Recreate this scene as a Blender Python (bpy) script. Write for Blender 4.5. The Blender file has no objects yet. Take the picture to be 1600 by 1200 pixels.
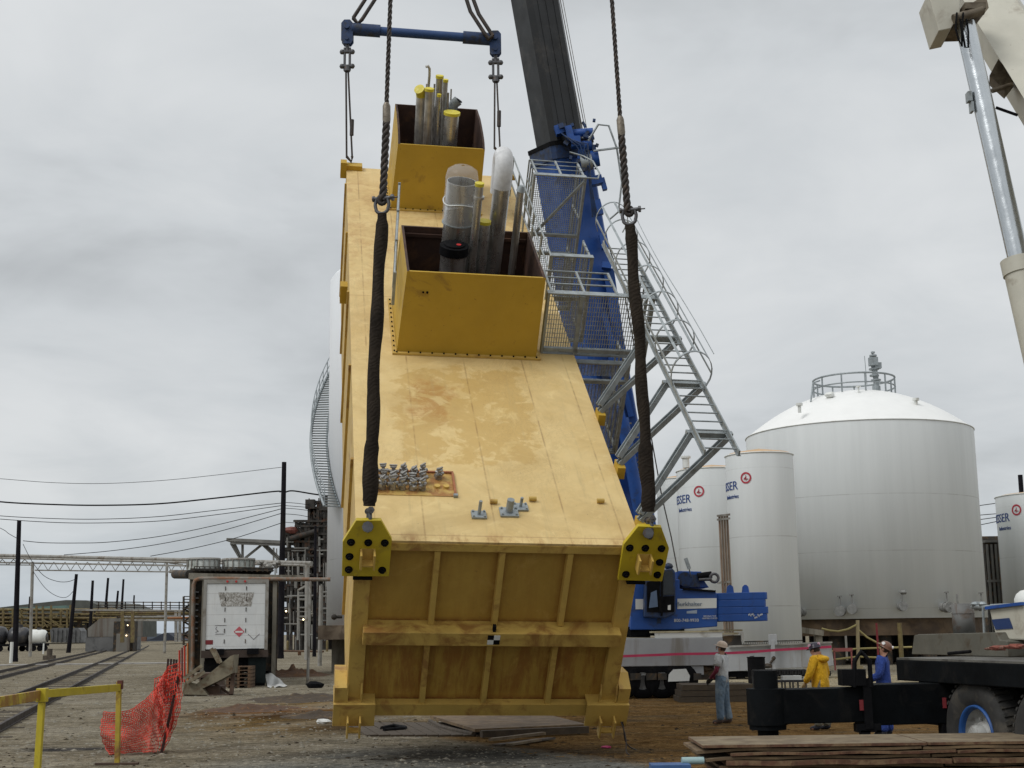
import bpy, math, random
from mathutils import Vector as V, Matrix
random.seed(7)
scene = bpy.context.scene
COL = scene.collection
R = math.radians
# ---------------------------------------------------------------- camera
CAM_H = 2.05; ROLL = R(.75); FPX = 2100.0; PITCH = math.atan(386/FPX)
cam_data = bpy.data.cameras.new('camera'); cam = bpy.data.objects.new('camera', cam_data); COL.objects.link(cam)
cam.location = (0, 0, CAM_H)
cam_data.sensor_width = 36; cam_data.lens = 36*FPX/1600; cam_data.clip_end = 5000; cam_data.clip_start = .1
cam.matrix_world = Matrix.Translation((0, 0, CAM_H)) @ Matrix.Rotation(math.pi/2+PITCH, 4, 'X') @ Matrix.Rotation(-ROLL, 4, 'Z')
scene.camera = cam
scene.render.resolution_x = 1024; scene.render.resolution_y = 768
scene.view_settings.view_transform = 'Standard'; scene.view_settings.look = 'None'
scene.view_settings.exposure = 0.0; scene.view_settings.gamma = 1
# ---------------------------------------------------------------- overcast sky and veiled sun
SUN_EL, SUN_AZ = R(48), R(-50)     # azimuth from +Y towards +X
world = bpy.data.worlds.new('World'); scene.world = world; world.use_nodes = True
nt = world.node_tree; nt.nodes.clear()
def wn(t, **k):
    n = nt.nodes.new(t)
    for a, b in k.items(): setattr(n, a, b)
    return n
def wl(a, b): nt.links.new(a, b)
def wmath(op, a, b=None, clamp=False):
    n = wn('ShaderNodeMath', operation=op, use_clamp=clamp)
    for i, v in enumerate((a, b)):
        if v is None: continue
        if isinstance(v, (int, float)): n.inputs[i].default_value = v
        else: wl(v, n.inputs[i])
    return n.outputs[0]
sky = wn('ShaderNodeTexSky', sky_type='NISHITA', sun_disc=False, sun_elevation=SUN_EL, sun_rotation=SUN_AZ)
tc = wn('ShaderNodeTexCoord'); sx = wn('ShaderNodeSeparateXYZ'); wl(tc.outputs['Generated'], sx.inputs[0])
zz = wmath('ADD', wmath('MAXIMUM', sx.outputs[2], 0.0), .22)
cx = wn('ShaderNodeCombineXYZ'); wl(wmath('DIVIDE', sx.outputs[0], zz), cx.inputs[0]); wl(wmath('DIVIDE', sx.outputs[1], zz), cx.inputs[1])
def wnoise(sc, det, rough, dist=0, off=(0, 0, 0)):
    m = wn('ShaderNodeMapping'); wl(cx.outputs[0], m.inputs[0]); m.inputs['Location'].default_value = off
    n = wn('ShaderNodeTexNoise'); wl(m.outputs[0], n.inputs['Vector'])
    n.inputs['Scale'].default_value = sc; n.inputs['Detail'].default_value = det
    n.inputs['Roughness'].default_value = rough; n.inputs['Distortion'].default_value = dist
    return n.outputs['Fac']
c1 = wnoise(.75, 6, .5, .3, (3.4, 1.2, 0)); c2 = wnoise(2.6, 5, .55, .4, (1, 7, 0))
cl = wmath('ADD', wmath('MULTIPLY', c1, .66), wmath('MULTIPLY', c2, .34))
rp = wn('ShaderNodeValToRGB'); wl(cl, rp.inputs[0])
e = rp.color_ramp.elements
e[0].position = .36; e[0].color = (.49, .512, .527, 1)
e[1].position = .60; e[1].color = (.755, .775, .785, 1)
m_ = rp.color_ramp.elements.new(.485); m_.color = (.645, .672, .69, 1)
# darker bands of cloud close to the horizon, brighter towards the zenith
hz = wn('ShaderNodeValToRGB'); wl(sx.outputs[2], hz.inputs[0]); h = hz.color_ramp.elements
h[0].position = 0.0; h[0].color = (.68, .74, .82, 1); h[1].position = .9; h[1].color = (1.55, 1.53, 1.50, 1)
for p_, c_ in ((.035, (.82, .86, .90, 1)), (.10, (.98, .98, .98, 1)), (.45, (1.03, 1.03, 1.03, 1))):
    q = hz.color_ramp.elements.new(p_); q.color = c_
mul = wn('ShaderNodeMixRGB', blend_type='MULTIPLY'); mul.inputs[0].default_value = 1
wl(rp.outputs[0], mul.inputs[1]); wl(hz.outputs[0], mul.inputs[2])
sc_ = wn('ShaderNodeMixRGB', blend_type='MULTIPLY'); sc_.inputs[0].default_value = 1; sc_.inputs[2].default_value = (9.6, 9.6, 9.6, 1)
wl(mul.outputs[0], sc_.inputs[1])
mx = wn('ShaderNodeMixRGB'); mx.inputs[0].default_value = .95; wl(sky.outputs[0], mx.inputs[1]); wl(sc_.outputs[0], mx.inputs[2])
bg = wn('ShaderNodeBackground'); wl(mx.outputs[0], bg.inputs[0]); bg.inputs[1].default_value = .1
wo = wn('ShaderNodeOutputWorld'); wl(bg.outputs[0], wo.inputs[0])
sd = bpy.data.lights.new('sun', 'SUN'); sd.energy = 1.35; sd.angle = R(25); sd.color = (1, .99, .975)
sun = bpy.data.objects.new('sun', sd); COL.objects.link(sun)
sdir = V((math.sin(SUN_AZ)*math.cos(SUN_EL), math.cos(SUN_AZ)*math.cos(SUN_EL), math.sin(SUN_EL)))
sdir = V((-sdir.x*-1, -abs(sdir.y), sdir.z))   # veiled sun stands behind the photographer's left shoulder
sky.sun_rotation = math.atan2(sdir.x, sdir.y)
sun.rotation_euler = sdir.to_track_quat('Z', 'Y').to_euler()

# ---------------------------------------------------------------- measuring helpers (photo pixels -> metres at a known distance)
_cr, _sr, _c, _s = math.cos(ROLL), math.sin(ROLL), math.cos(PITCH), math.sin(PITCH)
CP = V((0, 0, CAM_H))
def ray(px, py):
    a, b = px-800, py-600
    x = (_cr*a-_sr*b)/FPX; u = -(_sr*a+_cr*b)/FPX
    return V((x, _c-u*_s, _s+u*_c))
def at(px, py, Y):
    d = ray(px, py); return CP+d*(Y/d.y)
def gnd(px, py, z=0.0):
    d = ray(px, py); return CP+d*((z-CAM_H)/d.z)

# ---------------------------------------------------------------- mesh builder
class MB:
    def __init__(s): s.v = []; s.f = []; s.sm = []; s.mi = []; s.m = 0
    def add(s, vs, fs, smooth=False):
        o = len(s.v); s.v += [V(p) for p in vs]
        for f in fs: s.f.append([i+o for i in f]); s.sm.append(smooth); s.mi.append(s.m)
        return s
    def box(s, c, sz, M=None):
        c = V(c); x, y, z = [k/2 for k in sz]
        vs = [V((a*x, b*y, d*z)) for d in (-1, 1) for b in (-1, 1) for a in (-1, 1)]
        if M is not None: vs = [M @ p for p in vs]
        return s.add([p+c for p in vs], [(0, 2, 3, 1), (4, 5, 7, 6), (0, 1, 5, 4), (2, 6, 7, 3), (0, 4, 6, 2), (1, 3, 7, 5)])
    def bx(s, x0, x1, y0, y1, z0, z1):
        return s.box(((x0+x1)/2, (y0+y1)/2, (z0+z1)/2), (abs(x1-x0), abs(y1-y0), abs(z1-z0)))
    def beam(s, p, q, w, h, up=(0, 0, 1)):
        p, q = V(p), V(q); d = q-p; L = d.length
        if L < 1e-6: return s
        d /= L; u = V(up); r = d.cross(u)
        if r.length < 1e-4: r = d.cross(V((1, 0, 0)))
        r.normalize(); u = r.cross(d).normalized()
        M = Matrix((r, d, u)).transposed()
        return s.box((p+q)/2, (w, L, h), M)
    def ibeam(s, p, q, w, h, t=.02, up=(0, 0, 1)):
        p, q = V(p), V(q); d = (q-p).normalized(); u = V(up); r = d.cross(u)
        if r.length < 1e-4: r = d.cross(V((1, 0, 0)))
        r.normalize(); u = r.cross(d).normalized(); o = u*(h/2-t/2)
        s.beam(p+o, q+o, w, t, up); s.beam(p-o, q-o, w, t, up); s.beam(p, q, t, h-2*t, up); return s
    def frame(s, d):
        d = V(d).normalized(); a = V((0, 0, 1)) if abs(d.z) < .9 else V((1, 0, 0))
        x = d.cross(a).normalized(); return x, d.cross(x).normalized()
    def cyl(s, p, q, r0, r1=None, n=16, caps=True, smooth=True):
        p, q = V(p), V(q); r1 = r0 if r1 is None else r1
        x, y = s.frame(q-p); vs = []
        for c, r in ((p, r0), (q, r1)):
            for i in range(n):
                a = 2*math.pi*i/n; vs.append(c+x*(r*math.cos(a))+y*(r*math.sin(a)))
        s.add(vs, [(i, (i+1) % n, n+(i+1) % n, n+i) for i in range(n)], smooth)
        if caps: s.add(vs, [tuple(range(n-1, -1, -1)), tuple(range(n, 2*n))])
        return s
    def tube(s, pts, r, n=8, closed=False, caps=True):
        pts = [V(p) for p in pts]; N = len(pts); rr = r if isinstance(r, (list, tuple)) else [r]*N
        T = []
        for i in range(N):
            a = pts[(i-1) % N] if (i or closed) else pts[0]; b = pts[(i+1) % N] if (i < N-1 or closed) else pts[-1]
            T.append((b-a).normalized())
        x, _ = s.frame(T[0]); vs = []
        for i in range(N):
            x = (x-T[i]*x.dot(T[i])); x.normalize(); y = T[i].cross(x)
            for k in range(n):
                a = 2*math.pi*k/n; vs.append(pts[i]+x*(rr[i]*math.cos(a))+y*(rr[i]*math.sin(a)))
        fs = []
        for i in range(N if closed else N-1):
            j = (i+1) % N
            for k in range(n): fs.append((i*n+k, i*n+(k+1) % n, j*n+(k+1) % n, j*n+k))
        s.add(vs, fs, True)
        if caps and not closed: s.add(vs, [tuple(range(n-1, -1, -1)), tuple(range((N-1)*n, N*n))])
        return s
    def lathe(s, prof, c=(0, 0, 0), ax=(0, 0, 1), n=32, a0=0, a1=2*math.pi, smooth=True):
        c = V(c); ax = V(ax).normalized(); x, y = s.frame(ax); full = abs(a1-a0-2*math.pi) < 1e-6
        m = n if full else n+1; vs = []
        for r, h in prof:
            for i in range(m):
                a = a0+(a1-a0)*i/n; vs.append(c+ax*h+x*(r*math.cos(a))+y*(r*math.sin(a)))
        fs = []
        for j in range(len(prof)-1):
            for i in range(n if full else n):
                k = (i+1) % m if full else i+1
                fs.append((j*m+i, j*m+k, (j+1)*m+k, (j+1)*m+i))
        return s.add(vs, fs, smooth)
    def prism(s, poly, off):
        poly = [V(p) for p in poly]; off = V(off); n = len(poly)
        nn = V((0, 0, 0))
        for i in range(n): nn += (poly[i]-poly[0]).cross(poly[(i+1) % n]-poly[0])
        if nn.dot(off) > 0: poly = poly[::-1]
        vs = poly+[p+off for p in poly]
        return s.add(vs, [tuple(range(n)), tuple(range(2*n-1, n-1, -1))]+[(i, n+i, n+(i+1) % n, (i+1) % n) for i in range(n)])
    def sph(s, c, r, n=12, sc=(1, 1, 1)):
        c = V(c); vs = []; m = n//2
        for j in range(m+1):
            t = math.pi*j/m
            for i in range(n):
                a = 2*math.pi*i/n; vs.append(c+V((r*sc[0]*math.sin(t)*math.cos(a), r*sc[1]*math.sin(t)*math.sin(a), r*sc[2]*math.cos(t))))
        return s.add(vs, [(j*n+i, (j+1)*n+i, (j+1)*n+(i+1) % n, j*n+(i+1) % n) for j in range(m) for i in range(n)], True)
    def rock(s, c, r, seed=0, sc=(1, 1, .6), n=8):
        rd = random.Random(seed); c = V(c); vs = []; m = n//2
        for j in range(m+1):
            t = math.pi*j/m
            for i in range(n):
                a = 2*math.pi*i/n; k = r*(.75+.5*rd.random()) if 0 < j < m else r
                vs.append(c+V((k*sc[0]*math.sin(t)*math.cos(a), k*sc[1]*math.sin(t)*math.sin(a), k*sc[2]*math.cos(t))))
        return s.add(vs, [(j*n+i, (j+1)*n+i, (j+1)*n+(i+1) % n, j*n+(i+1) % n) for j in range(m) for i in range(n)])
    def build(s, name, mat, parent=None, world=True, bevel=0):
        me = bpy.data.meshes.new(name); vs = s.v
        if parent is not None and world and parent.name in INV:
            M = INV[parent.name]; vs = [M @ p for p in vs]
        me.from_pydata([tuple(p) for p in vs], [], s.f); me.update()
        for i, p in enumerate(me.polygons): p.use_smooth = s.sm[i]; p.material_index = s.mi[i]
        for m in (mat if isinstance(mat, (list, tuple)) else [mat]): me.materials.append(m)
        o = bpy.data.objects.new(name, me); COL.objects.link(o)
        if bevel:
            b = o.modifiers.new('bevel', 'BEVEL'); b.width = bevel; b.segments = 2; b.limit_method = 'ANGLE'
        if parent is not None:
            o.parent = parent
            if parent.name in INV: INV[o.name] = INV[parent.name]
        return o
INV = {}
def tag(o, label=None, cat=None, group=None, kind=None):
    if label: o['label'] = label
    if cat: o['category'] = cat
    if group: o['group'] = group
    if kind: o['kind'] = kind
    return o
def thing(name, label, cat, loc=(0, 0, 0), rz=0, group=None, M=None):
    o = bpy.data.objects.new(name, None); COL.objects.link(o); o.empty_display_size = .2
    W = M if M is not None else Matrix.Translation(V(loc)) @ Matrix.Rotation(rz, 4, 'Z')
    o.matrix_world = W; INV[o.name] = W.inverted()
    return tag(o, label, cat, group)
def kids(o): return [c for c in bpy.data.objects if c.parent == o]
def copy_tree(o, parent=None):
    c = o.copy(); COL.objects.link(c)
    if parent is not None: c.parent = parent
    for ch in kids(o): copy_tree(ch, c)
    return c
def dup(root, W, label=None, group=None):
    c = copy_tree(root); c.matrix_world = W
    if label: c['label'] = label
    if group: c['group'] = group
    return c
def single(mb, name, mat, label, cat, group=None, bevel=0):
    """a thing that is one mesh; its origin is put at its base"""
    xs = [p.x for p in mb.v]; ys = [p.y for p in mb.v]; z = min(p.z for p in mb.v)
    c = V(((min(xs)+max(xs))/2, (min(ys)+max(ys))/2, z)); mb.v = [p-c for p in mb.v]
    o = mb.build(name, mat, None, False, bevel); o.location = c
    return tag(o, label, cat, group)
def text_part(txt, name, mat, parent, M, size, extrude=.004, bend=None, scx=1.0, align='CENTER'):
    cu = bpy.data.curves.new(name, 'FONT'); cu.body = txt; cu.size = size; cu.extrude = extrude
    cu.align_x = align; cu.align_y = 'CENTER'; cu.resolution_u = 3
    t = bpy.data.objects.new('tmp', cu); COL.objects.link(t)
    dg = bpy.context.evaluated_depsgraph_get(); me = bpy.data.meshes.new_from_object(t.evaluated_get(dg))
    bpy.data.objects.remove(t); me.name = name
    for v in me.vertices:
        p = V(v.co); p.x *= scx
        p = bend(p) if bend else M @ p
        if parent is not None and parent.name in INV: p = INV[parent.name] @ p
        v.co = p
    me.materials.clear(); me.materials.append(mat)
    o = bpy.data.objects.new(name, me); COL.objects.link(o); o.parent = parent
    if parent is not None and parent.name in INV: INV[o.name] = INV[parent.name]
    return o

# ---------------------------------------------------------------- materials
class NT:
    def __init__(s, name):
        s.m = bpy.data.materials.new(name); s.m.use_nodes = True; s.t = s.m.node_tree
        s.b = s.t.nodes['Principled BSDF']; s.tc = s.n('ShaderNodeTexCoord')
    def n(s, t, **k):
        x = s.t.nodes.new(t)
        for a, b in k.items(): setattr(x, a, b)
        return x
    def l(s, a, b): s.t.links.new(a, b)
    def set(s, i, v):
        if hasattr(v, 'links') or hasattr(v, 'is_linked'): s.l(v, i)
        else: i.default_value = v
    def math(s, op, a, b=0.0, clamp=False):
        x = s.n('ShaderNodeMath', operation=op, use_clamp=clamp); s.set(x.inputs[0], a); s.set(x.inputs[1], b); return x.outputs[0]
    def noise(s, sc, det=4, rough=.55, dist=0.0, vec=None, scale=(1, 1, 1), off=(0, 0, 0)):
        mp = s.n('ShaderNodeMapping'); s.l(vec if vec is not None else s.tc.outputs['Object'], mp.inputs[0])
        mp.inputs['Scale'].default_value = scale; mp.inputs['Location'].default_value = off
        x = s.n('ShaderNodeTexNoise'); s.l(mp.outputs[0], x.inputs['Vector'])
        x.inputs['Scale'].default_value = sc; x.inputs['Detail'].default_value = det; x.inputs['Roughness'].default_value = rough
        x.inputs['Distortion'].default_value = dist; return x.outputs['Fac']
    def ramp(s, f, stops):
        x = s.n('ShaderNodeValToRGB'); s.l(f, x.inputs[0]); el = x.color_ramp.elements
        while len(el) < len(stops): el.new(.5)
        for k, (p, c) in enumerate(stops):
            el[k].position = p
            el[k].color = (c, c, c, 1) if isinstance(c, (int, float)) else (*c, 1)
        return x.outputs[0]
    def mix(s, f, a, b, mode='MIX'):
        x = s.n('ShaderNodeMixRGB', blend_type=mode); s.set(x.inputs[0], f)
        for i, v in ((1, a), (2, b)):
            if isinstance(v, tuple): x.inputs[i].default_value = (*v[:3], 1)
            else: s.l(v, x.inputs[i])
        return x.outputs[0]
    def bump(s, h, st=.3, d=.02):
        x = s.n('ShaderNodeBump'); x.inputs['Strength'].default_value = st; x.inputs['Distance'].default_value = d
        s.l(h, x.inputs['Height']); s.l(x.outputs[0], s.b.inputs['Normal'])
    def xyz(s, vec=None):
        x = s.n('ShaderNodeSeparateXYZ'); s.l(vec if vec is not None else s.tc.outputs['Object'], x.inputs[0]); return x.outputs
def paint(name, c, rough=.5, metal=0.0, var=.12, sc=3.0, dirt=None, dirt_amt=.35, dsc=2.0, streak=False, bump=.05, spec=.5):
    """painted or bare surface: tone drift, dirt blotches or vertical streaks, fine bump"""
    t = NT(name); c = V(c)
    n1 = t.noise(sc, 5, .6)
    a = tuple(c*(1-var)); b = tuple(min(1, k) for k in c*(1+var))
    col = t.ramp(n1, [(.3, a), (.7, b)])
    if dirt:
        d = t.noise(dsc, 7, .65, .6, scale=(1, 1, .12) if streak else (1, 1, 1), off=(5, 3, 1))
        lo = .62-dirt_amt*.3
        f = t.ramp(d, [(lo, 0.0), (lo+.14, 1.0)])
        col = t.mix(t.math('MULTIPLY', f, .85), col, dirt)
        s2 = t.noise(dsc*9, 4, .7, off=(2, 2, 9)); f2 = t.ramp(s2, [(.66, 0.0), (.74, .8)])
        col = t.mix(f2, col, dirt)
    t.l(col, t.b.inputs['Base Color'])
    rr = t.noise(sc*2.3, 3, .5, off=(8, 1, 1)); t.l(t.ramp(rr, [(.3, max(.02, rough-.1)), (.7, min(1, rough+.12))]), t.b.inputs['Roughness'])
    t.b.inputs['Metallic'].default_value = metal; t.b.inputs['Specular IOR Level'].default_value = spec
    if bump: t.bump(t.noise(sc*12, 4, .6), bump*3, .01)
    return t.m
M = {}
M['galv'] = paint('galvanised_steel', (.30, .33, .34), .5, .35, .22, 6, (.16, .17, .16), .25, 5)
M['yellow'] = paint('safety_yellow', (.46, .37, .02), .55, 0, .14, 2.5, (.16, .10, .03), .25, 3)
M['box'] = paint('ochre_primer', (.46, .29, .026), .62, 0, .08, 1.2, (.17, .085, .025), .02, 1.4, bump=.08)
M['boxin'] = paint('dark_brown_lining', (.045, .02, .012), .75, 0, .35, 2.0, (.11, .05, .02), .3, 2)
M['rope'] = paint('wire_rope', (.045, .038, .034), .6, .4, .4, 20, (.10, .07, .05), .3, 9)
t_ = NT('black_sling_cover'); o_ = t_.tc.outputs['Object']
cw_ = t_.ramp(t_.noise(3, 6, .7, scale=(1, 1, .5)), [(.35, (.014, .011, .009)), (.6, (.036, .028, .021)), (.75, (.075, .055, .04))])
t_.l(cw_, t_.b.inputs['Base Color']); t_.b.inputs['Roughness'].default_value = .95; t_.b.inputs['Specular IOR Level'].default_value = .15
wv_ = t_.n('ShaderNodeTexWave'); mp_ = t_.n('ShaderNodeMapping'); t_.l(o_, mp_.inputs[0]); mp_.inputs['Rotation'].default_value = (0, .5, 0); t_.l(mp_.outputs[0], wv_.inputs[0]); wv_.bands_direction = 'Z'; wv_.inputs['Scale'].default_value = 5; wv_.inputs['Distortion'].default_value = 14; wv_.inputs['Detail'].default_value = 3
t_.bump(t_.math('ADD', t_.math('MULTIPLY', wv_.outputs['Fac'], .35), t_.noise(9, 5, .7, scale=(1, 1, .3))), .45, .03); M['sling'] = t_.m
M['shackle'] = paint('forged_steel', (.10, .10, .105), .5, .5, .3, 15, (.12, .06, .03), .2, 9)
M['swage'] = paint('swaged_sleeve', (.22, .19, .15), .5, .5, .3, 12, (.09, .06, .04), .3, 9)
M['steel'] = paint('stainless_pipe', (.50, .49, .47), .30, .85, .3, 2.2, (.24, .20, .15), .35, 3, True)
M['dullpipe'] = paint('weathered_pipe', (.46, .44, .40), .42, .6, .35, 4, (.28, .18, .09), .3, 4, True)
M['cap'] = paint('yellow_cap', (.62, .52, .04), .5, 0, .1, 6)
M['black'] = paint('black_paint', (.006, .006, .007), .7, 0, .3, 4, (.018, .016, .014), .2, 3, spec=.08)
M['blue'] = paint('crane_blue', (.010, .07, .30), .5, 0, .15, 1.5, (.02, .03, .06), .2, 2)
M['bluedk'] = paint('dark_blue_mechanism', (.01, .035, .11), .5, 0, .3, 3, (.02, .02, .02), .5, 4)
M['boom'] = paint('black_boom', (.014, .015, .016), .45, 0, .3, .8, (.05, .045, .04), .25, 1.2)
M['white'] = paint('white_paint', (.68, .69, .66), .5, 0, .05, 1, (.42, .40, .34), .15, 1.5)
M['cream'] = paint('cream_crane_paint', (.52, .50, .42), .45, 0, .08, 2, (.30, .26, .2), .15, 2)
M['chrome'] = paint('cylinder_rod', (.55, .58, .60), .22, .9, .08, 3)
M['clear'] = None

def cloth(name, c, c2=None, f=.5):
    t = NT(name); n1 = t.noise(3, 5, .6); c = V(c)
    col = t.ramp(n1, [(.3, tuple(c*.72)), (.7, tuple(c*1.2))])
    if c2: col = t.mix(t.ramp(t.noise(4, 5, .65, off=(3, 1, 2)), [(.48, 0.0), (.64, f)]), col, c2)
    t.l(col, t.b.inputs['Base Color']); t.b.inputs['Roughness'].default_value = .85
    t.bump(t.noise(7, 4, .6, 1.2, scale=(1, 1, .6)), 1.0, .07); return t.m
# ================================================================ the suspended steel module
def rotm(y, t, r):
    return Matrix.Rotation(y, 4, 'Z') @ Matrix.Rotation(t, 4, 'X') @ Matrix.Rotation(r, 4, 'Y')
MO = V((-.1929, 20.9664, 3.4003)); MM = Matrix.Translation(MO) @ rotm(.1402, .656, .0288); MI = MM.inverted()
def ml(px, py, ax, val):      # photo pixel -> module coordinates (u across, v along, n out of the top face)
    o = MI @ CP; d = MI.to_3x3() @ ray(px, py); return o+d*((val-o[ax])/d[ax])
W2, ML, MH = 2.25, 18.12, 3.458
module = thing('steel_module', 'long tan steel module hanging at a steep tilt from two slings, with caged ladder', 'industrial module', M=MM)
def P(mb, name, mat, parent=None, bevel=0): return mb.build(name, mat, parent or module, False, bevel)
def casing_mat(name, base, lo, rust, kind):
    t = NT(name); ob = t.xyz(); u, v, n = ob[0], ob[1], ob[2]
    n1 = t.noise(1.1, 7, .62, .4); n2 = t.noise(6, 6, .65)
    col = t.ramp(n1, [(.3, lo), (.68, base)])
    col = t.mix(t.math('MULTIPLY', t.ramp(n2, [(.45, 0.0), (.7, 1.0)]), .3), col, tuple(k*.78 for k in base))
    def gate(x, a, b, w=.12):     # 1 between a and b
        lo_ = t.math('DIVIDE', t.math('SUBTRACT', x, a), w, True); hi_ = t.math('DIVIDE', t.math('SUBTRACT', b, x), w, True)
        return t.math('MULTIPLY', lo_, hi_)
    if kind == 'top':
        # wobbling coordinates give the water stain an uneven outline
        wob = t.math('MULTIPLY', t.math('SUBTRACT', t.noise(1.6, 6, .7), .5), 1.5)
        uw = t.math('ADD', u, wob); vw = t.math('ADD', v, t.math('MULTIPLY', wob, 1.4))
        g = t.math('MULTIPLY', gate(uw, -1.5, 1.0), gate(vw, 2.4, 6.1)); b1 = t.ramp(t.noise(1.3, 6, .62, .9, off=(4, 2, 0)), [(.42, 0.0), (.46, 1.0)])
        st = t.math('MULTIPLY', g, b1)
        col = t.mix(t.math('MULTIPLY', st, .52), col, (.48, .29, .065))
        g2 = t.math('MULTIPLY', gate(uw, -1.3, -.35, .3), gate(vw, 3.7, 5.6, .4)); b2 = t.ramp(t.noise(1.7, 7, .7, .9, off=(1, 9, 0)), [(.46, 0.0), (.51, .8), (.6, 1.0)])
        col = t.mix(t.math('MULTIPLY', t.math('MULTIPLY', g2, b2), .75), col, (.40, .17, .03))
        b5 = t.ramp(t.noise(.8, 7, .68, .8, off=(11, 4, 2)), [(.47, 0.0), (.62, 1.0)]); col = t.mix(t.math('MULTIPLY', b5, .32), col, (.42, .27, .09))
        sc_ = t.ramp(t.noise(2.5, 8, .75, 2.5, scale=(1.6, .7, 1), off=(2, 2, 5)), [(.485, 0.0), (.5, .5), (.515, 0.0)]); col = t.mix(t.math('MULTIPLY', sc_, t.ramp(t.noise(.6, 3, .5, off=(5, 5, 5)), [(.5, 0.0), (.6, .8)])), col, (.28, .17, .06))
        # rust along the lower edge and along the housings
        g3 = gate(v, -.2, .3, .25); b3 = t.ramp(t.noise(4, 6, .7, scale=(1, .3, 1), off=(3, 3, 3)), [(.5, 0.0), (.62, 1.0)])
        col = t.mix(t.math('MULTIPLY', t.math('MULTIPLY', g3, b3), .6), col, rust)
        g4 = gate(v, 9.5, 18, 1.5); b4 = t.ramp(t.noise(2.3, 7, .72, .5, off=(7, 1, 3)), [(.48, 0.0), (.66, 1.0)])
        col = t.mix(t.math('MULTIPLY', t.math('MULTIPLY', g4, b4), .55), col, (.40, .20, .06))
        # plate seams: thin dark rusty lines
        for k, pos in enumerate((-1.95, -1.18, -.05, 1.12, 1.98)):
            d = t.math('ABSOLUTE', t.math('SUBTRACT', u, pos)); ln = t.math('SUBTRACT', 1.0, t.math('DIVIDE', d, .022), True)
            br = t.ramp(t.noise(1.3, 4, .7, scale=(.2, 1, 1), off=(k*5, 0, 0)), [(.42, .15), (.58, 1.0)])
            col = t.mix(t.math('MULTIPLY', t.math('MULTIPLY', ln, br), .62), col, (.22, .10, .03))
        for pos in (.17, 9.4):
            d = t.math('ABSOLUTE', t.math('SUBTRACT', v, pos)); ln = t.math('SUBTRACT', 1.0, t.math('DIVIDE', d, .02), True)
            col = t.mix(t.math('MULTIPLY', ln, .5), col, (.24, .10, .03))
    elif kind == 'end':
        # rust running down from the shelf and weeping along the welds
        r1 = t.ramp(t.noise(2.6, 6, .7, .3, scale=(2.2, 1, .35), off=(2, 0, 1)), [(.42, 0.0), (.58, 1.0)])
        g = t.math('ADD', t.math('MULTIPLY', gate(n, -3.3, -1.86, .35), .52), .16)
        col = t.mix(t.math('MULTIPLY', r1, g), col, rust)
        for pos in (-.98, .04, 1.12):
            d = t.math('ABSOLUTE', t.math('SUBTRACT', u, pos)); ln = t.math('SUBTRACT', 1.0, t.math('DIVIDE', d, .14), True)
            col = t.mix(t.math('MULTIPLY', t.math('MULTIPLY', ln, t.ramp(t.noise(3, 5, .7), [(.38, .2), (.55, 1.0)])), .7), col, (.20, .07, .012))
        for pos in (-3.2, -1.62, -1.9):
            d = t.math('ABSOLUTE', t.math('SUBTRACT', n, pos)); ln = t.math('SUBTRACT', 1.0, t.math('DIVIDE', d, .1), True)
            col = t.mix(t.math('MULTIPLY', t.math('MULTIPLY', ln, t.ramp(t.noise(5, 5, .7), [(.36, .3), (.52, 1.0)])), .9), col, (.20, .065, .012))
    sp = t.ramp(t.noise(13, 4, .75, off=(1, 1, 1)), [(.66, 0.0), (.70, .7)]); col = t.mix(sp, col, (.20, .11, .04))
    st2 = t.ramp(t.noise(1.4, 7, .72, .4, scale=(5, .35, 5), off=(6, 6, 6)), [(.56, 0.0), (.70, .4)]); col = t.mix(st2, col, tuple(k*.62 for k in base))
    lt2 = t.ramp(t.noise(2.2, 7, .7, .6, off=(16, 6, 6)), [(.56, 0.0), (.68, .35)]); col = t.mix(lt2, col, tuple(min(.85, k*1.2+.04) for k in base))
    t.l(col, t.b.inputs['Base Color']); t.b.inputs['Roughness'].default_value = .62
    t.bump(t.math('ADD', t.noise(1.2, 3, .5), t.math('MULTIPLY', n2, .25)), .25, .03)
    return t.m
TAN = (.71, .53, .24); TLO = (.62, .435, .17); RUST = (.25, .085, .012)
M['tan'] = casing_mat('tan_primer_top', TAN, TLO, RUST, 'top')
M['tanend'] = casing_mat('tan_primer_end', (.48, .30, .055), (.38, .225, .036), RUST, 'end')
M['tanpost'] = paint('tan_primer_steel', (.53, .35, .082), .6, 0, .14, 1.5, (.28, .13, .035), .3, 2.2, bump=.08)
M['shelf'] = paint('tan_primer_shelf', (.53, .35, .082), .6, 0, .16, 1.5, (.24, .105, .022), .55, 1.6, bump=.08)

# casing: top plate, two side plates, bottom and far end, open towards the near end
b = MB(); t_ = .04
b.bx(-W2, W2, 0, ML, -t_, 0)
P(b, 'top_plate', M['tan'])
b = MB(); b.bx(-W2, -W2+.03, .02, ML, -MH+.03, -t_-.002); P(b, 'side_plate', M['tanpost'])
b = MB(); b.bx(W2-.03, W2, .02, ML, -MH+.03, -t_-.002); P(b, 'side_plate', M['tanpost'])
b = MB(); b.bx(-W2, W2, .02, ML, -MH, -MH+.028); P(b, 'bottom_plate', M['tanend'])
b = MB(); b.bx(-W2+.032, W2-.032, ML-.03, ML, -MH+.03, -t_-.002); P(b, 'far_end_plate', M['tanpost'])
b = MB(); b.bx(-W2+.032, W2-.032, .14, .17, -MH+.03, -t_-.002); P(b, 'end_panel', M['tanend'])
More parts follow.
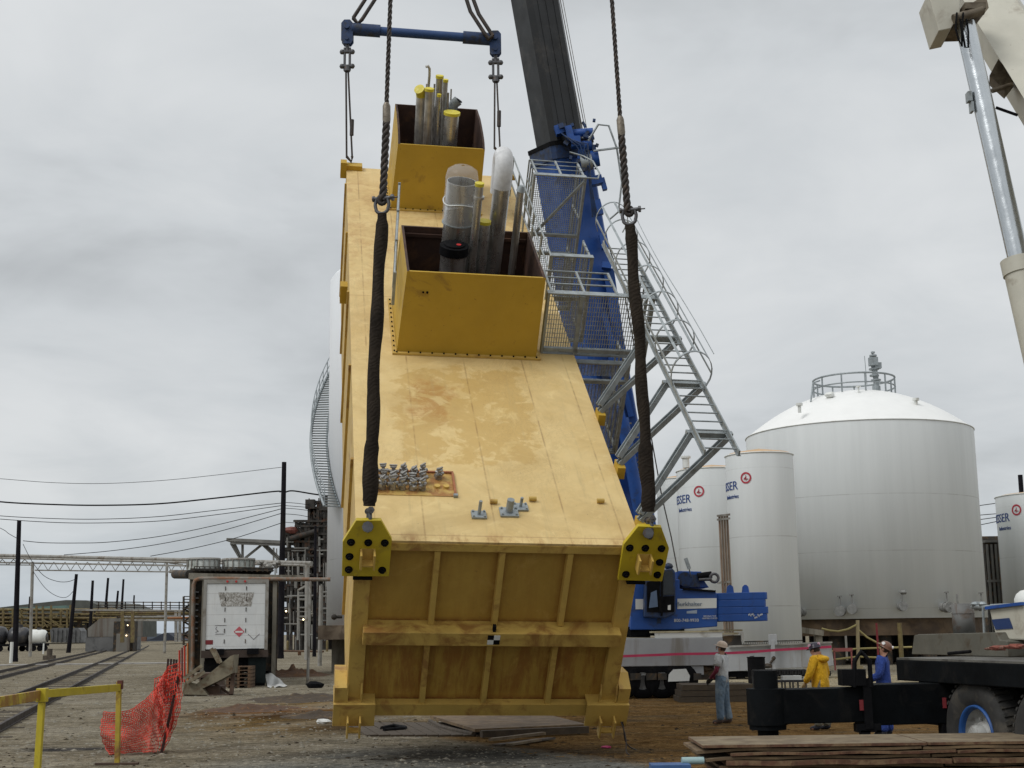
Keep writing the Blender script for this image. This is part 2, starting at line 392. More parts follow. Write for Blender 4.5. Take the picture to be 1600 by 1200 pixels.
# stiffeners on the left side seen edge-on
b = MB()
for v in (2.6, 6.2, 9.8, 13.4, 17.0): b.bx(-W2-.05, -W2, v, v+.06, -MH+.1, -.1)
P(b, 'side_stiffener', M['tanpost'])
for v, n0 in ((17.75, -.05), (11.3, -.9)):     # small lugs standing out of the left side
    b = MB(); b.bx(-W2-.16, -W2, v, v+.3, n0-.15, n0+.28); P(b, 'side_lug', M['box'])
b = MB(); b.bx(-W2-.16, -W2+.42, 17.84, 18.14, .003, .13); P(b, 'pad', M['box'])
b = MB(); b.bx(W2-.42, W2+.1, 17.84, 18.14, .003, .13); P(b, 'pad', M['box'])
# corner posts, frame flanges, ribs, shelf
for s in (-1, 1):
    b = MB(); b.bx(s*(W2-.004), s*(W2-.26), -.0, .135, -MH+.27, -.175); P(b, 'corner_post', M['tanpost'], bevel=.006)
b = MB(); b.bx(-W2, W2, -.012, .13, -.172, -t_-.003); P(b, 'upper_flange', M['tanpost'])
b = MB(); b.bx(-W2, W2, -.02, .13, -MH+.03, -MH+.26); P(b, 'lower_flange', M['tanpost'])
for k, u in enumerate((-.98, .04, 1.12)):
    b = MB(); b.bx(u-.045, u+.045, .003, .138, -1.59, -.19); P(b, 'rib', M['tanpost'])
    b = MB(); b.bx(u-.075, u+.015, .003, .138, -MH+.15, -1.86); P(b, 'rib', M['tanpost'])
sh = P(MB().bx(-2.06, 2.10, -.20, .138, -1.85, -1.60), 'shelf', M['shelf'], bevel=.008)
# black and white survey target on the shelf
tg = MB(); x0, z0 = .02, -1.72
tg.bx(x0-.10, x0, -.206, -.202, z0-.0, z0+.09).bx(x0, x0+.10, -.206, -.202, z0-.09, z0)
P(tg, 'survey_target', M['black'])
tg = MB(); tg.bx(x0-.10, x0, -.206, -.202, z0-.09, z0).bx(x0, x0+.10, -.206, -.202, z0, z0+.09); P(tg, 'survey_target', M['white'])
P(MB().bx(.0, .05, -.16, -.08, -1.598, -1.50), 'bracket', M['black'])
# bolted yellow lifting lugs
M['lug'] = paint('lug_yellow', (.52, .39, .016), .5, 0, .1, 2, (.30, .20, .03), .2, 3)
LUG = [(-.37, -.57), (-.385, .06), (-.20, .45), (.17, .46), (.355, .12), (.35, -.56)]
for s, cu_ in ((-1, -2.07), (1, 2.25)):
    pts = [(cu_+(x if s < 0 else -x), -.08, n) for x, n in LUG]
    lg = P(MB().prism(pts, (0, -.075, 0)), 'lifting_lug', M['lug'], bevel=.006)
    for (x, n) in ((-.26, .06), (-.0, .06), (.25, .06), (-.27, -.2), (-.27, -.44), (.24, -.44)) :
        xx = cu_+(x if s < 0 else -x)
        bo = MB(); bo.cyl((xx, -.155, n), (xx, -.165, n), .062, n=16); bo.cyl((xx, -.155, n), (xx, -.20, n), .048, n=6, smooth=False); bo.cyl((xx, -.20, n), (xx, -.23, n), .022, n=10)
        P(bo, 'bolt', M['black'], lg)
    ch = MB(); uu = cu_+.0
    ch.bx(uu-.115, uu-.085, -.36, -.157, -.31, -.05).bx(uu+.085, uu+.115, -.36, -.157, -.31, -.05).bx(uu-.083, uu+.083, -.32, -.157, -.28, -.25)
    ch.bx(uu-.083, uu+.083, -.165, -.157, -.25, -.05)
    P(ch, 'keeper_channel', M['tanpost'], lg)
    P(MB().bx(uu-.2, uu+.1, -.16, -.02, -.63, -.585), 'rubber_pad', M['black'], lg)
# feet under the lower corners
for s in (-1, 1):
    c0, c1 = (-2.46, -1.78) if s < 0 else (1.74, 2.46)
    ft = MB(); ft.bx(c0, c1, -.14, -.09, -3.55, -3.10); ft.bx(c0+.002, c1-.002, -.088, .35, -3.135, -3.10)
    for uu in (c0+.2, c1-.25): ft.prism([(uu, -.088, -3.098), (uu, -.088, -2.93), (uu, -.021, -2.75), (uu, -.021, -3.098)], (.03, 0, 0))
    for uu in (c0+.24, c1-.24): ft.bx(uu-.015, uu+.015, -.32, -.142, -3.66, -3.33)
    ft.bx(c0+.257, c1-.257, -.26, -.142, -3.60, -3.57)
    f = P(ft, 'foot', M['tanpost'], bevel=.004)
    e0 = c0 if s < 0 else c1; q = 0 if s < 0 else 0
    g = MB(); xx = (-W2-.2, -W2-.003) if s < 0 else (W2+.003, W2+.2)
    g.prism([(xx[0], -.086, -3.095), (xx[0], .62, -3.095), (xx[0], .62, -2.9), (xx[0], .25, -2.72), (xx[0], -.086, -2.8)], (xx[1]-xx[0], 0, 0))
    P(g, 'foot_block', M['tanpost'], f)

# pipe housings
def housing(u0, u1, v0, v1, h, hb, curved, ub0=None):
    t = .05; b = MB(); ub0 = u0 if ub0 is None else ub0
    b.m = 0
    # front wall
    b.add([(ub0, v0, .0), (u1, v0, .0), (u1, v0, h), (u0, v0, h), (ub0+t, v0+t, 0), (u1-t, v0+t, 0), (u1-t, v0+t, h), (u0+t, v0+t, h)],
          [(0, 1, 2, 3), (3, 2, 6, 7)])
    prof = [(v0, h)]
    if curved:
        for k in range(1, 9):
            q = k/8; prof.append((v0+(v1-v0)*.62*q, h+(hb-h)*(q**.55)))
        prof.append((v1, hb))
    else: prof.append((v1, hb))
    for (ue, ui, uo) in ((u0, u0+t, ub0), (u1, u1-t, u1)):
        out = [(uo, v0, 0), (uo, v1, 0)]+[(ue, v, n) for v, n in prof[::-1]]
        rev = ue == u0
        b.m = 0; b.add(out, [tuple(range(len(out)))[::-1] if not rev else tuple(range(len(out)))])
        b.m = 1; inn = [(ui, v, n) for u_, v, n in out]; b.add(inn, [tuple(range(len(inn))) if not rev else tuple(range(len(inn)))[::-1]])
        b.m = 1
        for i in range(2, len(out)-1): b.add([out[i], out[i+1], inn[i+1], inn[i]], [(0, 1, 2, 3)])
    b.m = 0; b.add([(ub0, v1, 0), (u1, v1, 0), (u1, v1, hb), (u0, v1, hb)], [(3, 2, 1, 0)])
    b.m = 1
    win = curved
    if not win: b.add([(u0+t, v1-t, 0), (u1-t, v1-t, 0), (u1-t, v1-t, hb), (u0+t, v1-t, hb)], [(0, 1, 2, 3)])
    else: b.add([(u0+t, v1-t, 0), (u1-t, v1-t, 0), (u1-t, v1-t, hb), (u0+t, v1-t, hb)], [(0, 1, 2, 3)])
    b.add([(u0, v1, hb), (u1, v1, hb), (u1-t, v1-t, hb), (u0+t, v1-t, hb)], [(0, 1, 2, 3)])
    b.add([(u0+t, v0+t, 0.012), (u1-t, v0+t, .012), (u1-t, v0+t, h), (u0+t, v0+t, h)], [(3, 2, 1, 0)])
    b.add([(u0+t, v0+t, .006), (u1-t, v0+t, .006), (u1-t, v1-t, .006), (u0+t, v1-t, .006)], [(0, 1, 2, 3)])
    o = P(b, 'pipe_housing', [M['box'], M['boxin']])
    f = MB(); w = .085
    f.bx(ub0-w, u1+w, v0-w, v0-.002, .004, .045).bx(ub0-w, ub0-.002, v0-.0, v1+w, .004, .045).bx(u1+.002, u1+w, v0, v1+w, .004, .045)
    P(f, 'bolt_flange', M['tanpost'], o)
    bt = MB(); nb = 13
    for i in range(nb): bt.cyl((ub0+(u1-ub0)*i/(nb-1), v0-w*.55, .045), (ub0+(u1-ub0)*i/(nb-1), v0-w*.55, .07), .018, n=6)
    for i in range(12): bt.cyl((ub0-w*.55, v0+(v1-v0)*i/11, .045), (ub0-w*.55, v0+(v1-v0)*i/11, .07), .018, n=6)
    tag(P(bt, 'flange_bolts', M['black'], o), kind='stuff')
    return o
h1 = housing(-1.27, 1.43, 6.62, 9.12, 1.75, 1.75, False, -1.36)
h2 = housing(-1.09, 1.07, 14.95, 17.3, 1.71, 2.06, True, -1.17)
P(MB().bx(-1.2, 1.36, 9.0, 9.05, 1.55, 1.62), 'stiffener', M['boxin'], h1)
bt = MB(); bt.cyl((-.93, 6.62, 1.33), (-.93, 6.6, 1.33), .02, n=8); bt.cyl((-.85, 6.62, 1.33), (-.85, 6.6, 1.33), .024, n=8); P(bt, 'plug', M['black'], h1)

def pipe(u, v, r, n1, cap=True, mat=None, n0=.02, top=None, capmat=None, tilt=None):
    b = MB(); b.cyl((u, v, n0), (u, v, n1), r, n=20)
    if r > .07: b.cyl((u, v, n1*.45), (u, v, n1*.45+.012), r*1.03, n=20)
    o = P(b, 'pipe', mat or M['steel'])
    if cap: P(MB().cyl((u, v, n1-.03), (u, v, n1+.035), r*1.1, n=20), 'cap', capmat or M['cap'], o)
    return o
# near housing: bright stainless stacks
c = ml(716, 300, 1, 8.3)
bigp = MB(); r = .30; u0 = -.18; v0 = 8.35
n_top = ml(716, 275, 1, v0)[2]
n_top = ml(716, 268, 1, v0)[2]
bigp.lathe([(r, .02), (r, n_top-.2)], (u0, v0, 0), n=36); bigp.lathe([(r, n_top-.2), (r*.94, n_top-.2), (r*.94, n_top-.6), (0, n_top-.6)], (u0, v0, 0), n=36, smooth=False)
bp = P(bigp, 'pipe', M['steel'])
M['film'] = NT('plastic_wrap').m; fb = M['film'].node_tree.nodes['Principled BSDF']
fb.inputs['Base Color'].default_value = (.8, .82, .84, 1); fb.inputs['Roughness'].default_value = .12; fb.inputs['Alpha'].default_value = .2
w = MB(); rw_ = r*1.09
w.lathe([(rw_, n_top-1.05), (rw_*1.03, n_top-.7), (rw_*.99, n_top-.35), (rw_*1.02, n_top-.12), (rw_*.92, n_top+.03), (rw_*.55, n_top+.11), (rw_*.1, n_top+.13)], (u0, v0, 0), n=28)
for k_, (aa_, zz_) in enumerate(((.4, -.62), (2.0, -.55), (3.6, -.66), (5.0, -.58))):
    p_ = V((u0+rw_*math.cos(aa_), v0+rw_*math.sin(aa_), n_top+zz_)); q_a = V((u0+(rw_+.09)*math.cos(aa_+.3), v0+(rw_+.09)*math.sin(aa_+.3), n_top+zz_-.06)); q_b = V((u0+rw_*math.cos(aa_+1.2), v0+rw_*math.sin(aa_+1.2), n_top+zz_+.02))
    w.add([p_, q_a, q_b], [(0, 1, 2)])
P(w, 'plastic_wrap', M['film'], bp)
sk = MB(); sk.tube([(u0+(rw_+.01)*math.cos(t__), v0+(rw_+.01)*math.sin(t__), n_top-.62+.03*math.sin(3*t__)) for t__ in [2*math.pi*k/30 for k in range(30)]], .014, 6, closed=True); P(sk, 'wrap_seam', M['white'], bp)
bnd = MB()
for nn in (n_top-1.08,): bnd.cyl((u0, v0, nn), (u0, v0, nn+.02), r*1.11, n=28)
P(bnd, 'band', M['galv'], bp)
cc = MB(); cu_, cv, rr = -.28, 7.75, .26
nn = ml(700, 384, 1, cv)[2]
cc.cyl((cu_, cv, .02), (cu_, cv, nn-.05), rr, n=24); sp_ = P(cc, 'pipe', M['steel'])
P(MB().cyl((cu_, cv, nn-.16), (cu_, cv, nn+.02), rr*1.12, n=24).cyl((cu_, cv, nn+.02), (cu_, cv, nn+.05), rr*.8, n=24), 'black_cap', M['black'], sp_)
M['red'] = paint('red_mark', (.5, .03, .03), .5)
P(MB().cyl((cu_+.08, cv-.05, nn+.051), (cu_+.08, cv-.05, nn+.06), .05, n=10), 'red_mark', M['red'], sp_)
q = ml(742, 288, 1, 7.9); pipe(ml(737, 400, 1, 7.9)[0]+.02, 7.9, .085, q[2])
b = MB(); uu = ml(738, 400, 1, 7.9)[0]+.02; nn = ml(742, 310, 1, 7.9)[2]
P(b.cyl((uu, 7.9, nn), (uu, 7.9, nn+.05), .11, n=20), 'pipe_collar', M['steel'])
q = ml(753, 347, 1, 8.2); pipe(ml(752, 400, 1, 8.2)[0], 8.2, .12, q[2])
# tall pipe with a white wrapped bend
ve = 8.5; a0 = ml(768, 420, 1, ve); a1 = ml(777, 262, 1, ve); ub = a0[0]-.0; re = .175
top = a1[2]
ep = MB(); ep.cyl((ub, ve, .02), (ub+.04, ve, top-.2), re, n=24); eo = P(ep, 'pipe', M['steel'])
arc = [(ub+.04+.004*k, ve+.34*(1-math.cos(math.pi*k/10)), top-.2+.34*math.sin(math.pi*k/10)) for k in range(11)]+[(ub+.09, ve+.68, top-.75)]
M['whitewrap'] = paint('white_wrap', (.62, .62, .62), .35, 0, .2, 5, bump=.2)
P(MB().tube([(ub+.04, ve, top-.42)]+arc, [re*1.07]*13, 24), 'elbow', M['whitewrap'], eo)
# right hand pipe with a chamfered cap
a0 = ml(800, 420, 1, 8.1); a1 = ml(806, 297, 1, 8.1)
pp = pipe(a0[0], 8.1, .075, a1[2], False)
P(MB().tube([(a0[0], 8.1, a1[2]-.02), (a0[0]+.02, 8.1, a1[2]+.1)], [.095, .05], 16), 'cap', M['galv'], pp)
# far housing: a cluster of older pipes
def fp(px_t, py_t, px_b, v, wpx, cap=True, mat='dullpipe'):
    t = ml(px_t, py_t, 1, v); k = (MM @ t-CP).length/FPX*wpx/2
    bb = ml(px_b, 228, 1, v)
    b = MB(); b.cyl((bb[0]+(bb[0]-t[0])*.4, v, .02), (t[0], v, t[2]), k, n=16); o = P(b, 'pipe', M[mat])
    if cap: P(MB().cyl((t[0], v, t[2]-.02), (t[0], v, t[2]+.05), k*1.12, n=16), 'cap', M['cap'], o)
    return o, t, k
o, t, k = fp(658, 150, 655, 15.9, 15, False)
P(MB().tube([(t[0], 15.9, t[2]-.01), (t[0]-.02, 15.86, t[2]+.12), (t[0]-.07, 15.8, t[2]+.2)], [k, k*1.05, k*1.1], 16), 'cap', M['cap'], o)
fp(671, 141, 668, 15.7, 13); fp(687, 121, 683, 16.2, 11, mat='steel'); fp(696, 127, 691, 16.5, 8); fp(686, 150, 684, 15.6, 6, mat='steel')
fp(706, 178, 703, 15.45, 23, mat='steel')
for a in ((667, 131, 665, 16.4, 3), (679, 131, 676, 16.6, 3), (700, 145, 698, 16.2, 4), (705, 139, 703, 16.6, 2.5)): fp(*a, cap=False)
t = ml(671, 118, 1, 16.3); P(MB().tube([(t[0]-.02, 16.3, 1.0), t, (t[0]-.01, 16.3, t[2]+.17), (t[0]-.05, 16.28, t[2]+.24), (t[0]-.11, 16.26, t[2]+.22)], .035, 10), 'pipe', M['dullpipe'])
t = ml(706, 172, 1, 16.3); t2 = ml(716, 157, 1, 16.3)
eb = P(MB().tube([(t[0]-.02, 16.3, 1.2), t, t+(t2-t)*.5+V((-.03, 0, .03)), t2], .13, 16), 'pipe', M['galv'])
P(MB().tube([t2, t2+(t2-t).normalized()*.02], .11, 16), 'pipe_mouth', M['black'], eb)

# valve panel and nozzles on the top plate
pn = MB(); a = ml(588, 738, 2, 0); d = ml(709, 776, 2, 0)
pu0, pu1, pv0, pv1 = -2.0, -.63, 1.31, 2.02
pn.bx(pu0, pu1, pv0, pv1, .004, .012)
M['pane'] = paint('ochre_panel', (.50, .33, .09), .6, 0, .15, 3, (.30, .12, .03), .7, 5)
pnl = P(pn, 'valve_panel', M['pane'])
fr = MB()
fr.bx(pu0, pu1+.03, pv1, pv1+.035, .004, .045).bx(pu1, pu1+.035, pv0, pv1-.002, .004, .045)
P(fr, 'panel_edge', paint('rusty_edge', (.32, .12, .05), .7, 0, .3, 4), pnl)
P(MB().bx(pu1-.02, pu1+.05, pv0-.03, pv0+.03, .006, .05), 'panel_clip', M['galv'], pnl)
M['valve'] = paint('valve_steel', (.36, .35, .33), .45, .6, .3, 12, (.15, .12, .09), .3, 9)
vb = MB()
vb.cyl((0, 0, .0), (0, 0, .1), .06, n=12); vb.cyl((0, 0, .1), (0, 0, .2), .03, n=10); vb.cyl((0, 0, .18), (0, 0, .21), .055, n=12)
vb.cyl((-.09, 0, .09), (.09, 0, .09), .035, n=10); vb.box((0, 0, .23), (.13, .025, .02)); vb.cyl((.0, -.07, .12), (0, .07, .12), .028, n=10)
vme = None; spots = []
for r_ in range(3):
    for k in range(6): spots.append((-1.93+.165*k-(.02*r_ if r_ else 0), 1.93-.22*r_))
spots.append((-.86, 1.86))
for k, (x, y) in enumerate(spots):
    if vme is None:
        o = P(vb, 'valve', M['valve']); vme = o.data
    else:
        o = bpy.data.objects.new('valve', vme); COL.objects.link(o); o.parent = module
    o.location = (x, y, .012); o.rotation_euler = (random.uniform(-.12, .12), random.uniform(-.12, .12), random.uniform(-1.2, 1.2)); o.scale = (random.uniform(.9, 1.05),)*2+(random.uniform(.75, 1.1),)
for x in (-.90, -.75): P(MB().cyl((x, 1.58, .012), (x, 1.58, .05), .05, n=14), 'blank_plug', M['tanpost'])
for (px, py, r, L, sq) in ((748, 806, .028, .28, .12), (795, 802, .06, .26, .15), (813, 794, .026, .2, .12)):
    q = ml(px, py, 2, 0)
    b = MB(); b.box((q[0], q[1], .02), (sq*2, sq*1.7, .03)); b.cyl((q[0], q[1], .03), (q[0]+.01, q[1], L), r, n=12)
    for sx_ in (-1, 1):
        for sy_ in (-1, 1): b.cyl((q[0]+sx_*sq*.75, q[1]+sy_*sq*.6, .034), (q[0]+sx_*sq*.75, q[1]+sy_*sq*.6, .06), .018, n=6)
    P(b, 'nozzle', M['galv'])
for (px, py) in ((771, 787), (832, 783), (938, 786)):
    q = ml(px, py, 2, 0); P(MB().cyl((q[0]-.06, q[1], .045), (q[0]+.06, q[1], .045), .038, n=12), 'stub', M['tanpost'])

# ------------------------------------------------ platforms, handrails, ladder (all galvanised, in module coordinates)
G = M['galv']
def grating(b, u0, u1, n0, n1, v, su=.045, sn=.11, t=.010, d=.03):
    x = u0
    while x <= u1: b.bx(x-t/2, x+t/2, v, v+d, n0, n1); x += su
    y = n0
    while y <= n1: b.bx(u0, u1, v+.004, v+.012, y-t/2, y+t/2); y += sn
    return b
def platform(v, u0, u1, n0, n1, cells, rails, crossn):
    pf = MB(); e = .08
    pf.bx(u0, u1, v-.07, v+.10, n1-.03, n1).bx(u0, u1, v-.07, v+.10, n0, n0+.03)
    pf.bx(u0, u0+.05, v-.07, v+.10, n0+.032, n1-.032).bx(u1-.05, u1, v-.07, v+.10, n0+.032, n1-.032)
    for c_ in crossn: pf.bx(u0+.052, u1-.052, v-.09, v-.005, c_-.04, c_+.04)
    o = P(pf, 'platform', G)
    for (a, b_, c_, d_, su, sn) in cells: P(grating(MB(), a, b_, c_, d_, v+.02, su, sn), 'grating', G, o)
    return o
pl1 = platform(6.95, 1.56, 3.75, -.02, 1.33, [(1.62, 3.69, .02, 1.29, .05, .1)], (), (.1,))
P(MB().bx(2.22, 2.30, 6.86, 6.93, .0, 1.3), 'beam', G, pl1)
pl1b = platform(6.8, 2.30, 3.42, -2.2, -.10, [(2.36, 3.36, -.42, -.14, .07, .03), (2.36, 3.36, -2.15, -.62, .07, .03)], (), (-.52,))
pl2 = platform(14.45, 2.28, 3.62, -2.3, 1.33, [(2.34, 3.56, -2.25, 1.29, .05, .055)], (), (-.25, -.75, -2.0))
P(MB().beam((3.55, 14.36, 1.22), (2.35, 14.36, -.35), .06, .08, (0, 1, 0)), 'brace', G, pl2)
pl3 = platform(11.0, 2.30, 3.3, -1.6, .55, [(2.36, 3.24, -1.55, .5, .055, .055)], (), (-.5,))
def handrail(name, pts, posts, dirv, h=1.05, rows=(1.0, .68, .36), r=.021, parent=None):
    """rails run along pts; dirv is the standing direction; posts are parameters 0..1 of the whole run"""
    dv = V(dirv); b = MB(); pts = [V(p) for p in pts]
    for k in rows: b.tube([p+dv*(h*k) for p in pts], r, 8)
    seg = [(pts[i+1]-pts[i]).length for i in range(len(pts)-1)]; T = sum(seg)
    for q in posts:
        d = q*T; i = 0
        while i < len(seg)-1 and d > seg[i]: d -= seg[i]; i += 1
        p = pts[i]+(pts[i+1]-pts[i])*(d/seg[i]); b.beam(p-dv*.08, p+dv*h, .045, .045, (1, 0, 0))
    return P(b, name, G, parent)
handrail('handrail', [(1.62, 7.05, 1.31), (3.02, 7.05, 1.31)], (.02, .5, .98), (0, 1, 0), parent=pl1)
handrail('handrail', [(3.72, 7.05, 1.31), (3.72, 7.05, .02)], (.02, .98), (0, 1, 0), parent=pl1)
handrail('handrail', [(3.38, 6.9, -.15), (3.38, 6.9, -2.15)], (.02, .5, .98), (0, 1, 0), parent=pl1b)
handrail('handrail', [(2.32, 14.55, 1.31), (3.58, 14.55, 1.31), (3.58, 14.55, -2.2)], (.01, .14, .27, .5, .75, .99), (0, 1, 0), parent=pl2)
handrail('handrail', [(2.32, 14.55, 1.31), (2.32, 14.55, .1)], (.4, .98), (0, 1, 0), parent=pl2)
handrail('handrail', [(3.26, 11.1, .5), (3.26, 11.1, -1.55)], (.02, .98), (0, 1, 0), parent=pl3)
# hooped guard round the outer corner of the upper platform
hg = MB(); hg.tube([(3.6, 14.6, 1.25), (3.98, 14.75, 1.2), (4.1, 15.2, 1.2), (4.1, 16.2, 1.2), (3.9, 16.6, 1.2), (3.55, 16.7, 1.25)], .022, 8); P(hg, 'guard_hoop', G, pl2)
# rails stepping up along the right edge, and a small rail panel left of the near housing
handrail('edge_rail', [(2.05, 9.6, .0), (2.05, 16.6, .0)], (.01, .2, .4, .6, .8, .99), (0, 0, 1), 1.05)
fr_ = MB(); A1, A2 = V((-1.46, 7.2, 1.28)), V((-1.14, 12.6, 1.30))
for n_ in (-.42, -.14, .14): fr_.tube([A1+V((0, 0, n_)), A2+V((0, 0, n_))], .024, 8)
for q_0 in (0, .33, .66, 1.0): fr_.beam(A1.lerp(A2, q_0)+V((0, 0, -.5)), A1.lerp(A2, q_0)+V((0, 0, .2)), .06, .035, (0, 1, 0))
for q_0 in (.5, .9): p_ = A1.lerp(A2, q_0); fr_.beam((p_.x, p_.y, .02), (p_.x, p_.y, .85), .05, .05, (1, 0, 0))
P(fr_, 'rail_panel', G)
# caged ladder
lu0, lu1, ln = 3.22, 3.79, 1.32
ld = MB()
for x in (lu0, lu1): ld.bx(x-.012, x+.012, .72, 9.9, ln-.045, ln+.045); ld.bx(x-.035, x+.012 if x == lu0 else x+.035, .72, 9.9, ln-.055, ln-.046)
lad = P(ld, 'ladder', G)
rg = MB(); v_ = .86
while v_ < 9.8: rg.cyl((lu0, v_, ln), (lu1, v_, ln), .014, n=8); v_ += .3
P(rg, 'rungs', G, lad)
cg = MB(); ncx = (lu0+lu1)/2
def hoop(v, rad=.36, flare=0):
    pts = []
    for k in range(15):
        a = math.pi*(-.08+1.16*k/14); pts.append((ncx-(rad+flare)*math.cos(a), v, ln+.28+.42*math.sin(a)*(1+flare)))
    return [(lu0, v, ln)]+pts+[(lu1, v, ln)]
for k, v_ in enumerate((3.0, 4.3, 5.6, 6.9, 8.2, 9.5, 10.6)):
    hp = hoop(v_)
    for i in range(len(hp)-1): cg.beam(hp[i], hp[i+1], .05, .012, (0, 0, 1) if abs(V(hp[i+1])[0]-V(hp[i])[0]) > abs(V(hp[i+1])[2]-V(hp[i])[2]) else (1, 0, 0))
for k in (2, 5, 8, 11, 14):
    p0, p1 = V(hoop(3.0)[k]), V(hoop(10.6)[k]); cg.beam(p0, p1, .045, .01, (p0-V((ncx, 3.0, ln+.25))))
P(cg, 'safety_cage', G, lad)
cab = MB(); cab.tube([(lu1+.05+.02*math.sin(k*.5), 3.0+.5*k, ln+.66-.04*math.sin(k*.2)) for k in range(15)], .008, 6); P(cab, 'cable', G, lad)
for v_, fo in ((4.25, 1.2), (2.35, 1.25), (.55, 1.3)):
    br = MB(); o0 = V((W2+.02, v_, .25))
    br.ibeam(o0, (lu0-.05, v_+.95, ln-.12), .10, .10, .018, (0, 1, 0)); br.ibeam(o0+V((.02, -.03, -.12)), (lu1+.05, v_+.95, ln-.12), .10, .10, .018, (0, 1, 0))
    br.bx(lu0-.1, lu1+.12, v_+.93, v_+1.03, ln-.17, ln-.07)
    for x in (lu0, lu1): br.bx(x-.03, x+.03, v_+.9, v_+1.05, ln-.072, ln-.048)
    bo = P(br, 'ladder_bracket', G)
    P(MB().bx(W2+.002, W2+.14, v_-.16, v_+.14, -.1, .12), 'clip', M['box'], bo)
# cable dangling from the lower right foot
dc = MB(); p0 = MM @ V((2.36, -.15, -3.45)); ends = []
for k, (ex, ey) in enumerate(((985, 1180), (992, 1172))):
    g = gnd(ex, ey, .0); pts = []
    for i in range(13):
        q = i/12; p = p0.lerp(g, q); p.z -= .12*math.sin(math.pi*q); p.x += .03*math.sin(6*q+k*2); pts.append(p)
    dc.tube(pts, .011, 6)
dco = single(dc, 'cable', M['rope'], 'thin pair of loose steel cables dangling from the lower right foot of the tan module', 'cable')
# ================================================================ slings
def helix_rope(b, pts, R_, pitch=.35, seg=14):
    pts = [V(p) for p in pts]; L = sum((pts[i+1]-pts[i]).length for i in range(len(pts)-1)); N = max(6, int(L/pitch*seg))
    def pos(q):
        d = q*L; i = 0
        while i < len(pts)-2 and d > (pts[i+1]-pts[i]).length: d -= (pts[i+1]-pts[i]).length; i += 1
        return pts[i]+(pts[i+1]-pts[i]).normalized()*d
    T = (pts[-1]-pts[0]).normalized(); x = T.orthogonal().normalized(); y = T.cross(x)
    for s in range(3):
        b.tube([pos(k/N)+x*(R_*.52*math.cos(2*math.pi*(k/seg+s/3)))+y*(R_*.52*math.sin(2*math.pi*(k/seg+s/3))) for k in range(N+1)], R_*.56, 6)
    return b
def shackle(name, c, up, across, w, h, r, label, group=None):
    """bow shackle: pin at the top, bow below"""
    c = V(c); up = V(up).normalized(); ac = V(across).normalized(); dp = up.cross(ac)
    t = thing(name, label, 'shackle', c, group=group)
    pts = []
    for k in range(19):
        a = math.pi*(k/18); pts.append(c-ac*(w*1.25*math.cos(a))*(1 if 3 < k < 15 else .9)-up*(h*.35+h*.6*math.sin(a)))
    pts = [c-ac*w*.9+up*.0]+pts+[c+ac*w*.9]
    MB().tube(pts, r, 10).build('bow', M['shackle'], t)
    p = MB(); p.cyl(c-ac*w*1.5, c+ac*w*1.5, r*1.15, n=12); p.cyl(c+ac*w*1.5, c+ac*w*1.9, r*1.9, n=6, smooth=False); p.cyl(c-ac*w*1.55, c-ac*w*1.25, r*1.7, n=12)
    p.cyl(c+ac*w*1.9, c+ac*w*2.6, r*.4, n=8)
    p.build('pin', M['shackle'], t); return t
near = []
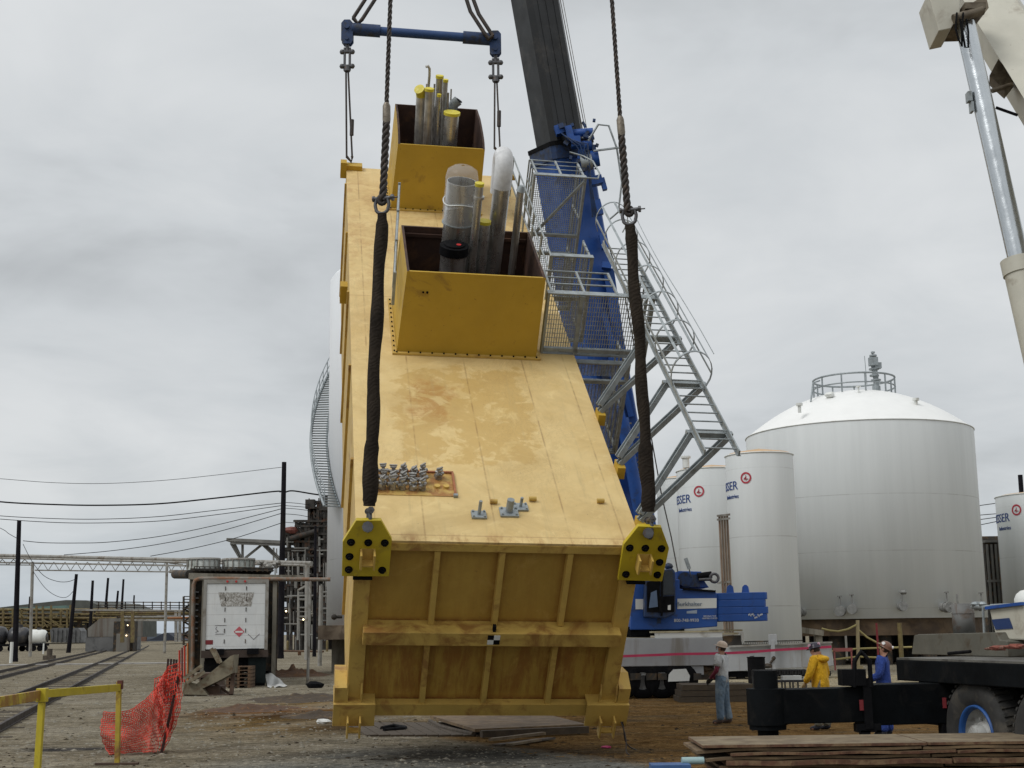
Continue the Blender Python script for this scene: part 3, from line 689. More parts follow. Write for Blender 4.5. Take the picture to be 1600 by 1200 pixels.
for s, top, sw0, sw1, sh, sl, low, side in (
    (-1, (616, -160), (604, 163), (604, 190), (597, 322), [(597, 334), (594, 400), (588, 500), (584, 600), (581, 700), (578, 760), (578, 795)], (577, 812), 'left'),
    (1, (945, -160), (969, 184), (971, 210), (983, 340), [(984, 352), (990, 430), (999, 530), (1004, 620), (1009, 700), (1012, 760), (1014, 805)], (1015, 826), 'right')):
    pin = MM @ V((-2.07 if s < 0 else 2.25, -.12, .30)); Y0 = pin.y
    def yy(py): return Y0-.35*(812-py)/812
    wr = thing('wire_rope', 'thick twisted wire rope above the %s-hand black sling of the tan module' % side, 'wire rope', at(sh[0], sh[1]-10, yy(sh[1])))
    helix_rope(MB(), [at(*top, yy(top[1])), at(*sw0, yy(sw0[1]))], .036, .28).build('rope', M['rope'], wr)
    helix_rope(MB(), [at(*sw1, yy(sw1[1])), at(sh[0]-(2 if s > 0 else -1), sh[1]-8, yy(sh[1]))], .06, .34).build('rope', M['rope'], wr)
    MB().tube([at(sw0[0], sw0[1]-2, yy(sw0[1])), at(sw0[0], sw0[1]+3, yy(sw0[1])), at(sw1[0], sw1[1]-3, yy(sw1[1])), at(sw1[0], sw1[1]+3, yy(sw1[1]))], [.04, .062, .064, .055], 14).build('swage', M['swage'], wr)
    ey = MB(); c = at(sh[0], sh[1]-9, yy(sh[1])); ey.tube([c+V((.07*math.sin(a)*.8, 0, .07*math.cos(a)+.01)) for a in [2*math.pi*k/12 for k in range(12)]], .035, 8, closed=True); ey.build('eye', M['rope'], wr)
    shackle('shackle', at(sh[0], sh[1]-12, yy(sh[1])), (0, 0, 1), (1, -.25, 0), .10, .26, .028, 'bow shackle joining the %s wire rope to its black sling' % side)
    rd = random.Random(5+s); pts = []; rr = []
    for i in range(len(sl)-1):
        for k in range(8):
            q = k/8; x = sl[i][0]+(sl[i+1][0]-sl[i][0])*q; y = sl[i][1]+(sl[i+1][1]-sl[i][1])*q
            pts.append(at(x+1.0*math.sin(len(pts)*.5), y, yy(y))); rr.append((.098 if s < 0 else .094)+.008*math.sin(len(rr)*.55+s)+rd.uniform(-.003, .003)+(.02 if i >= 4 else 0))
    for k in (0, 1, -1, -2): rr[k] *= .8
    MBs = MB().tube(pts, rr, 14)
    o = single(MBs, 'lifting_sling', M['sling'], 'thick black wrapped sling holding the %s yellow lug of the tan module' % side, 'sling')
    shackle('shackle', at(low[0], low[1]-14, yy(low[1])), (0, 0, 1), (.3, -1, 0), .075, .30, .03, 'steel shackle through the eye of the %s yellow lug' % side)
    ns = MB(); q = pin; ns.cyl(q+V((0, -.16, 0)), q+V((0, .05, 0)), .05, n=14); ns.cyl(q+V((0, -.2, 0)), q+V((0, -.14, 0)), .085, n=8)
    po = ns.build('lug_pin', M['shackle'], None); po.parent = module; po.matrix_parent_inverse = MI
# ------------------------------------------------ far spreader bar and pendants
pL = MM @ V((-2.0, 18.0, .1)); pR = MM @ V((2.1, 18.0, .1)); YS = pL.y
sp = thing('spreader_bar', 'blue pipe spreader bar with dark end sleeves above the far end of the module', 'spreader bar', at(658, 55, YS))
A, B = at(543, 45, YS), at(774, 62, YS+.3); D = (B-A)
MB().cyl(A+D*.07, B-D*.07, .125, n=20).build('tube', paint('dusty_dark_blue', (.012, .05, .16), .55), sp)
for a, b_ in ((.03, .22), (.78, .97)): MB().cyl(A+D*a, A+D*b_, .175, n=20).build('sleeve', M['bluedk'], sp)
for e, s in ((A, 1), (B, -1)):
    b = MB()
    for o_ in (-.09, .09):
        c = e+V((0, o_, 0)); b.prism([c+V((x, -.03, z)) for x, z in ((-.16, .12), (-.08, .22), (.08, .22), (.16, .12), (.16, -.38), (.09, -.48), (-.09, -.48), (-.16, -.38))], (0, .05, 0))
    b.cyl(e+V((0, -.2, 0)), e+V((0, .2, 0)), .07, n=12); b.cyl(e+V((0, -.17, -.34)), e+V((0, .17, -.34)), .05, n=12)
    b.build('end_plate', M['bluedk'], sp)
for e, foot, nm in ((A, (545, 250), 'left'), (B, (776, 236), 'right')):
    t = thing('sling_pendant', 'double wire pendant hanging from the %s end of the blue spreader bar' % nm, 'wire sling', e+V((0, 0, -.5)))
    f = at(foot[0], foot[1], YS); c = e+V((0, 0, -.50)); m1 = e+V((0, 0, -.68)); m2 = e+V((0, 0, -1.1)); m3 = e+V((0, 0, -1.25))
    b = MB(); b.cyl(m1+V((-.15, 0, 0)), m1+V((.15, 0, 0)), .05, n=10); b.cyl(m2+V((-.15, 0, 0)), m2+V((.15, 0, 0)), .05, n=10)
    for x in (-.07, .07): b.tube([m1+V((x, 0, .12)), m1+V((x, 0, 0)), m2+V((x, 0, 0)), m2+V((x, 0, -.12))], .035, 8)
    for m in (m1, m2):
        for x in (-.14, .14): b.sph(m+V((x, 0, 0)), .075, 8)
    b.tube([e+V((0, 0, -.38)), m1], .05, 8); b.tube([m2, m3], .09, 8)
    b.build('link', M['shackle'], t)
    MB().tube([m3+V((-.03, 0, 0)), f+V((-.06, 0, .1))], .028, 6).build('rope', M['rope'], t)
    MB().tube([m3+V((.03, 0, 0)), f+V((.09, 0, .1))], .028, 6).build('rope', M['rope'], t)
    MB().tube([f+V((.07, 0, .7)), f+V((.08, 0, 1.15))], .055, 8).build('sleeve', M['rope'], t)
    MB().tube([f+V((.09, 0, .1)), f+V((.07, 0, -.05)), f+V((-.06, 0, .1))], .04, 8).build('eye', M['rope'], t)
hook = at(655, -230, YS)
for e, nm, ps in ((A, 'left', ((552, 28), (566, 30))), (B, 'right', ((757, 52), (770, 56)))):
    t = thing('wire_sling', 'pair of dark wire ropes rising from the %s end of the blue spreader bar' % nm, 'wire sling', at(*ps[0], YS))
    for q in ps: MB().tube([at(q[0], q[1], YS), at(q[0]+(1 if e is A else -1)*22, q[1]-34, YS), hook], .055, 8).build('rope', M['rope'], t)
    MB().tube([at(ps[0][0], ps[0][1], YS), at((ps[0][0]+ps[1][0])/2, ps[0][1]+9, YS), at(ps[1][0], ps[1][1], YS)], .06, 8).build('eye', M['rope'], t)
# ================================================================ ground
def ground_mat():
    t = NT('yard_ground'); ob = t.xyz(); x, y = ob[0], ob[1]
    big = t.noise(.16, 6, .6); mid = t.noise(1.1, 6, .65); fine = t.noise(9, 6, .8); vf = t.noise(38, 4, .75)
    w1 = t.math('MULTIPLY', t.math('SUBTRACT', t.noise(.35, 6, .65, off=(9, 2, 0)), .5), 5.0)
    w2 = t.math('MULTIPLY', t.math('SUBTRACT', t.noise(1.3, 6, .7, off=(1, 12, 0)), .5), 1.8)
    xw = t.math('ADD', x, t.math('ADD', w1, w2)); yw = t.math('ADD', y, t.math('ADD', w1, w2))
    grav = t.ramp(mid, [(.3, (.150, .130, .094)), (.7, (.25, .220, .165))])
    cool = t.ramp(mid, [(.3, (.105, .103, .092)), (.7, (.175, .172, .155))])
    brown = t.ramp(mid, [(.3, (.095, .055, .022)), (.5, (.145, .086, .036)), (.72, (.20, .130, .060))])
    rust = t.ramp(mid, [(.35, (.10, .045, .018)), (.65, (.20, .095, .035))])
    def ell(cx, cy, rx, ry, soft=.35, wob=.25):
        a = t.math('DIVIDE', t.math('SUBTRACT', t.math('ADD', x, t.math('MULTIPLY', w2, wob*2)), cx), rx)
        b = t.math('DIVIDE', t.math('SUBTRACT', t.math('ADD', y, t.math('MULTIPLY', w1, wob)), cy), ry)
        r = t.math('SQRT', t.math('ADD', t.math('MULTIPLY', a, a), t.math('MULTIPLY', b, b)))
        return t.math('DIVIDE', t.math('SUBTRACT', 1+soft*.5, r), soft, True)
    # left yard: pale beige gravel; foreground centre: cooler crushed stone
    col = t.mix(ell(-1.2, 20.5, 3.9, 4.6, .4), grav, cool)
    # brown wood chips and clay to the right: boundary runs from behind the module down to the right foreground
    bd = t.math('SUBTRACT', t.math('ADD', x, t.math('MULTIPLY', t.math('SUBTRACT', y, 23.5), .62)), t.math('ADD', .4, t.math('MULTIPLY', w2, .5)))
    far = t.math('DIVIDE', t.math('SUBTRACT', 50.0, yw), 4.0, True)
    mk = t.math('MULTIPLY', t.math('DIVIDE', bd, .7, True), far)
    mk = t.math('MULTIPLY', mk, t.math('DIVIDE', t.math('ADD', x, 2.6), 1.6, True))
    col = t.mix(mk, col, brown)
    sand = t.ramp(mid, [(.3, (.25, .205, .13)), (.7, (.36, .31, .21))])
    col = t.mix(ell(12.5, 52, 9.5, 7.5, .5, .5), col, sand)
    col = t.mix(ell(-5.0, 37, 3.0, 8.0, .6, .5), col, t.ramp(mid, [(.3, (.10, .058, .02)), (.7, (.23, .155, .065))]))
    col = t.mix(t.math('MULTIPLY', ell(-6.8, 37, 1.9, 2.6, .7, .5), .85), col, rust)
    col = t.mix(t.math('MULTIPLY', ell(-5.0, 35, 2.4, 2.0, .9, .6), .75), col, (.040, .026, .015))
    col = t.mix(t.math('MULTIPLY', ell(-3.2, 31, 1.5, 2.2, .9, .6), .75), col, (.040, .026, .015))
    col = t.mix(t.math('MULTIPLY', ell(-8.3, 25.8, .9, .4, .9, .4), .85), col, (.02, .022, .03))
    col = t.mix(t.math('MULTIPLY', ell(-.5, 23.5, 2.6, 1.6, .9, .3), .6), col, (.035, .032, .028))  # dark dirt under the module's low end, its contact shadow painted in
    # dark tracks and damp streaks in the left yard
    dk = t.ramp(t.noise(.45, 7, .72, .5, scale=(1, 1.6, 1), off=(3, 8, 0)), [(.50, 0.0), (.62, .6)])
    col = t.mix(dk, col, (.075, .062, .045))
    lt = t.ramp(t.noise(.3, 5, .6, .3, off=(13, 8, 0)), [(.5, 0.0), (.62, .5)])
    col = t.mix(t.math('MULTIPLY', lt, t.math('SUBTRACT', 1.0, mk)), col, (.27, .245, .195))
    md = t.noise(3.2, 6, .7, off=(4, 4, 0))
    col = t.mix(1.0, col, t.ramp(md, [(.3, .62), (.5, 1.0), (.7, 1.38)]), 'MULTIPLY')
    col = t.mix(1.0, col, t.ramp(fine, [(.32, .42), (.5, 1.0), (.68, 1.7)]), 'MULTIPLY')
    col = t.mix(1.0, col, t.ramp(vf, [(.35, .6), (.5, 1.0), (.65, 1.5)]), 'MULTIPLY')
    t.l(col, t.b.inputs['Base Color']); t.b.inputs['Roughness'].default_value = .95; t.b.inputs['Specular IOR Level'].default_value = 0.0
    t.bump(t.math('ADD', t.math('MULTIPLY', mid, .8), t.math('ADD', t.math('MULTIPLY', fine, .5), t.math('MULTIPLY', vf, .15))), .7, .12)
    return t.m
g = MB(); g.add([(-2000, -60, 0), (2000, -60, 0), (2000, 3500, 0), (-2000, 3500, 0)], [(0, 1, 2, 3)])
g = g.build('ground', ground_mat()); tag(g, kind='structure')
# loose stones over the near yard (nobody could count them)
rd = random.Random(3)
for nm, mt, cnt, fx in (('loose_stones', paint('grey_stones', (.21, .195, .16), .9, 0, .45, 3, spec=0), 3600, 0), ('dark_clods', paint('dark_clods', (.045, .036, .026), .95, 0, .4, 3, spec=0), 1500, 1), ('wood_chips', paint('wood_chips', (.17, .105, .042), .9, 0, .5, 4, spec=0), 2200, 2)):
    st = MB()
    for k in range(cnt):
        py = 1048+160*rd.random()**1.25
        if fx == 2: px = rd.uniform(760, 1460)
        elif fx == 0: px = rd.uniform(-10, 860)
        else: px = rd.uniform(-10, 1460)
        c = gnd(px, py)
        if fx == 0 and px > 700 and (c.x+(c.y-23.5)*.62) > .2: continue
        if fx == 2 and (c.x+(c.y-23.5)*.62) < .2: continue
        r_ = (.014+.034*rd.random()**3)*(1+.02*(c.y-20)); st.rock((c.x, c.y, 0), r_, k, (rd.uniform(.8, 1.5), 1, .55 if fx != 2 else .3), n=4)
    so = st.build(nm, mt); tag(so, kind='stuff')
M['clay'] = paint('red_clay', (.17, .075, .025), .95, 0, .4, 3, (.06, .032, .016), 1.0, 5, bump=.6)
M['soil'] = paint('brown_soil', (.13, .08, .033), .95, 0, .5, 2.5, (.035, .024, .014), 1.0, 4, bump=.6)
def mound(name, c, rx, ry, h, mat, label, seed=1, n=34):
    b = MB(); rd = random.Random(seed); vs = []
    from mathutils import noise as mn
    for j in range(n+1):
        for i in range(n+1):
            u, v = i/n*2-1, j/n*2-1; r = math.sqrt(u*u+v*v)
            k = mn.fractal(V((u*2.3+seed*7, v*2.3, seed)), 1.0, 2.0, 4)
            z = h*max(0, 1-r*(1+.35*k))*(1+1.1*k)*(1+.5*mn.noise(V((u*9, v*9, seed))))-.02; vs.append((c[0]+rx*u, c[1]+ry*v, z if r < 1.2 else -.03))
    b.add(vs, [(j*(n+1)+i, j*(n+1)+i+1, (j+1)*(n+1)+i+1, (j+1)*(n+1)+i) for j in range(n) for i in range(n)], True)
    o = b.build(name, mat); o.location = (0, 0, 0); return tag(o, label, 'mound')
q = gnd(449, 1058); mound('clay_mound', (q.x, q.y+2), 1.9, 2.6, .42, M['clay'], 'low mound of red clay right of the parked trailer', 2)
q = gnd(470, 1092); mound('soil_mound', (q.x, q.y), 2.0, 3.0, .17, M['soil'], 'low brown soil heap left of the module', 4)
q = gnd(395, 1108); mound('soil_mound', (q.x, q.y), 1.6, 2.0, .13, M['clay'], 'reddish soil patch in front of the scrap chute', 6)
q = gnd(505, 1118); mound('soil_mound', (q.x, q.y), 1.3, 1.6, .13, M['soil'], 'dark soil ridge beside the lower left module foot', 8)
q = gnd(985, 1062); 
# pale sheet beside the trailer
b = MB(); P4 = [gnd(412, 1047), gnd(418, 1075), gnd(449, 1074), gnd(430, 1058)]; n = 12; vs = []
for j in range(n+1):
    for i in range(n+1):
        u, v = i/n, j/n; p = (P4[0]*(1-u)+P4[3]*u)*(1-v)+(P4[1]*(1-u)+P4[2]*u)*v
        p.z = .04+.5*(1-u)*(1-v)**1.5+.06*math.sin(7*u+3*v)*math.cos(5*v+u*4); vs.append(p)
b.add(vs, [(j*(n+1)+i, j*(n+1)+i+1, (j+1)*(n+1)+i+1, (j+1)*(n+1)+i) for j in range(n) for i in range(n)], True)
single(b, 'plastic_sheet', paint('sheet', (.5, .5, .48), .5, 0, .1, 2), 'crumpled white plastic sheet on the ground right of the trailer', 'plastic sheet')
q = gnd(493, 1075); b = MB(); b.rock((q.x, q.y, .1), .27, 4, (1.3, .8, .6), 10); single(b, 'bag', M['black'], 'small black plastic bag lying on the soil left of the module', 'bag')
q = gnd(505, 1131); b = MB(); b.rock((q.x, q.y, .05), .11, 5, (1.5, 1, .6), 8); single(b, 'rubble', M['white'], 'pale lump of rubble left of the lower left module foot', 'rubble')
# ---------------------------------------------------------------- railway
VD = V((-.247, .969, 0)).normalized(); SD = V((VD.y, -VD.x, 0))
M['rail'] = paint('rusty_rail', (.030, .020, .015), .6, .4, .3, 2)
M['sleeper'] = paint('old_timber', (.075, .06, .045), .9, 0, .35, 5, bump=.3)
def track(px, py, label, L=260, back=22):
    p = gnd(px, py); t = thing('railway_track', label, 'railway track', p); gauge = 1.435
    for k in (0, 1):
        o = p-SD*gauge*k; b = MB(); b.beam(o-VD*back+V((0, 0, .075)), o+VD*L+V((0, 0, .085)), .085, .17)
        b.beam(o-VD*back+V((0, 0, .015)), o+VD*L+V((0, 0, .015)), .17, .03); b.build('rail', M['rail'], t)
    b = MB(); d = -back
    rd = random.Random(int(px+py))
    while d < 110:
        c = p+VD*d-SD*gauge*.5
        if rd.random() < .35: b.beam(c-SD*rd.uniform(.6, 1.2)+V((0, 0, -.012)), c+SD*rd.uniform(.6, 1.2)+V((0, 0, -.010)), .22, .05)
        d += .62
    tag(b.build('sleepers', M['sleeper'], t), kind='stuff')
    m = MB(); c0 = p-SD*gauge*.5-VD*back; c1 = p-SD*gauge*.5+VD*L
    m.add([c0-SD*1.2+V((0, 0, .006)), c0+SD*1.2+V((0, 0, .006)), c1+SD*1.2+V((0, 0, .006)), c1-SD*1.2+V((0, 0, .006))], [(0, 1, 2, 3)])
    return t
track(0, 1142, 'near railway track of two dark rails crossing the left gravel behind the yellow barrier')
track(0, 1061, 'far railway track running past the row of bare poles')
b = MB(); q0, q1 = gnd(0, 1040), gnd(250, 1036.5); b.beam(q0+V((-30, 0, .03)), q1+V((3, 0, .03)), 2.2, .06)
o = b.build('path', paint('pale_concrete', (.30, .29, .27), .85, 0, .15, .8, (.16, .14, .12), .4, 1)); tag(o, kind='structure')
# switch stand by the track
q = gnd(77, 1031); b = MB(); b.box(q+V((0, 0, .2)), (1.0, .6, .4)); b.cyl(q+V((0, 0, .4)), q+V((0, 0, 1.0)), .25, n=10)
single(b, 'switch_stand', M['sleeper'], 'small rusty switch stand on the gravel beside the far railway track', 'switch stand')
# ---------------------------------------------------------------- poles and wires
M['pole'] = paint('creosoted_pole', (.010, .009, .012), .9, 0, .4, 1.5, (.03, .025, .02), .2, 2, True, spec=.15)
def pole(xt, yt, xb, yb, wpx, label, group='bare dark utility poles'):
    p = gnd(xb, yb); q = at(xt, yt, p.y); r = wpx/2*p.y/FPX
    b = MB(); b.cyl(p, q, r*1.15, r*.8, 12); b.cyl(p, p+V((0, 0, .3)), r*1.25, n=12)
    o = b.build('utility_pole', M['pole']); 
    for v in o.data.vertices: v.co -= p
    o.location = p; return tag(o, label, 'utility pole', group), p, q
_, pB1, pT1 = pole(30, 813, 23, 1034, 8, 'tall thick dark utility pole nearest the left edge of the photo')
pole(47, 932, 43, 1014, 4, 'short dark pole just left of the white pipe column by the tank cars')
pole(119.5, 897, 107, 1020, 6, 'leaning dark pole, first of the row right of the tank cars')
pole(145, 907, 139, 1016, 5, 'dark pole, second of the row, in front of the sloping shed wall')
pole(169, 903, 160, 1012, 4.5, 'dark pole at the right part of the sloping shed wall')
pole(184.5, 923, 176, 1012, 4, 'short dark pole left of the dark doorway with lamps')
pole(193, 905, 186.5, 1009, 4, 'taller thin dark pole directly in front of the dark doorway with lamps')
pole(209.7, 930, 205.5, 1001, 3, 'thin dark pole right of the dark doorway with lamps')
for k, (a, b_) in enumerate(((214, 212), (218, 216.5), (223.5, 220))): pole(a, 971, b_, 999.5, 2, ['thin far pole under the pipe bridge, leftmost of three', 'thin far pole under the pipe bridge, middle of three', 'thin far pole under the pipe bridge, rightmost of three'][k])
_, pB2, pT2 = pole(444, 722, 438, 1029, 9, 'tallest dark utility pole between the trailer and the white tank')
pole(493, 822, 491, 1026, 5, 'slim dark pole in front of the steel process tower')
q = gnd(22, 1036); b = MB(); b.cyl(q+V((.1, -1, 0)), q+V((.1, -1, 1.7)), .13, n=10); single(b, 'bollard', M['white'], 'white marker post at the foot of the tall left pole', 'post')
q = gnd(67.5, 1022); b = MB(); b.cyl(q, q+V((0, 0, 1.3)), .1, n=8); single(b, 'bollard', M['white'], 'small white post on the gravel in front of the tank cars', 'post')
def wire(pts, Y, wpx, label):
    """sagging wire through photo points, smoothed"""
    P_ = [at(x, y, Y) for x, y in pts]; out = []
    for i in range(len(P_)-1):
        p0 = P_[max(0, i-1)]; p1 = P_[i]; p2 = P_[i+1]; p3 = P_[min(len(P_)-1, i+2)]
        for k in range(8):
            t_ = k/8; out.append(.5*((2*p1)+(-p0+p2)*t_+(2*p0-5*p1+4*p2-p3)*t_*t_+(-p0+3*p1-3*p2+p3)*t_**3))
    out.append(P_[-1]); b = MB(); b.tube(out, wpx/2*Y/FPX, 5)
    return single(b, 'power_line', M['black'], label, 'power line')
YW = 110
wire([(-80, 772), (0, 784), (90, 788.5), (165, 789.5), (250, 787), (340, 778), (428, 768), (438, 769)], YW, 2.4, 'thickest black overhead cable sagging left of the tallest dark pole')
wire([(446, 769), (458, 767), (490, 772), (520, 776)], YW, 2.4, 'thick black cable between the tallest dark pole and the white tank')
wire([(-80, 797), (0, 806), (90, 810.5), (165, 811), (250, 807), (340, 797), (440, 786)], YW, 1.1, 'thin wire, first below the thickest cable')
wire([(-80, 803), (0, 811), (90, 816.5), (165, 817), (250, 814), (340, 804), (440, 790)], YW, 1.1, 'thin wire, second below the thickest cable')
wire([(36, 845), (70, 848), (120, 848.5), (170, 847), (250, 838), (340, 820), (440, 795)], YW, 1.1, 'thin wire starting near the top of the left utility pole')
wire([(100, 867), (170, 861), (250, 850), (340, 831), (440, 802)], YW, 1.1, 'thin wire rising right from the pipe gantry, upper of two')
wire([(235, 869), (300, 857), (370, 840), (440, 817)], YW, 1.1, 'thin wire rising right from the pipe gantry, lower of two')
wire([(-40, 746), (0, 748), (80, 754), (160, 755.5), (250, 751), (340, 742), (440, 730)], YW, .8, 'faintest wire, highest of all left of the tallest dark pole')
for k, (a, b_) in enumerate(((785, 789), (790, 793), (794, 798), (803, 808), (816, 820))):
    wire([(446, a), (465, a+1.5), (484, b_)], YW, .9, 'short thin wire from the tallest dark pole to the process tower, %s' % ('topmost', 'second from top', 'middle one', 'second from bottom', 'lowest')[k])
wire([(-60, 800), (0, 825), (14, 834), (30, 843)], YW, .9, 'thin wire dropping to the left utility pole from the photo edge')
wire([(36, 850), (50, 877), (68, 899), (88, 908), (105, 909), (118, 905)], YW+6, .9, 'slack wire drooping between the left utility pole and the first leaning pole')
wire([(52, 893), (70, 918), (88, 931), (104, 933), (116, 922)], YW+6, .8, 'lower slack wire drooping in front of the far rooftop')
# ---------------------------------------------------------------- pipe gantry
M['gantry'] = paint('aged_white_steel', (.27, .26, .235), .6, 0, .15, .8, (.14, .11, .08), .4, 1.5)
YG0, YG1 = 138, 112
def gy(px): return YG0+(YG1-YG0)*(px-50)/430
def gat(px, py): return at(px, py, gy(px))
gt = thing('pipe_gantry', 'long pale pipe gantry on white posts crossing the left side above the trailer', 'pipe gantry', gnd(262, 1020))
b = MB(); b.cyl(gat(-70, 866), gat(300, 875), .17, n=10); b.cyl(gat(300, 875), gat(487, 880), .17, n=10); b.cyl(gat(-70, 870), gat(487, 883.5), .10, n=8); b.build('pipe', M['gantry'], gt)
b = MB(); b.beam(gat(-60, 878), gat(290, 884), .16, .16); b.beam(gat(55, 891), gat(298, 894), .12, .12); b.beam(gat(-60, 882), gat(52, 883), .1, .1)
for k in range(14):
    x = 58+k*17.5; b.beam(gat(x, 891.3), gat(x+8.7, 878), .045, .045); b.beam(gat(x+8.7, 878), gat(x+17.4, 892), .045, .045)
for k in range(5):
    x = -40+k*17.5; b.beam(gat(x, 883), gat(x+8.7, 874), .06, .06); b.beam(gat(x+8.7, 874), gat(x+17.4, 883), .06, .06)
b.build('truss', M['gantry'], gt)
for x, yt, yb, w in ((51, 878, 1026, .17), (261, 876, 1021, .16), (480, 882, 1031, .18)):
    p = gnd(x-4 if x < 400 else x-1, yb); q = at(x, yt, p.y); b = MB(); b.cyl(p, q, w, n=10); b.build('column', M['gantry'], gt)
b = MB(); b.beam(gat(265, 880), gat(285, 882), .1, .1); b.beam(gat(266, 893), gat(277, 893), .2, .3); b.beam(gat(266, 878), gat(277, 878), .2, .3); b.build('hanger', M['gantry'], gt)
b = MB(); b.beam(gat(486, 884), gat(480, 888), .2, .2); b.beam(gat(484, 912), gat(466, 922), .14, .14); b.beam(gat(466, 922), gat(465, 1000), .14, .14); b.build('brace', M['gantry'], gt)
# ---------------------------------------------------------------- far left plant
M['ylsteel'] = paint('faded_yellow_steel', (.15, .115, .04), .7, 0, .25, 2, (.10, .06, .03), .5, 3)
M['dkplant'] = paint('dark_plant', (.030, .026, .021), .8, 0, .4, 1, (.12, .07, .03), .4, 2)
M['teal'] = paint('teal_roof', (.10, .17, .15), .6, 0, .15, .5)
M['shed'] = paint('grey_cladding', (.17, .16, .14), .7, 0, .12, .5, (.10, .07, .05), .4, .8, True)
Yp = 230
rack = thing('pipe_rack', 'dense faded yellow pipe rack behind the tank cars at far left', 'pipe rack', gnd(60, 1004))
b = MB(); rd = random.Random(11)
for k in range(7):
    y = 953+k*6.2; b.cyl(at(-60, y, Yp), at(112 if k > 2 else 182, y+rd.uniform(-1, 1), Yp), .16 if k % 2 else .25, n=8)
b.build('pipe', M['ylsteel'], rack)
for x in (5, 20, 34, 57, 67, 80, 95, 105, 110):
    MB().beam(at(x, 948+rd.uniform(-3, 6), Yp-1), at(x, 1003, Yp-1), .3, .3).build('column', M['ylsteel'], rack)
b = MB()
for k in range(95):
    x, y = rd.uniform(-40, 182), rd.uniform(960, 998); s = rd.uniform(.6, 2.6)
    b.box(at(x, y, Yp+rd.uniform(1, 6)), (s*rd.uniform(.5, 2), 1.5, s))
tag(b.build('equipment', M['dkplant'], rack), kind='stuff')
b = MB()
for k in range(80):
    x, y = rd.uniform(-40, 180), rd.uniform(952, 990)
    b.beam(at(x, y, Yp-1.5), at(x+rd.uniform(-14, 14), y+rd.choice((0, 0, 8)), Yp-1.5), .16, .16)
tag(b.build('small_piping', M['ylsteel'], rack), kind='stuff')
hl = MB(); hl.prism([at(-60, 952, 420), at(0, 949, 420), at(60, 942, 420), at(103, 937.5, 420), at(135, 938, 420), at(165, 950, 420), at(165, 996, 420), at(-60, 1000, 420)], (0, 60, 0))
single(hl, 'warehouse', paint('hazy_olive_roof', (.075, .08, .07), .8, 0, .3, .2), 'wide dark far building with a low pitched roof above the pipe rack', 'building')
tr = MB(); tr.prism([at(-60, 954, 380), at(60, 948, 380), at(103, 946, 380), at(103, 954, 380), at(-60, 958, 380)], (0, 6, 0))
single(tr, 'conveyor_gallery', M['teal'], 'long pale teal gallery roof above the pipe rack', 'gallery')
# tank cars
M['tankcar'] = paint('black_tank_car', (.03, .03, .035), .35, 0, .3, .6, (.09, .08, .07), .4, .8)
M['tankgrey'] = paint('grey_tank_car', (.12, .12, .12), .45, 0, .2, .6, (.05, .05, .05), .5, .8)
def tankcar(x0, x1, yt, yb, label, white=False, mat='tankcar'):
    Y = 205; a, c = at(x0, (yt+yb)/2, Y), at(x1, (yt+yb)/2, Y); r = (yb-yt)/2*Y/FPX
    t = thing('tank_car', label, 'tank car', (a.x, Y, 0)); L = (c-a)
    b = MB(); b.lathe([(0, 0), (r*.6, .12), (r*.92, .5), (r, 1.1), (r, L.length-1.1), (r*.92, L.length-.5), (r*.6, L.length-.12), (0, L.length)], a, L, 28); b.build('tank', M[mat], t)
    if white: MB().lathe([(r*1.01, L.length-2.4), (r*1.01, L.length-.9), (r*.95, L.length-.4), (r*.62, L.length-.05)], a, L, 28).build('white_end', M['white'], t)
    m = (a+c)/2; MB().cyl(m+V((0, 0, r*.8)), m+V((0, 0, r*1.25)), r*.33, n=12).build('dome', M[mat], t)
    MB().beam(V((a.x, Y, .95)), V((c.x, Y, .95)), 2.0, .35).build('underframe', M['black'], t)
    for e in (a.x+1.6, c.x-1.6):
        for k in (-.85, .85): MB().cyl((e+k, Y-.9, .45), (e+k, Y-.75, .45), .45, n=16).build('wheel', M['black'], t)
tankcar(-40, 12, 979, 1008, 'black tank car at the left photo edge', False)
tankcar(13, 47, 980, 1008, 'black tank car between the two left poles', False)
tankcar(48, 74, 984, 1007, 'short tank car with a cream-white end ring, behind the white posts', True)
b = MB(); Y = 212
b.prism([at(78, 984, Y), at(82, 981, Y), at(122, 981, Y), at(126, 986, Y), at(126, 1004, Y), at(80, 1004, Y)], (0, 3, 0))
for k in range(7): b.box(at(82+k*7, 994, Y-.1), (.15, .2, 2.0))
single(b, 'hopper_car', M['tankgrey'], 'dark grey hopper rail car right of the tank cars', 'rail car')
# sloping shed, dark doorway building, pipe bridge
_t = NT('lamp_glow'); _t.b.inputs['Emission Color'].default_value = (1, .75, .4, 1); _t.b.inputs['Emission Strength'].default_value = 5; LAMP = _t.m
b = MB(); Y = 190
b.prism([at(137, 982, Y), at(156, 966.5, Y), at(180, 966, Y), at(180, 995, Y), at(137, 995, Y)], (0, 14, 0)); sh = thing('shed', 'grey shed with a long sloping end behind the row of dark poles', 'shed', at(158, 1003, Y))
b.build('upper_wall', M['shed'], sh); b = MB(); a, c = at(134, 996, Y-1), at(180, 1006, Y-1); b.bx(a.x, c.x, Y-1, Y+12, 0, a.z); b.build('lower_wall', M['tankgrey'], sh)
b = MB(); Y = 186; a, c = at(178, 971, Y), at(208, 1004, Y); 
dk = thing('control_house', 'tall dark open building with two small lit lamps', 'building', (a.x, Y, 0))
b.bx(a.x, c.x, Y, Y+2, 0, a.z); b.build('wall', M['dkplant'], dk)
a, c = at(182, 990, Y-.5), at(202, 1003, Y-.5); MB().bx(a.x, c.x, Y-.5, Y-.05, 0, a.z).build('pale_panel', M['shed'], dk)
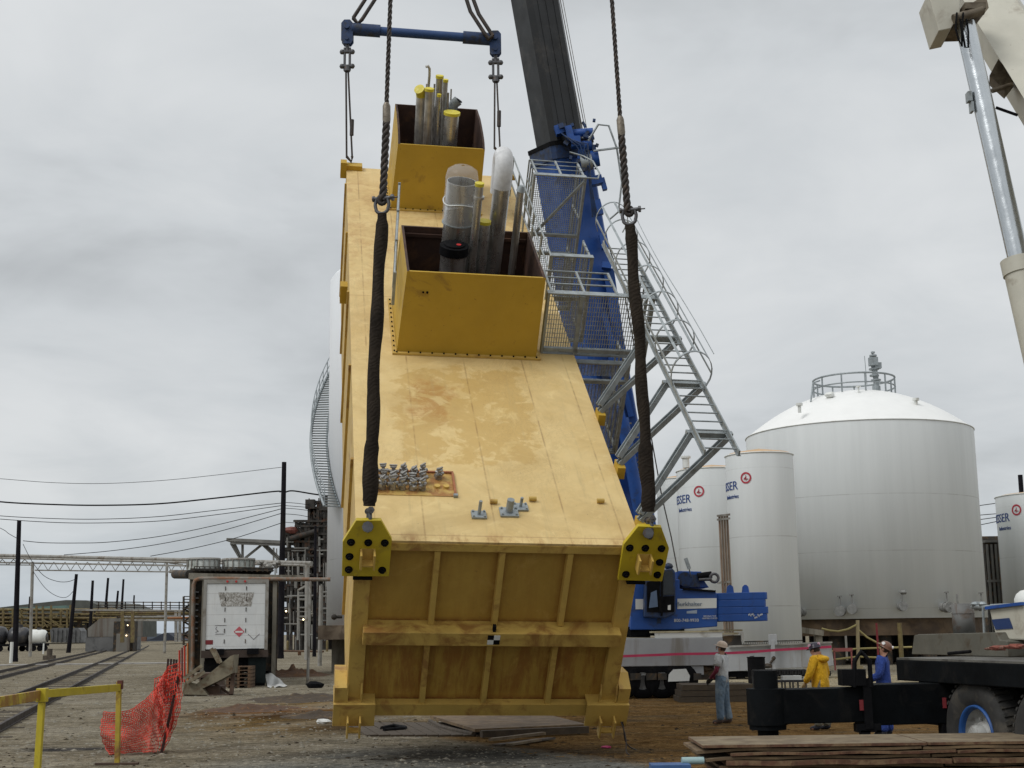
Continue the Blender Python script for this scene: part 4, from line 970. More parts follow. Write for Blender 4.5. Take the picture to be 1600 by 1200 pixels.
for x, y in ((199.5, 977), (197.5, 993)):
    MB().sph(at(x, y, Y-.6), .085, 8).build('lamp', None or (lambda: (lambda t: (t.b.inputs['Emission Color'].__setattr__('default_value', (1, .75, .4, 1)), t.b.inputs['Emission Strength'].__setattr__('default_value', 5), t.m)[2])(NT('lamp_glow')))(), dk)
pb = thing('pipe_bridge', 'pipe bridge with pale beams and handrails spanning from the shed towards the trailer', 'pipe bridge', at(240, 1000, 180)); Y = 180
b = MB(); b.beam(at(112, 953, Y), at(305, 954, Y), .4, .22); b.beam(at(190, 963.5, Y), at(280, 963.5, Y), .4, .2); b.beam(at(190, 968.5, Y), at(305, 969.5, Y), .4, .25); b.build('beam', M['gantry'], pb)
b = MB(); b.cyl(at(150, 957.5, Y), at(300, 957.5, Y), .2, n=8); b.cyl(at(150, 960.5, Y), at(300, 960.5, Y), .13, n=8); b.cyl(at(190, 966, Y), at(285, 966, Y), .16, n=8); b.build('pipe', M['ylsteel'], pb)
b = MB()
for y in (940.5, 945.5, 949): b.beam(at(150, y, Y), at(306, y+1, Y), .12, .12)
for x in range(154, 306, 14): b.beam(at(x, 940, Y), at(x, 953, Y), .12, .12)
b.build('handrail', M['dkplant'], pb)
for x in (192, 208): MB().beam(at(x, 955, Y), at(x-1, 1004, Y), .45, .45).build('column', M['ylsteel'], pb)
for x in (275, 281): MB().beam(at(x, 955, Y), at(x, 1003, Y), .35, .35).build('column', M['gantry'], pb)
b = MB(); b.cyl(at(262, 966, Y-1), at(305, 965, Y-1), .16, n=8)
b.build('orange_pipe', paint('orange_pipe', (.22, .09, .03), .7), pb)
st = thing('stair_tower', 'small dark steel stair tower beside the left side of the cooling tower', 'stair tower', at(292, 1005, 150)); Y = 150
for k in range(7):
    y = 934+k*10; b = MB(); b.beam(at(287, y+7, Y), at(304, y+7, Y), 1.2, .12)
    b.beam(at(287 if k % 2 else 303, y+7, Y), at(303 if k % 2 else 287, y+17, Y), .5, .14); b.build('flight', M['dkplant'], st)
for x in (287, 304): MB().beam(at(x, 932, Y), at(x, 1008, Y), .2, .2).build('post', M['dkplant'], st)
b = MB()
for y in (932, 936.5): b.beam(at(287, y, Y), at(304, y, Y), .1, .1)
b.build('rail', M['dkplant'], st)
# far skyline under the bridge
rd = random.Random(5)
M['far1'] = paint('far_blue_grey', (.10, .12, .15), .9); M['far2'] = paint('far_brown', (.16, .09, .06), .9); M['far3'] = paint('far_coal', (.03, .035, .05), .9)
for k in range(16):
    x = 216+k*4.2+rd.uniform(-1, 1); y = rd.uniform(989, 993.5); Y = 520+rd.uniform(0, 60); a = at(x, y, Y); w = rd.uniform(2.5, 6)
    b = MB(); b.prism([(a.x-w/2, Y, 0), (a.x+w/2, Y, 0), (a.x+w/2, Y, a.z*.85), (a.x, Y, a.z), (a.x-w/2, Y, a.z*.85)], (0, 8, 0))
    single(b, 'far_building', M[('far1', 'far2')[k % 2]], 'tiny hazy building on the horizon under the pipe bridge', 'building', 'far hazy buildings')
b = MB(); Y = 330; b.prism([at(225, 1001, Y), at(238, 998, Y), at(256, 989, Y), at(262, 988.5, Y), at(275, 998, Y), at(290, 1001, Y)], (0, 25, 0))
single(b, 'coal_heap', M['far3'], 'dark blue-black heap beyond the end of the railway tracks', 'heap')
b = MB(); Y = 340; b.prism([at(272, 1000, Y), at(273, 991, Y), at(300, 990, Y), at(302, 1000, Y)], (0, 25, 0)); single(b, 'far_shed', M['far2'], 'low rusty brown shed on the horizon right of the dark heap', 'shed')
# ---------------------------------------------------------------- cooling tower behind the trailer
Y = 66; ct = thing('cooling_tower', 'louvred cooling tower with two white fan stacks behind the parked trailer', 'cooling tower', at(355, 1040, Y))
a, c = at(305, 905, Y), at(432, 1025, Y)
b = MB(); b.bx(a.x, c.x, Y, Y+7, .3, a.z); b.build('casing', M['dkplant'], ct)
M['conc'] = paint('weathered_concrete', (.22, .20, .16), .85, 0, .2, 1.5, (.10, .085, .06), .5, 2, True, bump=.2)
for px in (300, 319, 427):
    p = at(px, 903, Y-.25); MB().bx(p.x-.10, p.x+.10, Y-.45, Y-.02, 0, p.z).build('post', M['conc'], ct)
b = MB()
for k in range(9):
    z = at(310, 925+k*9.4, Y).z; b.beam((at(302, 900, Y).x+.1, Y-.12, z), (at(319, 900, Y).x-.2, Y-.12, z-.02), .3, .06)
b.build('louvres', M['tankgrey'], ct)
b = MB(); b.beam(at(293, 901, Y-.5), at(470, 903, Y-.5), .3, .30); b.build('header_beam', M['conc'], ct)
b = MB(); b.cyl(at(296, 898, Y-.3), at(296, 898, Y+3), .22, n=14); b.build('motor', M['dkplant'], ct)
b = MB(); b.bx(at(299, 890, Y).x, at(425, 890, Y).x, Y-.3, Y+7, at(300, 893, Y).z, at(300, 889, Y).z)
b.build('fan_deck', M['dkplant'], ct)
b = MB()
for yy_ in (886, 890): b.beam(at(303, yy_, Y-.3), at(425, yy_+1, Y-.3), .05, .05)
for x in range(303, 426, 8): b.beam(at(x, 886, Y-.3), at(x, 893, Y-.3), .05, .05)
b.build('handrail', M['dkplant'], ct)
for x0, x1 in ((306, 357), (361, 411)):
    p0, p1 = at(x0, 888, Y+2), at(x1, 888, Y+2); cx_ = (p0.x+p1.x)/2; r = (p1.x-p0.x)/2; zt = at(x0, 871, Y+2-r).z; zb = at(x0, 889, Y+2-r).z
    b = MB(); b.lathe([(r*1.02, zb), (r*.94, zb+(zt-zb)*.4), (r*.98, zt), (r*.90, zt), (r*.86, zb)], (cx_, Y+3, 0), n=30)
    f = b.build('fan_stack', paint('dirty_white', (.48, .50, .47), .6, 0, .12, 1, (.2, .22, .18), .5, 1.5, True), ct)
    b = MB(); b.lathe([(r*1.04, zt-.05), (r*1.04, zt+.04), (r*.96, zt+.04)], (cx_, Y+3, 0), n=30)
    for k in range(16):
        a_ = 2*math.pi*k/16; b.beam((cx_+r*math.cos(a_), Y+3+r*math.sin(a_), zb), (cx_+r*.99*math.cos(a_), Y+3+r*.99*math.sin(a_), zt), .05, .05)
    b.build('stack_ribs', M['gantry'], f)
b = MB(); p = at(420, 882, Y+1)
for k in range(14): b.rock(at(413+rd.uniform(0, 24), 876+rd.uniform(0, 14), Y+1+rd.uniform(-.5, .5)), .16, k, (1, 1, .8))
b.build('pipework', M['gantry'], ct)
ct.matrix_world = Matrix.Translation(ct.location) @ Matrix.Rotation(R(12), 4, 'Z')
# brown pipe frame in front of the trailer roof
pf = thing('overhead_pipe', 'rusty brown pipe running over the trailer and down its left side', 'pipe', gnd(300, 1060)); Y = 58
b = MB(); b.tube([at(516, 905.5, Y), at(330, 904, Y), at(312, 904, Y), at(305, 907, Y), at(302.5, 914, Y), at(301, 1040, Y), V((at(301, 1040, Y).x, Y, 0))], .085, 10)
b.build('pipe', paint('rusty_pipe', (.19, .165, .135), .7, .1, .2, 2, (.20, .09, .04), .6, 3), pf)
b = MB(); b.cyl(at(485, 906, Y), V((at(483, 906, Y).x, Y, 0)), .06, n=10); b.build('support', M['gantry'], pf)
b = MB(); b.cyl(at(502, 915, Y+30), V((at(501, 915, Y+30).x, Y+30, 0)), .14, n=10); single(b, 'post', M['gantry'], 'pale round post between the slim pole and the concrete beam', 'post')
# ---------------------------------------------------------------- steel process tower
tw = thing('process_tower', 'tall dark lattice process tower crowded with pipes and platforms', 'process tower', gnd(480, 1008)); Y = 175
rd = random.Random(21)
M['tower'] = paint('dirty_steel', (.045, .042, .038), .85, 0, .5, 1, (.09, .045, .025), .3, 1.5, spec=.2)
M['tower2'] = paint('pale_piping', (.17, .165, .15), .7, 0, .3, 1)
def gg(x, y, d=0): return at(x, y, Y+d)
levels = [(784, 482, 530), (793, 482, 530), (814, 460, 530), (822, 462, 530), (834, 446, 530), (846, 440, 530), (858, 446, 530), (868, 452, 530), (884, 440, 530), (898, 440, 530), (914, 436, 530), (932, 436, 530), (950, 436, 530), (968, 436, 530), (986, 436, 530)]
for y, x0, x1 in levels:
    b = MB(); b.beam(gg(x0, y), gg(x1, y+.5), .5, .28); b.beam(gg(x0, y, 6), gg(x1, y+.5, 6), .5, .28)
    for k in range(3): b.beam(gg(x0+(x1-x0)*k/3, y), gg(x0+(x1-x0)*k/3, y, 6), .3, .25)
    b.build('floor_beam', M['tower'], tw)
for x, y0 in ((483, 783), (497, 785), (507, 783), (512, 781), (463, 814), (478, 822), (451, 835), (466, 834), (440, 868), (456, 862), (472, 870), (525, 781)):
    for d in (0, 6): MB().beam(gg(x, y0, d), V((gg(x-1, 1000, d).x, Y+d, 0)), .34, .34).build('column', M['tower'], tw)
b = MB()
for k in range(130):
    i = rd.randrange(len(levels)-1); y, x0, x1 = levels[i]; y2 = levels[i+1][0]; x = rd.uniform(x0, 520)
    b.beam(gg(x, y), gg(x+rd.uniform(-9, 9), y2), .16, .16)
tag(b.build('bracing', M['tower'], tw), kind='stuff')
b = MB()
for k in range(190):
    i = rd.randrange(1, len(levels)-1); y, x0, x1 = levels[i]; y2 = levels[i+1][0]; x = rd.uniform(x0+2, 520); s = rd.uniform(.5, 1.7)
    d = rd.uniform(.5, 5.5); r_ = rd.random()
    if r_ < .4: b.cyl(gg(x, y2-1, d), gg(x, y+3, d), s*.45, n=8)
    elif r_ < .7: b.cyl(gg(x-rd.uniform(3, 9), y+5, d), gg(x+rd.uniform(3, 9), y+5, d), s*.3, n=8)
    else: b.box(gg(x, y2-4, d), (s*1.2, 1, s))
tag(b.build('vessels', M['tower'], tw), kind='stuff')
b = MB()
for k in range(90):
    x = rd.uniform(425, 515); y = rd.uniform(835, 998)
    if rd.random() < .5: b.cyl(gg(x, y, -.6), gg(x+rd.uniform(5, 26), y, -.6), rd.uniform(.06, .16), n=6)
    else: b.cyl(gg(x, y, -.6), gg(x, y+rd.uniform(8, 40), -.6), rd.uniform(.06, .16), n=6)
tag(b.build('small_piping', M['tower2'], tw), kind='stuff')
b = MB(); b.bx(gg(450, 960).x, gg(530, 960).x, Y+8, Y+9, 0, gg(0, 888).z); b.bx(gg(466, 960).x, gg(530, 960).x, Y+8.2, Y+9, 0, gg(0, 872).z); b.build('back_wall', M['tower'], tw)
b = MB(); b.cyl(gg(453, 842, -.5), gg(497, 829, -.5), .35, n=8); b.build('inclined_duct', M['tower'], tw)
b = MB(); b.rock(gg(455, 829), 0.75, 3, (1.4, 1, .7)); b.build('hopper', paint('red_rusty', (.12, .03, .02), .7), tw)
b = MB()
for x in (483, 488, 492, 498, 506, 511): b.beam(gg(x, 785), gg(x, 774+rd.uniform(0, 8)), .12, .12)
b.box(gg(485, 788), (1.2, 1, 1.2)); b.box(gg(509, 787), (1.5, 1, 1.8)); b.build('vents', M['tower'], tw)
glow = bpy.data.materials['lamp_glow']
for x, y in ((447, 955), (484.5, 957), (474, 968), (424, 951), (424, 993)): MB().sph(gg(x, y, -1.2), .11, 8).build('lamp', glow, tw)
# conveyor head frame in front of it
cf = thing('conveyor', 'flat grey conveyor beam on braced legs above the cooling tower fan stacks', 'conveyor frame', at(378, 880, 120)); Y = 120
b = MB(); b.beam(at(357, 844, Y), at(442, 848, Y), 1.8, .28); b.beam(at(360, 848.5, Y-.7), at(442, 851.5, Y-.7), .2, .2); b.build('beam', M['tower2'], cf)
for x0, y0, x1, y1 in ((361, 849, 376, 872), (366, 849, 378, 872), (379, 849, 379, 872), (383, 872, 408, 850), (409, 850, 436, 873), (414, 850, 440, 873)):
    MB().beam(at(x0, y0, Y), at(x1, y1+2, Y), .2, .2).build('brace', M['tower2'], cf)
b = MB(); b.beam(at(379, 872, Y), V((at(379, 872, Y).x, Y, 0)), .3, .3); b.beam(at(440, 850, Y), V((at(438, 872, Y).x, Y, 0)), .3, .3); b.build('leg', M['tower'], cf)
# ---------------------------------------------------------------- low pipes, bollards behind the trailer
b = MB(); b.cyl(gnd(415, 1022)+V((0, 0, .35)), gnd(505, 1024)+V((0, 0, .35)), .09, n=8)
for x in (432, 468, 500): b.box(gnd(x, 1024)+V((0, 0, .15)), (.3, .3, .4))
single(b, 'ground_pipe', M['clay'], 'low rust-red pipe on blocks beyond the clay mound', 'pipe')
for x, y, lab in ((449, 1018, 'yellow bollard just right of the tallest dark pole'), (511, 1018, 'yellow bollard under the left end of the concrete beam')):
    q = gnd(x, y); b = MB(); b.cyl(q, q+V((0, 0, 1.15)), .14, n=12); b.sph(q+V((0, 0, 1.15)), .14, 10); single(b, 'bollard', M['ylsteel'], lab, 'bollard')
# ---------------------------------------------------------------- trailer
Y = 55; tl = thing('trailer', 'white box trailer seen from behind, backed up under a rusty pipe', 'trailer', at(367, 1060, Y)); tl.name = 'trailer'
a, c = at(321, 908, Y), at(416, 1014, Y); x0, x1, zt, zb = a.x, c.x, a.z, c.z
b = MB(); b.bx(x0-.02, x1+.02, Y+.06, Y+12.5, zb, zt+.02); b.build('box_body', M['tankgrey'], tl)
tm = NT('trailer_door_paint'); ob = tm.xyz()
col = tm.ramp(tm.noise(1.4, 6, .6), [(.3, (.58, .60, .60)), (.7, (.70, .71, .70))])
d = tm.ramp(tm.noise(2.2, 7, .7, scale=(1, 1, .15)), [(.52, 0.0), (.7, .35)]); col = tm.mix(d, col, (.36, .34, .30))
for k in range(6):
    ln = tm.math('SUBTRACT', 1.0, tm.math('DIVIDE', tm.math('ABSOLUTE', tm.math('SUBTRACT', ob[2], zb-tl.location.z+.12+k*.42)), .012), True); col = tm.mix(tm.math('MULTIPLY', ln, .5), col, (.22, .18, .15))
tm.l(col, tm.b.inputs['Base Color']); tm.b.inputs['Roughness'].default_value = .5
dw = MB(); dw.bx(x0+.10, x1-.10, Y-.03, Y+.055, zb+.02, zt-.12); door = dw.build('door', tm.m, tl)
b = MB(); b.bx(x0-.03, x0+.095, Y-.06, Y+.055, zb-.05, zt+.05).bx(x1-.095, x1+.03, Y-.06, Y+.055, zb-.05, zt+.05).bx(x0+.098, x1-.098, Y-.06, Y+.055, zt-.11, zt+.05); b.build('door_frame', M['gantry'], tl)
b = MB()
for k in range(3): b.cyl((x0+.9+.35*k, Y-.065, zt-.03), (x0+.9+.35*k, Y-.09, zt-.03), .045, n=10)
b.build('marker_lamps', M['red'], tl)
b = MB()
for fx in (.33, .66):
    for k in range(6): b.box((x0+(x1-x0)*fx, Y-.04, zb+.32+k*.42), (.03, .02, .16))
b.build('hinges', M['dkplant'], door)
# torn grey lettering panel, placard, small marks
def D(fx, fz): return V((x0+(x1-x0)*fx, Y-.034, zt-(zt-zb)*fz))
tn = NT('torn_decal'); c_ = tn.ramp(tn.noise(9, 6, .75, 1.2, scale=(1, 1, .8)), [(.40, (.17, .16, .14)), (.5, (.30, .28, .25)), (.58, (.58, .58, .56))]); tn.l(c_, tn.b.inputs['Base Color'])
MB().prism([D(.22, .17), D(.78, .175), D(.74, .375), D(.27, .375)], (0, -.004, 0)).build('torn_decal', tn.m, door)
pm = D(.56, .745); s_ = .17
M['placard'] = paint('placard_red', (.50, .10, .12), .6)
MB().prism([pm+V((0, 0, s_*1.25)), pm+V((s_*1.25, 0, 0)), pm+V((0, 0, -s_*1.25)), pm+V((-s_*1.25, 0, 0))], (0, -.006, 0)).build('placard', M['placard'], door)
MB().prism([pm+V((-.15, -.008, .03)), pm+V((.15, -.008, .03)), pm+V((.15, -.008, -.04)), pm+V((-.15, -.008, -.04))], (0, -.004, 0)).build('placard_band', M['white'], door)
M['darkred'] = paint('dark_red', (.18, .015, .02), .6)
MB().prism([D(.035, .86), D(.155, .86), D(.155, .925), D(.035, .925)], (0, -.004, 0)).build('reflector', M['darkred'], door)
M['ink'] = paint('faded_ink', (.12, .11, .12), .7)
b = MB()
for (fa, fb, fc, fd) in ((.18, .65, .36, .65), (.19, .775, .33, .775), (.21, .67, .19, .70), (.19, .70, .235, .735), (.235, .735, .19, .75), (.70, .78, .79, .86), (.79, .86, .88, .78)):
    b.beam(D(fa, fb), D(fc, fd), .012, .018)
tag(b.build('marks', M['ink'], door), kind='stuff')
b = MB(); b.bx(x0-.06, x1+.06, Y-.1, Y+1, zb-.32, zb-.03); b.build('sill', paint('rusty_sill', (.045, .03, .022), .8, 0, .3, 2), tl)
for fx in (.24, .78): 
    p = D(fx, .98); MB().bx(p.x-.23, p.x+.23, Y-.22, Y-.102, zb-.2, zb+.03).build('dock_bumper', M['black'], tl)
b = MB(); b.bx(x0+.1, x1-.1, Y+.2, Y+2.2, .55, zb-.34); b.build('chassis', M['black'], tl)
for xx in (x0+.35, x1-.42): 
    for yy_ in (Y+.9, Y+2.2):
        for dx_ in (-.16, .16): MB().cyl((xx+dx_-.13, yy_, .5), (xx+dx_+.13, yy_, .5), .5, n=24).build('wheel', M['black'], tl)
MB().bx(x1-.72, x1-.02, Y-.0, Y+.05, .12, zb-.33).build('mudflap', paint('mudflap', (.010, .014, .014), .8, 0, .2, 3, spec=.1), tl)
MB().bx(x1-.70, x1-.04, Y+.06, Y+.1, .02, .3).build('mudflap_weight', M['black'], tl)
tl.matrix_world = Matrix.Translation(tl.location) @ Matrix.Rotation(R(12.5), 4, 'Z')
# pallets beside the mudflap
M['timber'] = paint('brown_timber', (.11, .065, .035), .85, 0, .3, 3, (.05, .03, .02), .4, 4, bump=.2)
q = gnd(371, 1075)
for k in range(6):
    b = MB(); z = k*.14+.003
    for j in range(3): b.bx(q.x-.45+j*.42, q.x-.35+j*.42, q.y, q.y+1.0, z, z+.09)
    for j in range(6): b.bx(q.x-.47, q.x+.49, q.y+j*.18, q.y+j*.18+.12, z+.092, z+.125)
    single(b, 'pallet', M['timber'], 'brown pallet, %s of the stack at the trailer rear' % ('lowest', 'second from the ground', 'third from the ground', 'fourth from the ground', 'fifth from the ground', 'topmost')[k], 'pallet', 'pallets stacked behind the trailer')
# scrap chute
Y = 40; q = gnd(325, 1087)
M['scrapc'] = paint('scrap_grey', (.20, .175, .12), .8, 0, .25, 2, (.10, .06, .03), .5, 2.5, bump=.2)
M['scraprust'] = paint('scrap_rust', (.075, .045, .03), .85, 0, .35, 3)
sc = thing('scrap_chute', 'rusty sheet metal chute on a timber frame in front of the trailer', 'chute', q); yq = q.y
def s3(x, y, d=0): return at(x, y, yq+d)
b = MB(); b.prism([s3(303, 1072), s3(360, 1025), s3(365, 1023), s3(363, 1052), s3(345, 1062), s3(318, 1075)], (0, .9, 0)); b.build('chute_plate', M['scrapc'], sc)
b = MB(); b.prism([s3(284, 1085), s3(290, 1064), s3(312, 1070), s3(325, 1086)], (0, 1.2, 0)); b.build('hopper', M['scrapc'], sc)
b = MB()
for (x0_, y0_, x1_, y1_) in ((292, 1067, 320, 1050), (288, 1060, 316, 1040), (330, 1013, 342, 1035), (334, 1014, 345, 1036)): b.beam(s3(x0_, y0_, -.1), s3(x1_, y1_, -.1), .1, .12)
b.build('slat', M['scrapc'], sc)
b = MB(); b.beam(s3(365, 1051, .2), s3(361, 1088, .2), .13, .13, (1, 0, 0)); b.beam(s3(320, 1087, .2), s3(364, 1087, .2), .13, .11); b.beam(s3(335, 1068, .5), s3(361, 1086, .5), .08, .08); b.beam(s3(300, 1086, .8), s3(300, 1060, .8), .2, .2); b.bx(s3(284, 1085).x, s3(340, 1085).x, yq+.3, yq+1.3, 0, .3)
b.build('frame', M['scraprust'], sc)
b = MB(); b.bx(s3(286, 1085).x, s3(320, 1085).x, yq+2, yq+3.4, .55, .7); b.bx(s3(290, 1085).x, s3(292, 1085).x, yq+2, yq+3.4, 0, .55); b.bx(s3(316, 1085).x, s3(318, 1085).x, yq+2, yq+3.4, 0, .55)
single(b, 'work_table', M['scraprust'], 'low dark timber bench behind the scrap chute', 'bench')
# ---------------------------------------------------------------- white tank behind the module with spiral stair
M['tank'] = NT('tank_white'); 
def tankmat(name, base, streak):
    t = NT(name); n = t.noise(.9, 6, .65, scale=(1, 1, .06)); n2 = t.noise(.35, 4, .5)
    col = t.ramp(n, [(.30, streak), (.62, base)]); col = t.mix(t.math('MULTIPLY', n2, .25), col, tuple(k*.9 for k in base))
    ob = t.xyz()
    for z in (3.0, 6.1, 9.2):
        ln = t.math('SUBTRACT', 1.0, t.math('DIVIDE', t.math('ABSOLUTE', t.math('SUBTRACT', ob[2], z)), .03), True); br = t.ramp(t.noise(.5, 4, .7, off=(z, 0, 0)), [(.42, .1), (.58, .5)])
        col = t.mix(t.math('MULTIPLY', ln, br), col, (.3, .29, .27))
    t.l(col, t.b.inputs['Base Color']); t.b.inputs['Roughness'].default_value = .55; return t.m
M['tank'] = tankmat('tank_white', (.81, .84, .84), (.71, .74, .74))
M['tankbright'] = tankmat('tank_bright', (.80, .82, .84), (.74, .76, .78))
M['orange_roof'] = paint('rust_tinted_roof', (.50, .34, .20), .7, 0, .2, 1)
Y = 78; pL_ = at(517.5, 447, Y); R_ = 6.3; zt = pL_.z; zb = at(515, 977, Y-5).z
cxt = pL_.x+R_
wt = thing('storage_tank', 'tall white storage tank with a spiral stair, mostly hidden behind the module', 'storage tank', (cxt, Y, 0))
b = MB(); b.lathe([(0, zb), (R_, zb), (R_, zt), (R_*.97, zt+.25), (0, zt+2)], (cxt, Y, 0), n=64); b.build('shell', M['tankbright'], wt)
# helical stair: treads and stringers
b = MB(); Hs = MB(); turns = []
z0s, z1s = at(530, 757, Y-4).z, at(517, 565, Y).z
aa = []
for k in range(62):
    q = k/61; ang = math.pi+.62-1.15*q; z = z0s-1.2+(z1s-z0s+2.2)*q; aa.append((ang, z))
for ang, z in aa:
    ca, sa = math.cos(ang), math.sin(ang)
    for rr in (0,): b.beam((cxt+(R_+.05)*ca, Y+(R_+.05)*sa, z), (cxt+(R_+1.0)*ca, Y+(R_+1.0)*sa, z), .26, .05)
b.build('stair_treads', M['galv'], wt)
b = MB(); b.tube([(cxt+(R_+1.0)*math.cos(a), Y+(R_+1.0)*math.sin(a), z) for a, z in aa], .09, 6); b.tube([(cxt+(R_+.08)*math.cos(a), Y+(R_+.08)*math.sin(a), z) for a, z in aa], .07, 6)
for h_ in (.5, 1.0): b.tube([(cxt+(R_+1.0)*math.cos(a), Y+(R_+1.0)*math.sin(a), z+h_) for a, z in aa], .03, 6)
for a, z in aa[::4]: b.beam((cxt+(R_+1.0)*math.cos(a), Y+(R_+1.0)*math.sin(a), z), (cxt+(R_+1.0)*math.cos(a), Y+(R_+1.0)*math.sin(a), z+1.0), .04, .04)
b.build('stair_stringer', M['galv'], wt)
b = MB(); q = at(534, 964, Y-5.5); b.cyl(q, q+V((-.35, -.2, 0)), .08, n=8); b.sph(q+V((-.38, -.2, 0)), .16, 8); b.build('drain_valve', M['dkplant'], wt)
b = MB(); a = at(497, 980, Y-8); c = at(700, 997, Y-8); b.bx(a.x, c.x, Y-8, Y+8, c.z, zb-.02); b.build('concrete_slab', paint('brown_concrete', (.17, .13, .09), .85, 0, .2, 1.2, (.08, .055, .035), .6, 1.6), wt)
for x in (526, 640, 760):
    for yy_ in (Y-6.5, Y+5):
        p = at(x, 997, Y-7); MB().bx(p.x-.32, p.x+.32, yy_, yy_+1, 0, c.z-.003).build('pier', M['conc'], wt)
# ---------------------------------------------------------------- white tanks on the right
def ring(b, c, r, z, t_=.05, n=48): b.tube([(c[0]+r*math.cos(2*math.pi*k/n), c[1]+r*math.sin(2*math.pi*k/n), z) for k in range(n)], t_, 6, closed=True)
M['logoblue'] = paint('logo_blue', (.02, .055, .20), .6); M['logored'] = paint('logo_red', (.40, .03, .05), .6)
def slim_tank(px0, px1, ytop, Y, label, logo=None, zb=0, rh=.35):
    a, c = at(px0, ytop+10, Y), at(px1, ytop+10, Y); r = (c.x-a.x)/2; cx_ = (a.x+c.x)/2; zt = at((px0+px1)/2, ytop, Y-r).z
    t = thing('storage_tank', label, 'storage tank', (cx_, Y, 0))
    MB().lathe([(0, zb), (r, zb), (r, zt)], (cx_, Y, 0), n=64).build('shell', M['tank'], t)
    MB().lathe([(r*1.001, zt+.001), (r*.9, zt+rh*.3), (0, zt+rh)], (cx_, Y, 0), n=48).build('roof', M['orange_roof'], t)
    b = MB(); ring(b, (cx_, Y), r*1.005, zt, .035); b.build('rim', M['white'], t)
    if logo:
        lx, ly, h = logo   # right end of the word, baseline height, letter height (m)
        q = at(lx, ly, Y-r*.75); zc = q.z; ang_r = math.asin(max(-.98, min(.98, (q.x-cx_)/r)))
        def bend_at(ar, z0, rr):
            def f(p):
                th = ar+p.x/r; rad = rr+p.z; return V((cx_+rad*math.sin(th), Y-rad*math.cos(th), z0+p.y))
            return f
        text_part('MESSER', 'logo_word', M['logoblue'], t, None, h*1.35, .01, bend_at(ang_r, zc, r+.012), 1.0, 'RIGHT')
        text_part('Industries', 'logo_subtitle', M['logoblue'], t, None, h*.62, .01, bend_at(ang_r+.02, zc-h*1.15, r+.012), 1.0, 'RIGHT')
        # circular emblem
        bf = bend_at(ang_r+h*1.05/r, zc+h*.75, r+.012); em = MB(); n = 28
        def arc_ring(r0, r1):
            vs = [bf(V((rr*math.cos(2*math.pi*k/n), rr*math.sin(2*math.pi*k/n), .012))) for rr in (r0, r1) for k in range(n)]
            em.add(vs, [(k, (k+1) % n, n+(k+1) % n, n+k) for k in range(n)])
        arc_ring(h*.44, h*.62)
        for (ax0, ay0, ax1, ay1) in ((0, -.28, 0, .28), (-.25, -.12, .25, -.12), (-.2, -.1, 0, .1)):
            p0, p1 = V((ax0*h, ay0*h, .012)), V((ax1*h, ay1*h, .012)); em.beam(bf(p0), bf(p1), .04, .02)
        em.build('emblem', M['logored'], t)
    return t, cx_, r, zt
t3, cx3, r3, z3 = slim_tank(1133.5, 1238, 706, 62, 'slim white tank with blue lettering, standing right in front of the big domed tank', (1154, 758, .42))
t2, cx2, r2, z2 = slim_tank(1057, 1168, 730, 70, 'slim white tank with blue lettering, second from the right, beside the ladder brackets', (1080, 779, .46))
t1, cx1, r1, z1 = slim_tank(1026, 1112, 746, 80, 'slim white tank, smallest and leftmost, half behind the sling')
t5, cx5, r5, z5 = slim_tank(1559, 1710, 768, 84, 'white lettered tank cut by the right edge of the photo', (1588, 806, .55))
b = MB(); q = at(1072, 731, 69); b.cyl(q, q+V((0, 0, .5)), .18, n=10); b.cyl(q+V((0, 0, .5)), q+V((0, 0, .6)), .26, n=10); b.build('roof_vent', M['white'], t2)
# vertical pipe bundle between the slim tanks
pbn = thing('pipe_bundle', 'bundle of vertical brown pipes between the two lettered slim tanks', 'pipes', at(1131, 1040, 60))
for k, x in enumerate((1124, 1128, 1132, 1136)):
    p = at(x, 806-k, 59+k*.1); MB().cyl((p.x+.05, p.y, 0), p, .052, n=8).build('pipe', paint('bundle_pipe', (.24, .18, .13), .6, .2, .2, 2, (.14, .08, .05), .5, 2, True) if k == 0 else bpy.data.materials['bundle_pipe'], pbn)
b = MB()
for y in (806, 812, 911): b.beam(at(1121, y, 58.9), at(1140, y-2, 59.2), .1, .09)
b.build('clamp', M['gantry'], pbn)
# the large domed tank
Y = 80; a, c = at(1168, 690, Y), at(1511, 662, Y); R4 = (c.x-a.x)/2; cx4 = (a.x+c.x)/2; zt4 = at(1340, 655, Y-R4).z; zb4 = at(1390, 966, Y-R4).z
big = thing('storage_tank', 'largest white storage tank with a domed roof, top railing and mast of valves', 'storage tank', (cx4, Y, 0))
MB().lathe([(0, zb4), (R4, zb4), (R4, zt4)], (cx4, Y, 0), n=96).build('shell', M['tank'], big)
zd = at(1330, 612, Y).z
pr = [(R4*1.0, zt4+.002)]
for k in range(1, 13):
    q = k/12; pr.append((R4*(1-q)*1.0, zt4+(zd-zt4)*(1-(1-q)**2)))
MB().lathe(pr, (cx4, Y, 0), n=96).build('dome', paint('dome_white', (.80, .80, .78), .5, 0, .03, 1), big)
b = MB(); ring(b, (cx4, Y), R4*1.003, zt4, .03, 96); b.build('rim', M['white'], big)
MB().lathe([(R4*.97, zb4-.9), (R4*.97, zb4-.002)], (cx4, Y, 0), n=96).build('base_ring', paint('rust_brown_ring', (.085, .055, .03), .85, 0, .3, .7, (.04, .025, .015), .5, 1.2), big)
b = MB(); b.lathe([(0, zb4-.9), (R4*.97, zb4-.9)], (cx4, Y, 0), n=48); b.build('underside', M['dkplant'], big)
